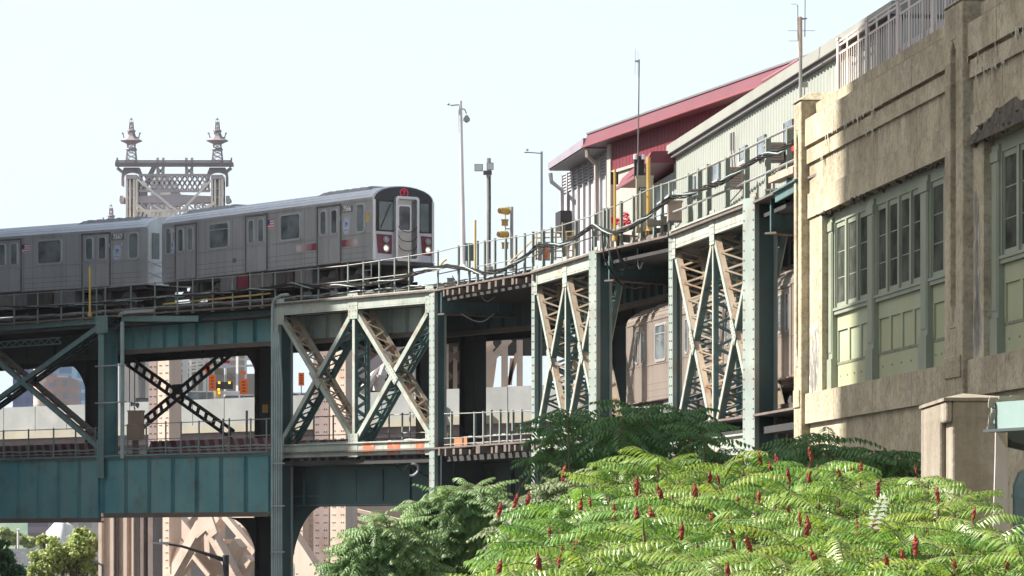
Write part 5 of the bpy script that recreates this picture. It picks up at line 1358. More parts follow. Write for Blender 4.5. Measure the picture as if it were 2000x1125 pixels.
# window walls
def winbay(a0, a1, pil, groups, ys=.26):
    z0, zs, zt = 5.335, 7.25, 9.595
    m = MB(); m.box((a0, ys + .10, z0), (a1, ys + .2, zs)); m.build('panel_wall', PGREEN, bld)
    m = MB()
    for (p, q) in pil:
        m.box((p, ys - .06, z0), (q, ys + .2, zt - .12)); m.box((p + .1, ys - .075, z0 + .9), (q - .1, ys - .061, zt - .5)); m.box((p - .05, ys - .10, z0), (q + .05, ys + .2, z0 + .75)); m.box((p - .04, ys - .09, zt - .45), (q + .04, ys + .2, zt - .25))
    m.box((a0, ys + .0, zt - .28), (a1, ys + .2, zt))
    m.build('pilaster', WGREEN, bld)
    for (p, q, nw, npn) in groups:
        m = MB(); m.box((p, ys - .02, zs - .12), (q, ys + .2, zs - .03)); m.box((p, ys - .05, zs - .03), (q, ys + .2, zs + .03)); m.build('window_sill', WGREEN, bld)
        m = MB(); m.box((p, ys + .06, 6.75), (q, ys + .101, zs - .12)); m.box((p, ys + .06, z0), (q, ys + .101, 5.98)); w_ = (q - p) / npn
        for i in range(npn + 1):
            c = p + w_ * i; m.box((max(p, c - .11), ys + .061, 5.98), (min(q, c + .11), ys + .101, 6.75))
        m.build('panel_frame', PGREEN, bld)
        m = MB(); m.box((p, ys + .045, 5.93), (q, ys + .06, 5.99))
        for i in range(5): m.box((p + (q - p) * (i + .5) / 5 - .05, ys + .05, z0 + .3), (p + (q - p) * (i + .5) / 5 + .05, ys + .06, z0 + .34))
        m.build('panel_trim', CHIP, bld)
        w_ = (q - p) / nw
        for i in range(nw):
            x0 = p + w_ * i; x1 = x0 + w_
            m = MB()
            m.box((x0, ys - .015, zs + .03), (x0 + .10, ys + .12, zt - .28)); m.box((x1 - .10, ys - .015, zs + .03), (x1, ys + .12, zt - .28))
            m.box((x0 + .10, ys + .025, zs + .03), (x0 + .15, ys + .12, zt - .28)); m.box((x1 - .15, ys + .025, zs + .03), (x1 - .10, ys + .12, zt - .28))
            m.box((x0 + .15, ys + .03, zs + .03), (x1 - .15, ys + .12, zs + .15)); m.box((x0 + .15, ys + .03, zt - .4), (x1 - .15, ys + .12, zt - .28))
            for f in (.36, .66): z = zs + (zt - zs - .3) * f; m.box((x0 + .15, ys + .047, z), (x1 - .15, ys + .06, z + .02))
            o = m.build('window_frame', WGREEN, bld)
            m = MB(); m.box((x0 + .12, ys + .05, zs + .1), (x1 - .12, ys + .07, zt - .35)); m.build('pane', GLASSD, o)
CHIP = M('dark_chipped_paint', (.12, .11, .075), (.22, .22, .15), 3, .8)
GLASSD = M('dusty_dark_glass', (.035, .038, .032), (.10, .104, .088), 1.6, .6, spec=.0)
PL = [(1.8, 2.35), (6.75, 7.5), (12.75, 13.5), (16.5, 16.95)]
winbay(1.8, 16.95, PL, [(2.35, 6.75, 3, 3), (7.5, 12.75, 4, 4), (13.5, 16.5, 2, 2)])
winbay(19.6, 36.2, [(19.66, 20.3), (24.7, 25.4), (30.5, 31.2), (35.7, 36.2)], [(20.3, 24.7, 3, 3), (25.4, 30.5, 4, 4), (31.2, 35.7, 3, 3)])
m = MB(); m.box((37.9, .4, 5.33), (55.5, .55, 9.6)); m.build('panel_wall', PGREEN, bld)
m = MB(); m.box((20.9, .43, 5.9), (23.0, .439, 6.8)); m.build('repainted_patch', M('pale_blue_green_patch', (.34, .43, .42), None, 2, .6), bld)
# picket railing on top
rl = thing('roof_railing', 'pale picket railing with square posts on top of the concrete building', 'railing', (Q0.x, Q0.y, 12.42), RZ, world=False)
posts = [2.0, 5.65, 9.3, 13.1, 17.0, 20.7, 24.4, 28.1, 31.8, 35.5]
y = .42
for i, a in enumerate(posts):
    m = MB(); m.box((a - .13, y - .035, 0), (a + .13, y + .035, 1.3)); m.box((a - .15, y - .05, 1.3), (a + .15, y + .05, 1.36)); m.build('post', FENCE, rl)
    if i + 1 < len(posts):
        b = posts[i + 1]; m = MB()
        for z in (1.25, 1.15, .95, .06): m.box((a + .13, y - .012, z), (b - .13, y + .012, z + .05))
        m.build('rail', FENCE, rl)
        m = MB(); n_ = 13
        for k in range(1, n_):
            x = a + (b - a) * k / n_; thick = .09 if k in (4, 9) else .035
            m.box((x - thick, y - .009, .0), (x + thick, y + .009, 1.27 if thick > .05 else .96))
        m.build('pickets', FENCE, rl)
        m = MB(); m.box((a + .13, y + .05, .06), (b - .13, y + .06, .30)) if i >= 2 else m.box((a + .13, y + .25, .06), (a + .14, y + .26, .1)); m.build('infill_panel', GREYW, rl)
# building body shadow platform behind railing
m = MB(); m.box((2.2, 3.0, 12.32), (8, 3.1, 13.0)); m.box((5, 4, 12.32), (7, 5.5, 13.2)); 
# ------------------------------------------------------------------ foreground concrete pier with the green beam
r = thing('concrete_pier', 'weathered tan concrete pier with a low pyramid cap in front of the station building', 'pier', W(1900, 1200, 60))
dP = 62.0; xw = lambda px, d=dP: (px - 1000) / F * d
x0, x1 = xw(1847), xw(1968); zt_ = Zat(783, dP); e_ = V((1, -.02, 0)).normalized(); q_ = V((.0, 1, 0)).normalized()
c0 = V((x0, dP, GZ)); wd = (x1 - x0) / e_.x; dp = 3.75
m = MB(); H = zt_ - GZ
# left face with a tall niche at the corner and a low panel
m.obox(c0 + e_ * .0, e_ * wd, q_ * .0001 + q_ * dp, V((0, 0, 5.4)))
m.obox(c0 + e_ * .10 + V((0, 0, 5.4)), e_ * (wd - .10), q_ * dp, V((0, 0, H - 5.4 - .0)))
m.obox(c0 + q_ * .9 + V((0, 0, 5.4)), e_ * .10, q_ * (dp - .9), V((0, 0, H - 5.4)))
m.obox(c0 + V((0, 0, H - .32)), e_ * .1, q_ * .9, V((0, 0, .32)))
bevel(m.build('pier_shaft', CONC2, r), .035)
m = MB(); c = c0 + V((0, 0, H)); cc = c + e_ * wd / 2 + q_ * dp / 2 + V((0, 0, .13))
b4 = [c - e_ * .03 - q_ * .03, c + e_ * (wd + .1) - q_ * .03, c + e_ * (wd + .1) + q_ * dp, c - e_ * .03 + q_ * dp]
m.add(b4 + [v + V((0, 0, .05)) for v in b4] + [cc + V((0, 0, .05))], [(0, 3, 2, 1), (0, 1, 5, 4), (1, 2, 6, 5), (2, 3, 7, 6), (3, 0, 4, 7), (4, 5, 8), (5, 6, 8), (6, 7, 8), (7, 4, 8)])
m.build('pyramid_cap', CONC2, r)
m = MB(); c = W(1945, 830, 59.2); a = W(1940, 1200, 59.2); m.prism([W(1945, 842, 59.25), W(1968, 880, 59.25), W(1968, 1200, 59.25), W(1935, 1200, 59.25), W(1944, 900, 59.25)], V((0, .1, 0))); m.build('pale_render_strip', M('pale_grey_render', (.42, .40, .37), (.36, .33, .29), 2, .9, streak=(.3, .27, .22)), r)
r = thing('steel_beam', 'pale blue green steel beam resting on the pier at the right edge', 'beam', W(1970, 842, 57.5))
m = MB(); a = W(1938, 842, 57.6); b = V((W(1938, 0, 57.6).x + 4.2, 46.2, a.z)); zt2 = Zat(786, 57.6); m.hexa([a, b, b + V((.05, .6, 0)), a + V((.05, .6, 0)), P3(a, zt2), P3(b, zt2), P3(b, zt2) + V((.05, .6, 0)), P3(a, zt2) + V((.05, .6, 0))]); m.build('web', M('pale_blue_green_paint', (.22, .30, .275), (.19, .265, .245), 1, .55, stain=(.40, .42, .38), stain_amt=.4), r)
m = MB(); m.beam(a + V((0, -.05, 0)), b + V((0, -.05, 0)), .3, .04); m.build('flange', DARKG, r)
m = MB()
for k in range(40):
    c = W(1936 + R.uniform(-4, 6), 786 + 56 * R.random(), 57.5); s = R.uniform(.01, .035); m.box((c.x - s, c.y - s, c.z - s), (c.x + s, c.y + s, c.z + s))
for k in range(40):
    c = W(1938 + R.uniform(0, 70), 783 + R.uniform(-5, 3), 57.6); s = R.uniform(.015, .05); m.box((c.x - s * 1.5, c.y - s, c.z - s), (c.x + s * 1.5, c.y + s, c.z + s))
kind(m.build('broken_mortar', LEDGE, r), 'stuff')
r = thing('downpipe', 'fat dark green pipe with a rounded top behind the pier at the right edge', 'pipe', W(1998, 1200, 62))
m = MB(); x = xw(2000, 62); pts = [(x, 62, GZ), (x, 62, Zat(950, 62)), (x + .03, 62, Zat(938, 62)), (x + .15, 62.1, Zat(930, 62)), (x + .5, 62.3, Zat(928, 62))]; m.tube(pts, .17, 12); m.build('pipe_run', PAINTD, r)
m = MB(); m.lathe((x, 62, Zat(972, 62)), [(.19, 0), (.19, .05)], 12); m.build('pipe_collar', PAINTD, r)
r = thing('roadway_arch', 'dark curved steel soffit under the beam at the right edge', 'steel arch', W(2000, 860, 64))
m = MB(); m.prism([W(1960, 840, 64), V((11.4, 64, Zat(800, 64))), V((11.4, 64, Zat(930, 64))), W(2200, 905, 64), W(2080, 885, 64), (W(2020, 872, 64)), W(1975, 862, 64)], V((.2, 3, 0))); m.build('soffit', DARKG, r)

r = thing('concrete_pier', 'second tan concrete pier carrying the near end of the steel beam outside the right edge', 'pier', (11.6, 46, GZ))
m = MB(); m.box((11.0, 44.6, GZ), (13.4, 47.4, 3.05)); m.box((10.9, 44.5, 3.05), (13.5, 45.0, 3.9)); m.build('pier_shaft', CONC2, r)
# ------------------------------------------------------------------ the cantilever bridge tower far behind (1 photo pixel = 0.1 m)
DT = 800.0
def T(px, py, dd=0.0): return W(px, py, DT + dd)
def spire(label, px, yb, d, sc, group):
    """ornate open spire; sc scales photo pixels"""
    root = thing('bridge_finial', label, 'spire', W(px, yb, d), group=group)
    k = d / F * sc; b = W(px, yb, d)
    z = lambda y: (318 - y) * k
    m = MB()
    def seg(h0, y0, h1, y1, n=1):
        for sx in (-1, 1):
            for sy in (-1, 1):
                m.beam(b + V((sx * h0 * k, sy * h0 * k, z(y0))), b + V((sx * h1 * k, sy * h1 * k, z(y1))), 1.6 * k, 1.6 * k)
        for i in range(n):
            t0 = i / n; t1 = (i + 1) / n
            ha, hb = h0 + (h1 - h0) * t0, h0 + (h1 - h0) * t1; ya, yb_ = y0 + (y1 - y0) * t0, y0 + (y1 - y0) * t1
            for sy in (-1, 1):
                m.beam(b + V((-ha * k, sy * ha * k, z(ya))), b + V((hb * k, sy * hb * k, z(yb_))), k, k); m.beam(b + V((ha * k, sy * ha * k, z(ya))), b + V((-hb * k, sy * hb * k, z(yb_))), k, k)
    seg(10.5, 318, 8, 294, 3); seg(6.8, 290, 7, 281, 1); seg(6.5, 262, 5, 257, 1); seg(4, 255, 3, 238, 2)
    m.build('open_lattice', MAUVED, root)
    m = MB(); m.lathe(b, [(11 * k, z(294)), (12 * k, z(292)), (10 * k, z(289)), (9 * k, z(289))], 8, True)
    m.lathe(b, [(8 * k, z(282)), (14 * k, z(279)), (23 * k, z(275)), (17 * k, z(272)), (10 * k, z(266)), (8 * k, z(262))], 8, True)
    m.lathe(b, [(6 * k, z(258)), (9 * k, z(257)), (9 * k, z(255)), (5 * k, z(253))], 8, True)
    m.build('bowl', MAUVED, root)
    m = MB()
    for sx in (-1, 1):
        m.tube([b + V((sx * 10 * k, 0, z(270))), b + V((sx * 15 * k, 0, z(268))), b + V((sx * 15.5 * k, 0, z(264))), b + V((sx * 17.5 * k, 0, z(260)))], 1.6 * k, 5, r2=1.0 * k)
        m.box(tuple(b + V((sx * 17 * k - 2 * k, -k, z(261)))), tuple(b + V((sx * 17 * k + 2 * k, k, z(259)))))
    m.build('horn', MAUVED, root)
    m = MB(); m.tube([b + V((0, 0, z(255))), b + V((0, 0, z(229)))], .9 * k, 6, r2=.4 * k); m.lathe(b, [(0, z(241)), (2.5 * k, z(239.5)), (0, z(238))], 8); m.lathe(b, [(0, z(250)), (3 * k, z(249)), (0, z(248))], 8)
    m.prism([b + V((-5 * k, 0, z(236))), b + V((0, 0, z(230))), b + V((5 * k, 0, z(236))), b + V((0, 0, z(233)))], (0, k, 0)); m.build('arrow_tip', MAUVED, root)
    return root
spire('left ornate iron spire on the bridge tower above the train', 256.5, 318, DT + 4, 1.0, 'spires of the bridge')
spire('right ornate iron spire on the bridge tower above the train', 424.5, 318, DT + 4, 1.0, 'spires of the bridge')
spire('tiny far spire just above the train roof left of the bridge tower', 217, 478, DT + 500, .9, 'spires of the bridge')
bt = thing('bridge_tower', 'mauve and cream iron portal tower of the great bridge behind the train', 'bridge tower', (T(340, 500).x, DT, GZ))
m = MB()
a, b = T(226, 325), T(456, 318); m.box((a.x, DT - 1.5, a.z), (b.x, DT + 1.0, b.z)); m.box((T(228, 0).x, DT - 3, T(0, 318).z), (T(454, 0).x, DT - 2, T(0, 315.5).z))
for px in (229, 452):
    m.beam(T(px, 328), T(px + (10 if px < 300 else -10), 336), .6, .6); m.beam(T(px, 326), T(px, 308), .3, .3); m.beam(T(px + (4 if px < 300 else -4), 326), T(px, 308), .2, .2)
m.build('top_walkway', MAUVED, bt)
m = MB()
for (x0, x1) in ((237, 277), (404, 445)):
    c = (x0 + x1) / 2; hw = (x1 - x0) / 2
    out = [T(c - hw * .75, 327), T(c - hw * .95, 337), T(c - hw, 345), T(c - hw, 362), T(c - hw * .8, 364), T(c - hw * .8, 343)]
    for i in range(9):
        t = PI * i / 8; out.append(T(c - hw * .78 * math.cos(t), 344 - 8 * math.sin(t)))
    out += [T(c + hw * .8, 343), T(c + hw * .8, 364), T(c + hw, 362), T(c + hw, 345), T(c + hw * .95, 337), T(c + hw * .75, 327)]
    m.prism(out, (0, 2, 0))
m.build('portal_arch', MAUVED, bt)
m = MB()
for (x0, x1) in ((247, 270), (413, 437)):
    for (p, q) in ((x0, x0 + 4), (x0 + 6, x0 + 10), (x1 - 9, x1 - 5), (x1 - 4, x1)): m.box((T(p, 0).x, DT - 1.5, GZ), (T(q, 0).x, DT + 4, T(0, 344).z))
    m.box((T(x0, 0).x, DT + .5, GZ), (T(x1, 0).x, DT + 3.5, T(0, 352).z))
    for y in (368, 385, 402): m.box((T(x0, 0).x, DT - 1.0, T(0, y + 2).z), (T(x1, 0).x, DT + .5, T(0, y).z))
m.build('tower_leg', CREAM, bt)
m = MB()
for (x0, x1) in ((247, 270), (413, 437)):
    m.box((T(x0 + 9.5, 0).x, DT - .7, T(0, 385).z), (T(x0 + 12.5, 0).x, DT + .3, T(0, 358).z)); m.box((T(x0 + 1, 0).x, DT - 2, T(0, 351).z), (T(x1 - 1, 0).x, DT + 4.5, T(0, 343).z))
m.build('leg_cap', MAUVE, bt)
m = MB()
for y in (342, 373):
    m.beam(T(272, y), T(410, y), .8, .45)
n_ = 7
for i in range(n_):
    xa = 272 + 138 * i / n_; xb = 272 + 138 * (i + 1) / n_
    for s in (0, 1):
        m.beam(T(xa, 342 if s else 373), T(xb, 373 if s else 342), .5, .32); m.beam(T(xa + 10, 342 if s else 373, .8), T(xb + 10 if i < n_ - 1 else xb, 373 if s else 342, .8), .5, .32); 
for px in (308, 319, 364, 375):
    m.beam(T(px, 342), T(px, 316 - 8), .5, .35)
for (xa, xb) in ((308, 319), (364, 375)):
    m.beam(T(xa, 341), T(xb, 327), .3, .3); m.beam(T(xb, 341), T(xa, 327), .3, .3)
m.build('lattice_girder', MAUVE, bt)
m = MB(); m.prism([T(270, 383), T(332, 380), T(334, 375), T(350, 375), T(352, 380), T(412, 383), T(412, 395), T(352, 397), T(350, 402), T(334, 402), T(332, 397), T(270, 396)], (0, 4, 0)); m.lathe((0, 0, 0), [(1.0, -.2), (.8, -.2)], 12)
m.v = m.v[:-24]; m.f = m.f[:24 * 0 + 14]; m.m = m.m[:14]
for sx in (-1, 1):
    c = 242 if sx < 0 else 441; m.prism([T(c, 384), T(c + sx * 9, 388), T(c + sx * 9, 393), T(c, 396)], (0, 4, 0)); m.box((T(c + sx * 4 - 3, 0).x, DT - 1, T(0, 397).z), (T(c + sx * 4 + 3, 0).x, DT + 2, T(0, 383).z))
for k in range(9):
    xa = 276 + 15 * k; m.beam(T(xa, 397), T(xa, 412), .4, .3); m.beam(T(xa, 397), T(xa + 15, 412), .4, .3)
m.build('lower_girder', MAUVE, bt)
m = MB()
m.beam(T(268, 350, -3), T(348, 414, -3), .45, .4); m.beam(T(412, 352, -3), T(356, 410, -3), .45, .4); m.beam(T(262, 396, -3), T(296, 422, -3), .9, .6); m.beam(T(420, 396, -3), T(376, 422, -3), .9, .6); m.beam(T(300, 400, -3), T(330, 422, -3), .4, .3); m.beam(T(395, 398, -3), T(362, 422, -3), .4, .3)
m.beam(T(277, 355.5, -3), T(285, 362, -3), .5, .75); m.beam(T(402, 358.5, -3), T(395, 364.5, -3), .5, .75)
m.build('eyebar', CREAM, bt)
m = MB()
for k in range(20): m.beam(T(262 + 8.5 * k, 430, -2), T(268 + 8.5 * k, 412, -2), .4, .4)
m.beam(T(262, 412, -2), T(430, 411, -2), .6, .5); m.build('roadway_truss', CREAM, bt)
r = thing('crane', 'grey crane boom slanting across the bridge tower lattice', 'crane', (T(280, 372).x, DT + 40, GZ))
m = MB(); m.beam(T(278, 374, 30), T(303, 322, 30), .9, .9); m.beam(T(278, 374, 30), T(278, 1300, 30), 2, 2); m.build('boom', GREYD, r)
r = thing('far_building', 'hazy pale far building seen through the lattice of the bridge tower', 'building', W(310, 1180, 1400), group='far towers across the river')
m = MB(); a = W(292, 1180, 1400); b = W(333, 344, 1400); m.box((a.x, a.y, a.z), (b.x, a.y + 30, b.z)); m.build('wall', CREAM, r)
m = MB(); c = W(304, 374, 1399); m.box((c.x - 1.5, c.y, c.z - 8), (c.x + 1.5, c.y + 1, c.z + 4)); m.build('window_strip', GREYW, r)

# ------------------------------------------------------------------ bridge approach: roadway, parapet, tan legs, trusses
zP = 11.05
def PW(px, y=None, o=0.0):
    d0, d1 = 284.0, 245.0; x0, x1 = -1000 / F * d0, 0.0
    k = (px - 1000) / F; t = (x0 - k * d0) / ((x0 - x1) - k * (d0 - d1)); d = d0 + (d1 - d0) * t + o
    return V((k * d, d, zP if y is None else Zat(y, d)))
r = thing('roadway_parapet', 'pale grey concrete parapet of the bridge roadway with a beige ledge and pinkish wall below', 'parapet', (PW(0).x, PW(0).y, GZ))
m = MB()
TW = V((.78, -.626, 0)); TN = V((-.626, -.78, 0))
def Wt(px, py, d, p0=400): return W(px, py, d - (px - p0) / F * d * .8)
def strip(m, px0, px1, z0, z1, o0, o1, n=30, gap=0.02):
    for i in range(n):
        a = PW(px0 + (px1 - px0) * i / n, None, o0); b = PW(px0 + (px1 - px0) * (i + 1) / n, None, o0); e = (b - a).normalized(); b = b - e * gap
        m.hexa([P3(a, z0), P3(b, z0), P3(b, z0) + V((.1, o1 - o0, 0)), P3(a, z0) + V((.1, o1 - o0, 0)), P3(a, z1), P3(b, z1), P3(b, z1) + V((.1, o1 - o0, 0)), P3(a, z1) + V((.1, o1 - o0, 0))])
strip(m, -300, 1300, 9.35, zP, 0, .4, 26, .06); m.build('parapet_panels', CONCP, r)
m = MB(); strip(m, -300, 1300, 8.85, 9.35, -.6, 14, 20, 0); m.build('ledge', LEDGE, r)
m = MB(); strip(m, -300, 1300, 8.2, 8.85, .2, 13, 20, 0); strip(m, -300, 1300, 6.6, 8.2, 1.5, 2.5, 10, 0); m.build('lower_wall', PINKW, r)
m = MB()   # scrawled tags
def tagstroke(pts):
    m.tube([PW(px, py, -.03) for px, py in pts], .045, 4)
tagstroke([(254, 786), (257, 785), (256, 792), (253, 790)]); tagstroke([(259, 787), (262, 786), (262, 791), (259, 791), (259, 787)]); tagstroke([(265, 793), (265, 786), (269, 787), (266, 790)]); tagstroke([(267, 791), (268, 796), (271, 788)]); tagstroke([(262, 794), (263, 800)]); tagstroke([(219, 793), (223, 790), (221, 797), (226, 799)])
m.build('spray_tags', RUBBER, r)
for (lab, px0, px1, y0, d, mt) in (('lit tan riveted bridge leg behind the black X brace', 308, 332, 640, 230, TAN), ('dark leg standing for the shaded side of the lit tan bridge leg', 290, 307, 640, 231.5, TAND), ('lit tan riveted bridge leg behind the striped X frame', 645, 676, 640, 226, TAN), ('dark tan leg standing for the shaded side of the one behind the striped X frame', 612, 643, 640, 228, TAND), ('dark reddish bridge leg right of centre in the striped X frame', 818, 832, 640, 236, TAND), ('lit tan bridge leg behind the big dark arch bracket', 576, 592, 960, 240, TAN)):
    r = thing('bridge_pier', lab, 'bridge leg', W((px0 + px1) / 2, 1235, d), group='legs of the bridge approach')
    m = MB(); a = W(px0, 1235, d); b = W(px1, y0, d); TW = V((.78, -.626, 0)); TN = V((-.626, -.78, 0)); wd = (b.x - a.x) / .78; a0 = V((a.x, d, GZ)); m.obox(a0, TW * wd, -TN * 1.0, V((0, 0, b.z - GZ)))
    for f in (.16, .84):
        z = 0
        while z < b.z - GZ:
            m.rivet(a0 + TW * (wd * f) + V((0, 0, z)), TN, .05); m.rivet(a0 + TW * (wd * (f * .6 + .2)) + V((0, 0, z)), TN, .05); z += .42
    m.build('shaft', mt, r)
r = thing('bridge_pier', 'broad ribbed tan bridge pier at the lower left below the green girder', 'bridge leg', W(230, 1235, 222), group='legs of the bridge approach')
m = MB(); zt3 = Zat(905, 222)
for (p, q, dd) in ((192, 199, 0), (201, 216, .25), (216, 223, 0), (223, 226, .5), (226, 243, .3), (243, 250, .05), (250, 260, .4), (260, 264, 0), (264, 275, .3)):
    m.obox(V((W(p, 0, 222).x, 222 + dd - (p - 192) / F * 222 * .5, GZ)), V((.89, -.45, 0)) * ((q - p) / F * 222 / .89), V((.45, .89, 0)) * 1.2, V((0, 0, zt3 - GZ)))
m.build('shaft', TAN, r)
m = MB()
for (p, q) in ((227, 231), (243, 247.5), (276, 284), (293, 303)): m.obox(V((W(p, 0, 222).x, 222 + .12 - (p - 192) / F * 222 * .5, GZ)), V((.89, -.45, 0)) * ((q - p) / F * 222 / .89), V((.45, .89, 0)) * 1.0, V((0, 0, zt3 - GZ - (.8 if p < 260 else 0.02))))
m.build('dark_slot', TAND, r)
r = thing('bridge_bracing', 'tan riveted diagonal bracing under the left girder', 'bracing', W(400, 1235, 228))
m = MB()
for (p, q, wd, dp) in (((396, 1022), (332, 1135), .55, 0), ((404, 1022), (466, 1135), .45, .02), ((380, 1012), (452, 1135), .7, 3), ((345, 1012), (440, 1128), .8, 3.9), ((352, 1095), (330, 1135), .6, 2), ((470, 1060), (420, 1135), .7, 3.5), ((490, 1090), (465, 1135), .6, 1)):
    m.beam(Wt(*p, 228 + dp), Wt(*q, 228 + dp), .6, wd, TN)
m.prism([Wt(388, 1008, 227.5), Wt(413, 1008, 227.5), Wt(424, 1040, 227.5), Wt(412, 1050, 227.5), Wt(402, 1036, 227.5), Wt(384, 1052, 227.5), Wt(378, 1040, 227.5)], -TN * .15)
for (p, q, wd, dp) in (((335, 1030), (420, 1135), .25, 7), ((345, 1135), (430, 1010), .3, 9), ((440, 1008), (500, 1080), .35, 8), ((500, 1010), (440, 1090), .35, 9), ((330, 1060), (500, 1056), .25, 10), ((330, 1012), (520, 1004), .6, 10), ((365, 1000), (365, 1135), .25, 11), ((432, 1000), (432, 1135), .3, 11), ((478, 1000), (478, 1135), .3, 12), ((455, 1020), (500, 1020), .3, 9)):
    m.beam(Wt(*p, 228 + dp), Wt(*q, 228 + dp), .4, wd, TN)
for (p, q) in (((396, 1022), (332, 1135)), ((404, 1022), (466, 1135))):
    for k in range(16):
        c = W(p[0] + (q[0] - p[0]) * k / 16, p[1] + (q[1] - p[1]) * k / 16, 227.6); m.rivet(Wt(p[0] + (q[0] - p[0]) * k / 16, p[1] + (q[1] - p[1]) * k / 16, 227.65), TN, .05)
m.build('brace', TAN, r)
m = MB(); m.prism([W(333, 1100, 229.1), W(352, 1055, 229.1), W(362, 1060, 229.1), W(345, 1110, 229.1), W(332, 1120, 229.1)], V((0, .4, 0))); m.beam(W(335, 1018, 233.4), W(452, 1130, 233.4), .6, .9, (0, 1, 0)); m.build('dark_brace', TAN, r)
r = thing('bridge_bracing', 'tan diagonal bracing seen through the curved knee bracket', 'bracing', W(600, 1235, 230))
m = MB()
for (p, q, wd) in (((572, 1045), (640, 1150), .6), ((580, 1085), (620, 1150), .5)): m.beam(Wt(*p, 230), Wt(*q, 230), .6, wd, TN)
m.prism([W(566, 1035, 229.6), W(580, 1040, 229.6), W(588, 1062, 229.6), W(570, 1062, 229.6)], -TN * .15)
for k in range(14): m.box((W(603, 0, 232).x, 232, Zat(1130 - 10 * k, 232)), (W(609, 0, 232).x, 232.5, Zat(1124 - 10 * k, 232)))
m.box((W(605, 0, 232.6).x, 232.6, GZ), (W(612, 0, 232.6).x, 233, Zat(985, 232)))
m.build('brace', TAN, r)
r = thing('bridge_stair', 'stack of slanting pale beams under the bridge behind the left tree', 'bridge beams', W(720, 1235, 235))
m = MB()
for k in range(12): m.beam(W(668, 990 + 14 * k, 235), W(1000, 1068 + 14 * k, 231), .5, .18)
m.box((W(668, 0, 237).x, 237, GZ), (W(1010, 0, 237).x, 238, Zat(985, 237))); m.build('slats', TAN, r)
# underside steel of the approach seen between the decks
r = thing('bridge_approach', 'dark mauve underside and tan struts of the bridge approach over the parapet', 'bridge', W(840, 700, 250))
m = MB(); z0 = Zat(668, 256); m.box((W(672, 0, 250).x, 256, z0), (W(1120, 0, 250).x, 275, z0 + 1.6))
m.build('deck_soffit', DARK, r)
for (px0, px1, y1, d) in ((930, 934, 752, 252), (948, 963, 752, 252), (979, 992, 752, 252), (1009, 1021, 752, 252), (866, 876, 752, 258), (885, 893, 752, 262)):
    m = MB(); a = W(px0, y1 + 40, d); b = W(px1, 664, d); m.box((a.x, d, a.z), (b.x, d + .6, b.z)); m.build('post', TAN, r)
for (p, q, d, wd) in (((944, 720), (996, 662), 250, .4), ((925, 700), (965, 675), 252, .3), ((960, 752), (968, 690), 253, .25), ((992, 752), (1010, 690), 253, .25), ((1000, 700), (996, 752), 253, .25)): m = MB(); m.beam(W(*p, d), W(*q, d), wd, wd); m.build('tan_strut', TAN, r)
for (p, q, d, wd) in (((833, 690), (880, 740), 259, .5), ((833, 745), (885, 690), 259.6, .5), ((890, 690), (935, 740), 262, .5), ((890, 745), (935, 685), 262.6, .5), ((700, 680), (760, 720), 262, .6), ((720, 760), (770, 680), 262.7, .5), ((735, 690), (815, 780), 264, .5), ((760, 700), (830, 690), 264.8, .8)): m = MB(); m.beam(W(*p, d), W(*q, d), wd, wd); m.build('dark_strut', TAND, r)
m = MB(); m.box((W(690, 0, 268).x, 268, Zat(775, 268)), (W(905, 0, 268).x, 269, Zat(660, 268)))
m.build('back_wall', DARK, r)
m = MB()
m.prism([W(676, 740, 246), W(770, 668, 246), W(800, 668, 246), W(690, 752, 246), W(676, 765, 246)], V((0, 1, 0)))
m.build('mauve_strut', MAUVE, r)
m = MB()
m.tube([W(709, 764, 248), W(752, 702, 250)], .28, 10); m.tube([W(738, 764, 249), W(742, 738, 249), W(756, 700, 250)], .33, 10); m.lathe(W(741, 748, 249), [(.4, -.1), (.4, .1)], 10); m.lathe(W(743, 735, 249), [(.4, -.08), (.4, .08)], 10)
m.tube([W(800, 690, 250), W(812, 752, 250)], .12, 8); m.tube([W(806, 690, 250), W(816, 752, 250)], .08, 8)
m.build('white_pipe', M('pale_pipe', (.55, .50, .47), None, 1, .6), r)
m = MB()
for (y0, y1) in ((747, 753), (762, 768), (780, 800)): m.box((W(665, 0, 244).x, 244, Zat(y1, 244)), (W(685, 0, 244).x, 245, Zat(y0, 244)))
m.box((W(664, 0, 245).x, 245, GZ), (W(690, 0, 245).x, 246, Zat(742, 245))); m.build('pale_bearing', M('pale_mauve_wall', (.36, .30, .30), None, 1, .8), r)
# white scaffold truss and arch behind the black X brace
r = thing('scaffold_truss', 'white steel scaffold trusses on the bridge behind the black X brace', 'scaffold', W(440, 770, 310))
m = MB(); WS = M('white_steel', (.70, .68, .65), (.62, .60, .58), .5, .6)
for px in (333, 345, 362, 372, 385, 402, 417, 440, 463, 480): m.beam(W(px, 790, 310 + R.uniform(-4, 4)), W(px, 655, 310), .18, .18) if px not in (362, 402) else m.beam(W(px, 790, 308), W(px, 655, 308), .4, .3)
for y in (668, 682, 689, 703, 716): m.beam(W(330, y + 4, 310), W(520, y - 3, 310), .16, .16)
for k in range(10): m.beam(W(360 + 16 * k, 690, 309), W(376 + 16 * k, 703, 309), .12, .12); m.beam(W(360 + 16 * k, 684, 309), W(376 + 16 * k, 670, 309), .1, .1)
for k in range(3): m.beam(W(330, 735 - 12 * k, 309), W(400, 720 - 12 * k, 309), .12, .12)
m.build('bars', WS, r)
m = MB(); pts = [W(360, 728, 312), W(400, 723, 312), W(430, 726, 312), W(452, 737, 312), W(470, 755, 312), W(476, 772, 312)]
for i in range(5): m.beam(pts[i], pts[i + 1], .5, .45)
m.build('arch', LEDGE, r)
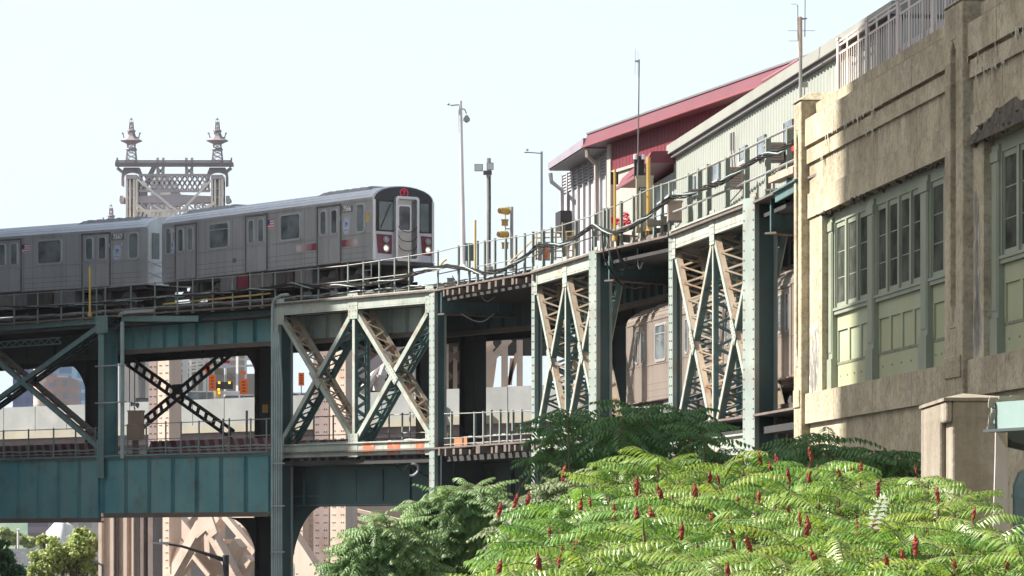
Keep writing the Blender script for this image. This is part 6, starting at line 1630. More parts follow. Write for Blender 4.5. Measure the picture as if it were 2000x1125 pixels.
m = MB(); m.box((W(333, 0, 330).x, 330, GZ), (W(520, 0, 330).x, 331, Zat(730, 330))); m.box((W(350, 0, 332).x, 332, GZ), (W(480, 0, 332).x, 333, Zat(655, 332))); m.build('abutment_wall', M('sunlit_pale_stone', (.36, .32, .285), (.27, .24, .215), .3, .9), r)
r = thing('bridge_pier', 'group of white and pale grey posts beside the pipe column', 'bridge posts', W(255, 790, 300))
m = MB()
for (p, q, mt) in ((232, 236, 0), (240, 252, 0), (255, 262, 0), (264, 270, 0), (284, 290, 0)): m.box((W(p, 0, 300).x, 300, GZ), (W(q, 0, 300).x, 301, Zat(650, 300)))
m.build('post', M('warm_white_post', (.66, .60, .54), None, .5, .7), r)
m = MB()
for (p, q, y0, y1) in ((271, 284, 690, 700), (272, 283, 703, 740)): m.box((W(p, 0, 301).x, 301, Zat(y1, 301)), (W(q, 0, 301).x, 302, Zat(y0, 301)))
m.build('grey_panel', GREYW, r)
# roadway signs and vehicles
for (lab, px0, px1, y0, y1, d) in (('tall orange roadwork sign between the pipe column and the green column', 221, 230, 738, 773, 262), ('orange roadwork sign left of the arrow board', 408, 421, 732, 762, 260), ('orange roadwork sign right of the arrow board', 468, 484, 740, 770, 258), ('small orange sign plate above the right roadwork sign', 469, 480, 725, 732, 258.5), ('orange roadwork sign behind the striped X frame', 583, 594, 728, 753, 255), ('small orange sign behind the black X brace beside the dark leg', 292, 298, 740, 752, 262)):
    d = PW((px0 + px1) / 2).y + 1.6
    r = thing('roadwork_sign', lab, 'sign', W((px0 + px1) / 2, y1 + 20, d), group='orange roadwork signs')
    m = MB(); a = W(px0, y1, d); b = W(px1, y0, d); m.box((a.x, d, a.z), (b.x, d + .08, b.z)); pn = m.build('panel', ORANGE, r)
    if y1 - y0 > 12:
        m = MB()
        for k in range(4):
            z = a.z + (b.z - a.z) * (.2 + .2 * k); m.box((a.x + (b.x - a.x) * .3, d - .015, z - .03), (b.x - (b.x - a.x) * .3, d - .002, z + .03))
        sub(m, 'print_bars', RUBBER, pn)
    m = MB(); m.beam(W((px0 + px1) / 2, y1 + 20, d + .1), W((px0 + px1) / 2, y0, d + .1), .06, .06); m.build('post', GALV, r)
r = thing('roadwork_sign', 'orange diamond roadwork sign behind the black X brace', 'sign', W(404, 780, 271), group='orange roadwork signs')
m = MB(); m.prism([W(404, 706, 271), W(412, 716, 271), W(404, 732, 271), W(395, 718, 271)], V((0, .08, 0))); m.build('panel', ORANGE, r); m = MB(); m.beam(W(404, 780, 271.2), W(404, 710, 271.2), .06, .06); m.build('post', GALV, r)
r = thing('arrow_board', 'dark arrow board with amber lamps on the bridge roadway', 'arrow board', W(438, 775, 272))
m = MB(); a = W(422, 760, 272); b = W(455, 746, 272); m.box((a.x, 272, a.z), (b.x, 272.1, b.z)); m.build('board', RUBBER, r)
m = MB()
for (px, py) in ((428, 747.5), (448, 747.5), (427, 760.5), (428, 767)): c = W(px, py, 271.9); m.lathe((0, 0, 0), [(0, 0), (.1, 0), (0, .04)], 8) if False else m.box((c.x - .07, c.y, c.z - .07), (c.x + .07, c.y + .05, c.z + .07))
m.build('amber_lamps', M('lit_amber', (.9, .45, .03), emit=(1, .45, .03), emit_s=1.0), r)
m = MB(); a = W(421, 775, 272); b = W(430, 762, 272); m.box((a.x, 272.2, a.z), (b.x, 273, b.z)); m.build('trailer', YEL, r)
r = thing('information_sign', 'white sign with a red top bar on the scaffold', 'sign', W(443, 740, 305))
m = MB(); a = W(434, 719, 305); b = W(449, 704, 305); m.box((a.x, 305, a.z), (b.x, 305.1, b.z)); pn = m.build('panel', WHITEP, r); m = MB(); m.box((a.x, 304.98, b.z - .22), (b.x, 304.999, b.z)); sub(m, 'red_bar', FLAGR, pn); m = MB(); m.beam(W(441, 790, 305.2), W(441, 704, 305.2), .06, .06); m.build('post', GALV, r)
def vehicle(label, cat, px, d, L, H, col, van=False, heading=0.15):
    d = PW(px).y + 4.5 + (0 if col[0] < .1 else 2); zr = 9.4; x = (px - 1000) / F * d
    root = thing('road_vehicle', label, cat, (x, d, zr), heading, world=False)
    h0 = .25; w2 = .95; bt_ = .95 if not van else 1.15
    body = MB(); sec = [(-L / 2, .45, .85), (-L / 2 + .15, .3, bt_ - .05), (-L * .18, .28, bt_), (L * .34, .28, bt_), (L / 2 - .05, .3, bt_ - .05), (L / 2, .42, .8)]
    for i in range(len(sec) - 1):
        (xa, a0, a1), (xb, b0, b1) = sec[i], sec[i + 1]; body.hexa([(xa, -w2, a0), (xb, -w2, b0), (xb, w2, b0), (xa, w2, a0), (xa, -w2, a1), (xb, -w2, b1), (xb, w2, b1), (xa, w2, a1)])
    paint = M('vehicle_paint', col, None, 1, .25, .1); body.build('body', paint, root)
    cab = MB(); xs = (-L * .30, -L * .12, L * .26, L * .42) if not van else (-L * .36, -L * .24, L * .44, L * .48)
    cab.hexa([(xs[0], -w2 * .95, bt_ - .02), (xs[3], -w2 * .95, bt_ - .02), (xs[3], w2 * .95, bt_ - .02), (xs[0], w2 * .95, bt_ - .02), (xs[1], -w2 * .78, H), (xs[2], -w2 * .78, H), (xs[2], w2 * .78, H), (xs[1], w2 * .78, H)]); cab.build('window', GLASS, root)
    rf = MB(); rf.box((xs[1] - .05, -w2 * .8, H - .03), (xs[2] + .05, w2 * .8, H + .05))
    for xx in (xs[1] + (xs[2] - xs[1]) * .5,): rf.box((xx - .05, -w2 * .93, bt_), (xx + .05, w2 * .93, H))
    if van: rf.box((xs[1] + (xs[2] - xs[1]) * .45, -w2 * .97, bt_), (xs[3], w2 * .97, H))
    rf.build('roof', paint, root)
    for xx in (-L * .31, L * .31):
        for sy in (-1, 1):
            wl = MB(); wl.lathe((0, 0, 0), [(0, 0), (.33, 0), (.33, .2), (0, .2)], 14); wl.v = [(xx + a, sy * (w2 - .1) + c - .1, .33 + b) for a, b, c in wl.v]; wl.build('wheel', RUBBER, root)
    return root
vehicle('dark grey car passing behind the parapet near the pipe column', 'car', 282, 268, 4.6, 1.98, (.03, .03, .035), heading=.1)
vehicle('white van behind the parapet left of the orange signs', 'van', 405, 266, 5.4, 2.35, (.7, .7, .7), True)
vehicle('white car behind the parapet between the orange signs', 'car', 456, 264, 4.6, 2.05, (.72, .73, .74))
vehicle('pale car behind the parapet beside the conduit column', 'car', 573, 262, 4.6, 2.0, (.6, .6, .6))

# ------------------------------------------------------------------ far city and trees
def tower(label, px0, px1, y0, d, mats, cap=None, dep=30, cyl=False, y1=None, group='far towers across the river'):
    a = W(px0, 1060, d); b = W(px1, y0, d)
    root = thing('far_building', label, 'building', (a.x, d, GZ), group=group)
    m = MB()
    if cyl: m.lathe(((a.x + b.x) / 2, d + 10, GZ), [((b.x - a.x) / 2, 0), ((b.x - a.x) / 2, b.z - GZ)], 24)
    else: m.box((a.x, d, GZ), (b.x, d + dep, b.z))
    m.build('wall', mats, root, cyl)
    m = MB(); w_ = b.x - a.x; m.box((a.x + w_ * .2, d + 2, b.z), (a.x + w_ * .7, d + 8, b.z + w_ * .12)); m.build('roof_plant', GREYW, root)
    return root
BLUEW = gridmat('dark_blue_curtain_wall', (.035, .075, .21), (.02, .05, .16), 6, 4, .8, .6, .9)
BLUEL = gridmat('pale_blue_curtain_wall', (.17, .31, .46), (.07, .18, .32), 9, 4, .7, .7, .9)
TANW = gridmat('tan_banded_wall', (.50, .37, .28), (.30, .24, .21), 5, 4.2, .65, .5, .6)
BRICKW = gridmat('brick_wall', (.33, .205, .175), (.17, .19, .24), 3.4, 3.6, .42, .5, .8)
tower('slim dark blue glass tower seen through the left bay', 25, 57, 560, 1600, BLUEW)
tower('round tan banded tower seen through the left bay', 59, 90, 560, 1500, TANW, cyl=True)
tower('pale blue glass tower seen through the left bay', 88, 172, 640, 1700, BLUEL)
tower('second blue glass slab behind the black inner column', 140, 168, 715, 1450, BLUEL)
tower('reddish brick block low in front of the glass towers', 90, 104, 728, 1200, BRICKW)
tower('reddish brick block with a white roof strip in front of the blue tower', 104, 137, 737, 1180, BRICKW)
tower('purple brown block beyond the trees at lower left', 54, 94, 1015, 900, gridmat('purple_block_wall', (.22, .17, .20), (.13, .11, .15), 5, 2.6, 2, .5, .6), group='far buildings at lower left')
tower('pale stepped block beside the tan pier at lower left', 132, 200, 1012, 850, gridmat('pale_block_wall', (.50, .44, .40), (.34, .30, .28), 4, 2.4, .7, .5, .7), group='far buildings at lower left')
r = thing('dome_building', 'white domed hall above the trees at lower left', 'building', W(115, 1060, 800), group='far buildings at lower left')
m = MB(); c = W(122, 1060, 800); m.lathe((c.x, c.y, GZ), [(3.2, 0), (3.2, 6.5), (2.9, 8.2), (2.0, 9.4), (.9, 10.0), (0, 10.1)], 16); c = W(106, 1060, 800); m.prism([(c.x - 1.2, 796, GZ), (c.x + 2.5, 796, GZ), (c.x + 2.5, 796, 7.6), (c.x + 1.2, 796, 6.4), (c.x - 1.2, 796, 3.8)], (0, 3, 0)); m.build('shell', WS, r, True)
hl = MB(); n_ = 60
for i in range(n_ + 1):
    x = -400 + 500 * i / n_
    h = 9 + 5 * mnoise.noise((x * .03, 0, 0)) + 2.5 * mnoise.noise((x * .15, 3, 0))
    hl.v += [(x, 1000, GZ), (x, 1040, h)]
for i in range(n_): hl.f.append((2 * i, 2 * i + 2, 2 * i + 3, 2 * i + 1)); hl.m.append(0)
kind(hl.build('hills', M('far_green_hill', (.07, .13, .09), (.14, .18, .12), .12, .9)), 'structure')
r = thing('sign_gantry', 'pale road gantry with a trussed frame at lower left', 'gantry', W(45, 1235, 330))
m = MB()
for y in (1075, 1085, 1102): m.beam(W(18, y, 330), W(58, y, 330), .25, .28)
for px in (27, 52, 58): m.beam(W(px, 1200, 330), W(px, 1072, 330), .22, .22)
m.beam(W(36, 1088, 330), W(47, 1101, 330), .15, .15); m.prism([W(57, 1072, 330), W(74, 1066, 330), (W(74, 1074, 330)), W(64, 1088, 330), W(58, 1090, 330)], V((0, 1, 0))); m.build('frame', WS, r)
m = MB(); m.box((W(28, 0, 331).x, 331, Zat(1100, 331)), (W(52, 0, 331).x, 331.2, Zat(1078, 331))); m.build('back_panel', GREYW, r)
r = thing('street_banner', 'blue banner with a pale emblem hanging at lower left', 'banner', W(50, 1160, 300))
m = MB(); m.box((W(45, 0, 300).x, 300, Zat(1140, 300)), (W(54, 0, 300).x, 300.1, Zat(1105, 300))); pn = m.build('cloth', M('banner_blue', (.05, .22, .45), None, 1, .6), r)
m = MB(); m.tube([W(48, 1111, 299.95), W(51, 1112, 299.95), (W(51.5, 1117, 299.95)), W(48, 1118, 299.95), W(48, 1111, 299.95)], .03, 4); sub(m, 'emblem', LOGOW, pn)
m = MB(); m.beam(W(44.5, 1235, 300), W(44.5, 1100, 300), .1, .1); m.build('pole', GALV, r)
r, b, t = pole('distant white lamp post at lower left', 35.5, 1034, 1110, 340, .1, WS, 'street lamp', name='street_lamp')
m = MB(); m.tube([W(33, 1034.5, 340), W(38, 1034.5, 340)], .1, 5); m.build('lamp_arm', WS, r)
# dark street lamp in front of the tan bracing
r, b, t = pole('black street lamp arching in front of the tan bracing under the left girder', 441, 1084, 1390, 105, .085, RUBBER, 'street lamp', name='street_lamp')
m = MB(); m.tube([W(441, 1093, 105), W(415, 1085, 105), W(385, 1076, 105), W(355, 1067, 105), W(330, 1063, 105)], .045, 7, r2=.03); m.tube([W(441, 1098, 105), W(415, 1088, 105), W(390, 1078, 105)], .025, 5); m.build('lamp_arm', RUBBER, r)
m = MB(); c = W(313, 1060.5, 105); m.hexa([(c.x - .2, c.y - .1, c.z - .02), (c.x + .22, c.y - .06, c.z - .05), (c.x + .22, c.y + .06, c.z - .05), (c.x - .2, c.y + .1, c.z - .02), (c.x - .2, c.y - .09, c.z + .02), (c.x + .22, c.y - .05, c.z + .03), (c.x + .22, c.y + .05, c.z + .03), (c.x - .2, c.y + .09, c.z + .02)]); m.lathe(c + V((.02, 0, .03)), [(.04, 0), (.04, .06), (0, .07)], 8); m.build('lamp_head', GALV, r)
r, b, t = pole('thin pale street lamp on the face of the ribbed pier', 201, 1102, 1235, 200, .07, GALV, 'street lamp', name='street_lamp')
m = MB(); m.tube([W(201, 1105, 200), W(190, 1099, 200), W(180, 1095, 200)], .05, 5); m.build('lamp_arm', GALV, r)

# ------------------------------------------------------------------ lower deck clutter
r = thing('trackside_cabinet', 'brown rusty cabinet on a post on the lower deck in the middle bay', 'cabinet', (*FL(265, .9), 5.0))
m = MB(); c = V((*FL(264, 1.0), 0)); z0 = Zat(858, c.y); z1 = Zat(804, c.y); m.box((c.x - .29, c.y, z0), (c.x + .31, c.y + .6, z1)); m.box((c.x - .32, c.y - .03, z1), (c.x + .34, c.y + .62, z1 + .05)); m.box((c.x - .02, c.y - .01, z0 + .05), (c.x + .0, c.y, z1 - .05))
m.build('casing', M('brown_cabinet', (.30, .20, .14), (.24, .155, .11), 2, .7, stain=RUST), r); m = MB(); m.box((c.x - .13, c.y + .2, 5.0), (c.x + .1, c.y + .4, z0)); m.build('post', TIE, r)
r = thing('track_box', 'low yellow box with white frames on the lower deck beside the cabinet', 'equipment box', (*FL(330, .8), 5.0))
m = MB(); c = V((*FL(334, .8), 5.02)); m.box((c.x - .2, c.y, c.z), (c.x + .22, c.y + .3, c.z + .18)); m.build('box', YEL, r); m = MB(); c = V((*FL(318, .8), 5.02)); m.box((c.x - .25, c.y, c.z), (c.x + .2, c.y + .2, c.z + .07)); m.build('white_frame', ALU, r)
r = thing('marker_post', 'rusty brown post standing on the lower deck near the conduit column', 'post', (*FL(482, 1.2), 5.0))
m = MB(); c = V((*FL(482, 1.2), 5.0)); m.tube([c, c + V((0, 0, 1.75))], .045, 8); m.lathe(c, [(.1, 0), (.1, .06), (.05, .08)], 8); m.build('shaft', RUSTY, r)
r = thing('ochre_box', 'small ochre box on the black column by the conduits', 'equipment box', FP(517, 810, 4.6)); m = MB(); c = FP(517, 798, 4.7); m.box((c.x - .1, c.y, c.z - .16), (c.x + .12, c.y + .2, c.z + .16)); m.build('casing', M('ochre_paint', (.40, .22, .05), None, 2, .7), r)
r = thing('plywood_panel', 'tan plywood panel on the lower deck behind the striped frame', 'panel', (*FL(612, 1.0), 5.0)); m = MB(); a = V((*FL(586, 1.0), 4.95)); b = V((*FL(640, 1.0), 4.95)); m.prism([a, b, b + V((0, 0, .42)), a + V((0, 0, .45))], V((.03, .04, 0))); m.build('sheet', M('plywood', (.33, .22, .13), (.28, .18, .11), 2, .8), r)
r = thing('timber_post', 'thick brown timber post behind the striped X frame', 'post', (*FL(828, 2.4), 5.0)); m = MB(); a = V((*FL(828, 2.4), 5.0)); m.box((a.x - .28, a.y, 4.9), (a.x + .2, a.y + .3, 6.25)); m.build('shaft', M('brown_timber', (.22, .14, .09), (.17, .11, .07), 2, .9), r)
r = thing('rusty_plate', 'rusty orange steel plates on the lower deck by the striped frame column', 'panel', (*FL(898, .6), 5.0)); m = MB(); a = V((*FL(885, .5), 5.0)); b = V((*FL(912, .5), 5.0)); m.prism([a, b, b + V((0, 0, .42)), a + V((0, 0, .38))], V((.03, .05, 0))); m.build('plate', M('rusty_orange', (.36, .15, .06), (.28, .12, .06), 3, .8), r)
r = thing('white_writing_board', 'row of white cable tags on the lower rail behind the striped frame', 'tags', (*FL(650, 1.1), 5.2)); m = MB()
for (a, b) in ((632, 664), (728, 758), (765, 780)):
    n_ = int((b - a) / 4.5)
    for k in range(n_): c = V((*FL(a + 4.5 * k, 1.15), 5.2)); m.box((c.x, c.y, c.z), (c.x + R.uniform(.04, .07), c.y + .02, c.z + R.uniform(.07, .13)))
m.build('tag_plates', WHITEP, r)

# ------------------------------------------------------------------ unseen blocks added on the street side to throw shade (outside the picture)
def office(label, x0, x1, y0, y1, h):
    r = thing('shade_block', label, 'building', (x1, y0, GZ), group='unseen blocks added for shade')
    m = MB(); m.box((x0, y0, GZ), (x1, y1, h)); m.box((x0 - .3, y0 - .3, h), (x1 + .3, y1 + .3, h + .8)); m.build('wall', SHADEB, r)
    return r
office('unseen tall brown tower added to shade the concrete building', -135, -95, 90.0, 113.4, 122)
office('unseen brown block added to shade the train', -75, -34, 158.6, 204, 52)
# ------------------------------------------------------------------ vegetation
def frond(mb, stemb, base, dirv, L, droop, npair, ll, lw, rng, hang=-.55):
    """pinnate leaf: arching rachis with paired lance-shaped leaflets"""
    dirv = dirv.normalized(); p = V(base); pts = [p.copy()]; d = dirv.copy(); seg = L / npair
    for i in range(npair):
        d = (d + V((0, 0, -droop / npair))).normalized(); p = p + d * seg; pts.append(p.copy())
    stemb.tube([pts[0], pts[npair // 2], pts[-1]], .006, 3, cap=False, r2=.003)
    for i in range(1, npair + 1):
        t = i / npair; q = pts[i]; d = (pts[i] - pts[i - 1]).normalized()
        side = d.cross(V((0, 0, 1)))
        if side.length < 1e-3: side = V((1, 0, 0))
        side.normalize(); up = side.cross(d)
        prof = (math.sin(PI * (.12 + .80 * t)) ** .6) * ll
        for sg in ((-1, 1) if i < npair else (-1, 1, 0)):
            fw = .34 + rng.uniform(-.12, .12)
            ax = (side * sg * (1 if sg else 0) + d * (fw if sg else 1.0) + up * (hang + rng.uniform(-.2, .2))).normalized()
            ln = prof * rng.uniform(.85, 1.1)
            w1 = (d - ax * d.dot(ax)); w1 = (w1.normalized() if w1.length > 1e-3 else side) ; nrm = ax.cross(w1)
            tip = q + ax * ln + V((0, 0, -.22 * ln)); mid = q + ax * ln * .45
            b = len(mb.v)
            mb.v += [tuple(q), tuple(mid + w1 * lw - nrm * lw * .3), tuple(tip), tuple(mid - w1 * lw - nrm * lw * .3), tuple(mid)]
            mb.f += [(b, b + 1, b + 4), (b + 1, b + 2, b + 4), (b, b + 4, b + 3), (b + 4, b + 2, b + 3)]; mb.m += [0] * 4
def spike(p, h, r):
    m = MB(); pr = []; n = 7; tilt = V((R.uniform(-.35, .25), R.uniform(-.2, .2), 1)).normalized()
    vs = []; fs = []; rows = 8
    for i in range(rows + 1):
        t = i / rows; rad = r * (math.sin(PI * min(1, .18 + t * .55)) if t < .6 else (1 - t) / .4 * .95 + .08)
        for k in range(n):
            a = 2 * PI * k / n + i * .5; rr2 = rad * R.uniform(.75, 1.2)
            vs.append(p + tilt * (h * t) + V((math.cos(a) * rr2, math.sin(a) * rr2, R.uniform(-.01, .01))))
    for i in range(rows):
        for k in range(n): fs.append((i * n + k, i * n + (k + 1) % n, (i + 1) * n + (k + 1) % n, (i + 1) * n + k))
    fs.append(tuple(range(n - 1, -1, -1))); fs.append(tuple(rows * n + k for k in range(n)))
    return m.add(vs, fs)
def sumac(label, pts, spikes, mat, fr, L, ll, lw, npair, group, gz=GZ, droop=1.0, rng=R, up=.35, base=None):
    """pts: world points of the shoot tips; spikes: points carrying a red fruit cone"""
    cx = sum(p.x for p in pts) / len(pts); cy = sum(p.y for p in pts) / len(pts)
    b0 = V((cx, cy + .3, gz))
    root = thing('sumac_shrub', label, 'shrub', b0, group=group)
    mb = MB(); st = MB(); wood = MB()
    sp_ = set(id(s) for s in spikes)
    for p in pts:
        low = V((cx + (p.x - cx) * .35, cy + (p.y - cy) * .35 + .2, gz + (p.z - gz) * .35))
        wood.tube([b0, low, p - V((0, 0, .25)), p], .035, 5, cap=False, r2=.012)
        n = fr + rng.randint(-1, 2); a0 = rng.uniform(0, 6.28)
        for k in range(n):
            a = a0 + k * 2.399963; el = up + rng.uniform(-.25, .45) - .5 * (k / n) ** 1.5
            dv = V((math.cos(a), math.sin(a), el))
            frond(mb, st, p - V((0, 0, .02 + .30 * L * k / n)), dv, L * rng.uniform(.75, 1.12), droop * rng.uniform(.7, 1.25), npair, ll * rng.uniform(.9, 1.1), lw, rng)
    wood.build('stem', STEM, root)
    cr = mb.build('foliage', mat, root)
    if 'pale frond' in label:
        pm = MB(); ps = MB(); frond(pm, ps, W(1700, 1040, 29.0), V((.25, -.3, .9)), .27, .25, 8, .10, .014, rng, -.1)
        pm.build('pale_frond', leafmat('silvery_leaf', (.62, .66, .55), (.75, .76, .68), .4, .15), root)
    sub(st, 'leaf_stalks', STEM, cr)
    for s in spikes:
        big = R.uniform(.62, 1.2)
        spike(s + V((0, -.03, R.uniform(-.015, .045))), .14 * big, .021 * big).build('fruit_cone', SPIKE, root)
    return root
# outline of the bright sumac thicket, photo pixels
TOPL = [(900, 1200), (965, 1125), (1010, 1075), (1060, 1025), (1100, 975), (1180, 950), (1225, 925), (1290, 915), (1380, 915), (1450, 912), (1560, 905), (1600, 915), (1680, 935), (1740, 930), (1800, 945), (1870, 975), (1900, 1010), (1960, 1040), (2010, 1055), (2060, 1060)]
def topy(px): return tz(px, TOPL)
SPK = [(1133, 998), (1153, 990), (1200, 1013), (1243.5, 970), (1294, 974), (1245, 1016), (1278, 1023), (1359, 980), (1384, 936), (1405, 942), (1443, 984), (1482, 976), (1394, 1018), (1472, 1040), (1430, 1037), (1073, 1042), (1330, 1045), (1487, 905), (1509, 922), (1521, 913), (1541, 938), (1580, 943), (1585, 903), (1541, 1000), (1562, 1016), (1574, 1046), (1581, 1044), (1467, 1073), (1436, 1066), (1646, 949), (1661, 926), (1682, 930), (1790, 922), (1713, 970), (1832, 973), (1899, 1006), (1680, 1050), (1707, 1042), (1812, 1046), (1787, 1087), (1598, 1111), (1734, 1111), (1770, 1102), (1967, 1105), (1866, 1114), (1640, 994), (1421, 1120), (1117, 1090), (1091, 1096), (972, 1115), (1054, 1121)]
def dB(px, py): return 27.0 + 9.0 * max(0, min(1.2, (1125 - py) / 215))
cand = []
for (px, py) in SPK:
    cand.append((px, py + 9, True))
rg = random.Random(11)
for q_ in ((1205, 925), (1238, 905), (1268, 898), (1300, 908), (1225, 945), (1285, 930), (1345, 915), (1418, 905)): cand.append((*q_, False))
tries = 0
while tries < 3000 and len(cand) < 330:
    tries += 1
    px = rg.uniform(970, 2050); y0 = topy(px) + 14; py = y0 + (1175 - y0) * rg.random() ** 1.05
    if py > 1175 or y0 > 1160: continue
    if mnoise.noise((px * .016, py * .028, 4.2)) > .27: continue
    if all((px - a) ** 2 + ((py - b) * 1.5) ** 2 > 28 ** 2 for a, b, c in cand): cand.append((px, py, False))
seeds = [(955, 1120), (1060, 1060), (1110, 1120), (1160, 1000), (1230, 1060), (1290, 960), (1350, 1040), (1300, 1120), (1420, 950), (1440, 1030), (1450, 1110), (1540, 930), (1560, 1010), (1590, 1100), (1660, 950), (1690, 1030), (1720, 1110), (1780, 950), (1800, 1030), (1840, 1110), (1880, 1030), (1960, 1080), (2030, 1100)]
names = ['at the lower left tip of the thicket', 'below the pale bushy tree, with one cone', 'by the bottom edge left of centre', 'below the dark sumac on the left slope', 'below the dark sumac with several cones', 'on the crest below the tall dark sumac', 'in the middle left of the thicket', 'at the bottom edge under the narrow X frame', 'on the crest below the tall X frame', 'below the tall X frame in mid thicket', 'at the bottom edge under the tall X frame', 'on the crest below the corner of the concrete building', 'in mid thicket below the corner of the concrete building', 'at the bottom edge below the corner of the concrete building', 'on the crest in front of the concrete base wall', 'in mid thicket left of the pier, with a pale frond', 'at the bottom edge left of the pier', 'on the crest against the left side of the pier', 'in front of the foot of the pier', 'at the bottom edge in front of the pier', 'against the right half of the pier face', 'at the right edge below the green pipe', 'at the bottom right corner of the thicket']
grp = [[] for _ in seeds]
for (px, py, s) in cand:
    i = min(range(len(seeds)), key=lambda j: (seeds[j][0] - px) ** 2 + ((seeds[j][1] - py) * 1.3) ** 2)
    d = dB(px, py) + rg.uniform(-.5, .5)
    grp[i].append((W(px, py - (0 if s else rg.choice((-10, -4, 0, 0, 4, 10, 22))), d), s))
for i, gr_ in enumerate(grp):
    if not gr_: continue
    pts = [p for p, s in gr_]; sp_ = [p for p, s in gr_ if s]
    sumac('bright yellow green sumac shrub ' + names[i], pts, sp_, (LBRIGHT, LGREEN, LBRIGHT, LYELLOW, LBRIGHT)[i % 5] if i != 3 else LGREEN, 9, .55, .135, .0115, 15, 'bright sumac shrubs in the foreground thicket', droop=1.0, rng=rg, up=.48)
# the dark shaded sumacs behind
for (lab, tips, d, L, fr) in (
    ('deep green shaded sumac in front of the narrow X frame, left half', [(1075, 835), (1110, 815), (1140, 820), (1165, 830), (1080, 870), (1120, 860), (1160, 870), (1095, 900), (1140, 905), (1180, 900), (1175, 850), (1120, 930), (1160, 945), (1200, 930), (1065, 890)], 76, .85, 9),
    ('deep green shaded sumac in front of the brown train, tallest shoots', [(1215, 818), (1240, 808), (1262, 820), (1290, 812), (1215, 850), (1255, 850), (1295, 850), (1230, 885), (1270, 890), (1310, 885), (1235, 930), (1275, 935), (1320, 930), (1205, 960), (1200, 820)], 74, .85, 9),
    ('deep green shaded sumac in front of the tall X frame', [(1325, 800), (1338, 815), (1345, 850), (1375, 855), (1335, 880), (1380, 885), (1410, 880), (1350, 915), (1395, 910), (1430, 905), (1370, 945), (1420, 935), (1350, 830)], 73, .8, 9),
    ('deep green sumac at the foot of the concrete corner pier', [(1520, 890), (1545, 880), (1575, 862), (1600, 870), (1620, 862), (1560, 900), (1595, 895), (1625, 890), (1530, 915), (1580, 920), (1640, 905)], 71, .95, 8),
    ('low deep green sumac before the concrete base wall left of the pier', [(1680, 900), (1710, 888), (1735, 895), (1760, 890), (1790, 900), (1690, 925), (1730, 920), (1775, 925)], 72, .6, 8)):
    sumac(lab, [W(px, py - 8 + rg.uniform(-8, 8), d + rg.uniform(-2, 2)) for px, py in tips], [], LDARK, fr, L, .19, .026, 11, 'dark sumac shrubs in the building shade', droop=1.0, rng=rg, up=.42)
# feathery trees at centre left
def bushy(label, cat, blobs, d, n, L, ll, lw, npair, mat, trunk, rng, name='locust_tree', group=None, spk=()):
    """blobs: (px, py, rx, ry) ellipses of foliage in photo pixels at distance d"""
    base = W(trunk[0], 1235, d); base.z = GZ
    root = thing(name, label, cat, base, group=group)
    mb = MB(); st = MB(); wood = MB(); s = d / F
    tot = sum(b[2] * b[3] for b in blobs)
    for (px, py, rx, ry) in blobs:
        c = W(px, py, d); k = int(n * rx * ry / tot); RX = rx * s; RY = ry * s
        wood.tube([base, base.lerp(c, .5) + V((rng.uniform(-.2, .2), 0, .2)), c], .09, 5, cap=False, r2=.02)
        for i in range(k):
            while True:
                v = V((rng.uniform(-1, 1), rng.uniform(-1, 1), rng.uniform(-1, 1)))
                if v.length <= 1 and v.length > .35: break
            if rng.random() < .15: v *= 1.18
            p = c + V((v.x * RX, v.y * RX * .8, v.z * RY))
            a = rng.uniform(0, 6.28); dv = (V((math.cos(a), math.sin(a), rng.uniform(-.5, .4))) + v * .7).normalized()
            frond(mb, st, p, dv, L * rng.uniform(.7, 1.25), rng.uniform(.5, 1.3), npair, ll * rng.uniform(.85, 1.15), lw, rng)
            if i % 12 == 0: wood.tube([c, p], .02, 4, cap=False, r2=.008)
    wood.build('trunk', BARK, root)
    cr = mb.build('foliage', mat, root); sub(st, 'leaf_stalks', STEM, cr)
    for (px, py) in spk: spike(W(px, py, d - 2.2), .22, .035).build('fruit_cone', SPIKE, root)
    return root
r5 = random.Random(5)
bushy('feathery grey green tree with a dark trunk in front of the low dark beams', 'tree', [(876, 1007, 57, 41), (931, 977, 44, 29), (991, 1007, 20, 16), (836, 1057, 46, 38), (911, 1042, 50, 36), (966, 1037, 36, 27), (856, 1107, 55, 32), (951, 1087, 27, 23), (821, 992, 20, 16), (906, 962, 23, 16)], 57, 1150, .40, .115, .017, 9, LMID, (905, 1100), r5, spk=[(1004, 992), (1029, 992), (973, 1012)])
bushy('low feathery tree in front of the tan leg at bottom centre', 'tree', [(759, 1040, 55, 25), (724, 1075, 46, 29), (794, 1080, 50, 34), (704, 1120, 50, 32), (764, 1125, 55, 32), (824, 1130, 36, 27), (679, 1120, 18, 14)], 56, 980, .40, .115, .017, 9, LMID, (735, 1130), r5)
bushy('pale leaved bush with a red cone left of the dark sumac', 'bush', [(1075, 985, 45, 32), (1030, 1015, 45, 25), (1110, 960, 30, 20), (1000, 1050, 35, 25), (1090, 1020, 35, 20)], 56, 460, .40, .12, .024, 7, leafmat('pale_dusty_leaf', (.16, .22, .10), (.28, .33, .17), .5, .3), (1060, 1100), r5, name='sumac_shrub', spk=[(1099, 940)])
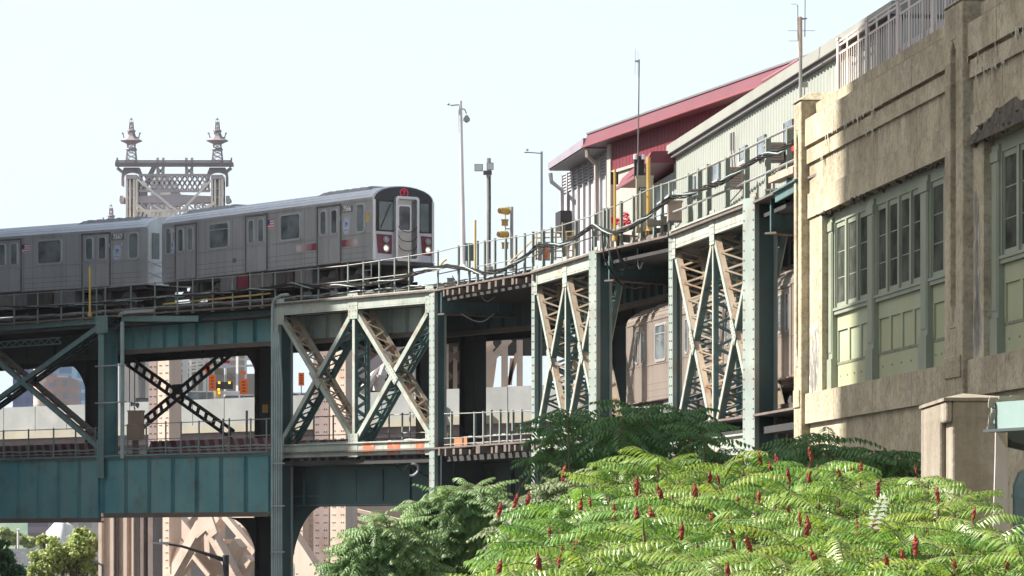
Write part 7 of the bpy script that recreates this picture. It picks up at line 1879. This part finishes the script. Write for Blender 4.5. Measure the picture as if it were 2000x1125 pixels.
# far trees: crowns of many small leaf faces in clumps
def fartree(label, px, d, blobs, n, ls, mat, rng, group='trees beyond the viaduct at lower left'):
    base = W(px, 1060, d); base.z = GZ
    root = thing('leafy_tree', label, 'tree', base, group=group); s = d / F
    m = MB(); wood = MB(); tot = sum(b[2] * b[3] for b in blobs)
    for (bx, by, rx, ry) in blobs:
        c = W(bx, by, d); wood.tube([base, c], .25, 5, r2=.06)
        ncl = 16
        for q in range(ncl):
            while True:
                v = V((rng.uniform(-1, 1), rng.uniform(-1, 1), rng.uniform(-1, 1)))
                if .45 < v.length < 1.05: break
            cc = c + V((v.x * rx * s, v.y * rx * s, v.z * ry * s)); cr_ = rx * s * rng.uniform(.22, .42)
            for i in range(int(n * rx * ry / tot / ncl)):
                u = V((rng.gauss(0, .5), rng.gauss(0, .5), rng.gauss(0, .4))) * cr_; p = cc + u
                nr = (u + V((0, 0, cr_ * .5)) + V((rng.uniform(-1, 1), rng.uniform(-1, 1), rng.uniform(-1, 1))) * cr_ * .6).normalized(); a = nr.orthogonal().normalized(); a = Matrix.Rotation(rng.uniform(0, 6.28), 3, nr) @ a; b = nr.cross(a); k = ls * rng.uniform(.6, 1.3)
                m.add([p + a * k, p + b * k * .55, p - a * k, p - b * k * .55], [(0, 1, 2, 3)])
    wood.build('trunk', BARK, root); m.build('crown', mat, root)
    return root
r6 = random.Random(6)
fartree('broad yellow green tree left of the ribbed tan pier', 130, 235, [(120, 1070, 35, 22), (160, 1060, 34, 26), (95, 1090, 32, 24), (140, 1100, 50, 26), (80, 1115, 25, 22), (175, 1105, 25, 28), (158, 1040, 14, 12), (84, 1055, 14, 10)], 26000, .11, LFAR, r6)
fartree('dark green tree at the bottom left corner', 5, 200, [(5, 1075, 16, 18), (12, 1100, 24, 22), (-10, 1095, 25, 25), (30, 1115, 20, 14)], 9000, .10, LDARK, r6)
fartree('distant green tree clump behind the gantry', 30, 520, [(32, 1052, 20, 10), (8, 1040, 16, 10), (60, 1062, 16, 10)], 2600, .35, LFAR, r6)

# ------------------------------------------------------------------ summer haze between here and the river
HAZE = True
if HAZE:
    m = MB(); m.box((-480, -20, GZ - 1.0), (130, 2000, 200)); 
    hm = D.materials.new('summer_haze'); hm.use_nodes = True; n = hm.node_tree.nodes; n.clear(); out = n.new('ShaderNodeOutputMaterial'); pv = n.new('ShaderNodeVolumePrincipled')
    pv.inputs['Color'].default_value = (.92, .95, 1, 1); pv.inputs['Density'].default_value = .00006; pv.inputs['Anisotropy'].default_value = .3
    hm.node_tree.links.new(pv.outputs[0], out.inputs['Volume'])
    kind(m.build('haze', hm), 'stuff')
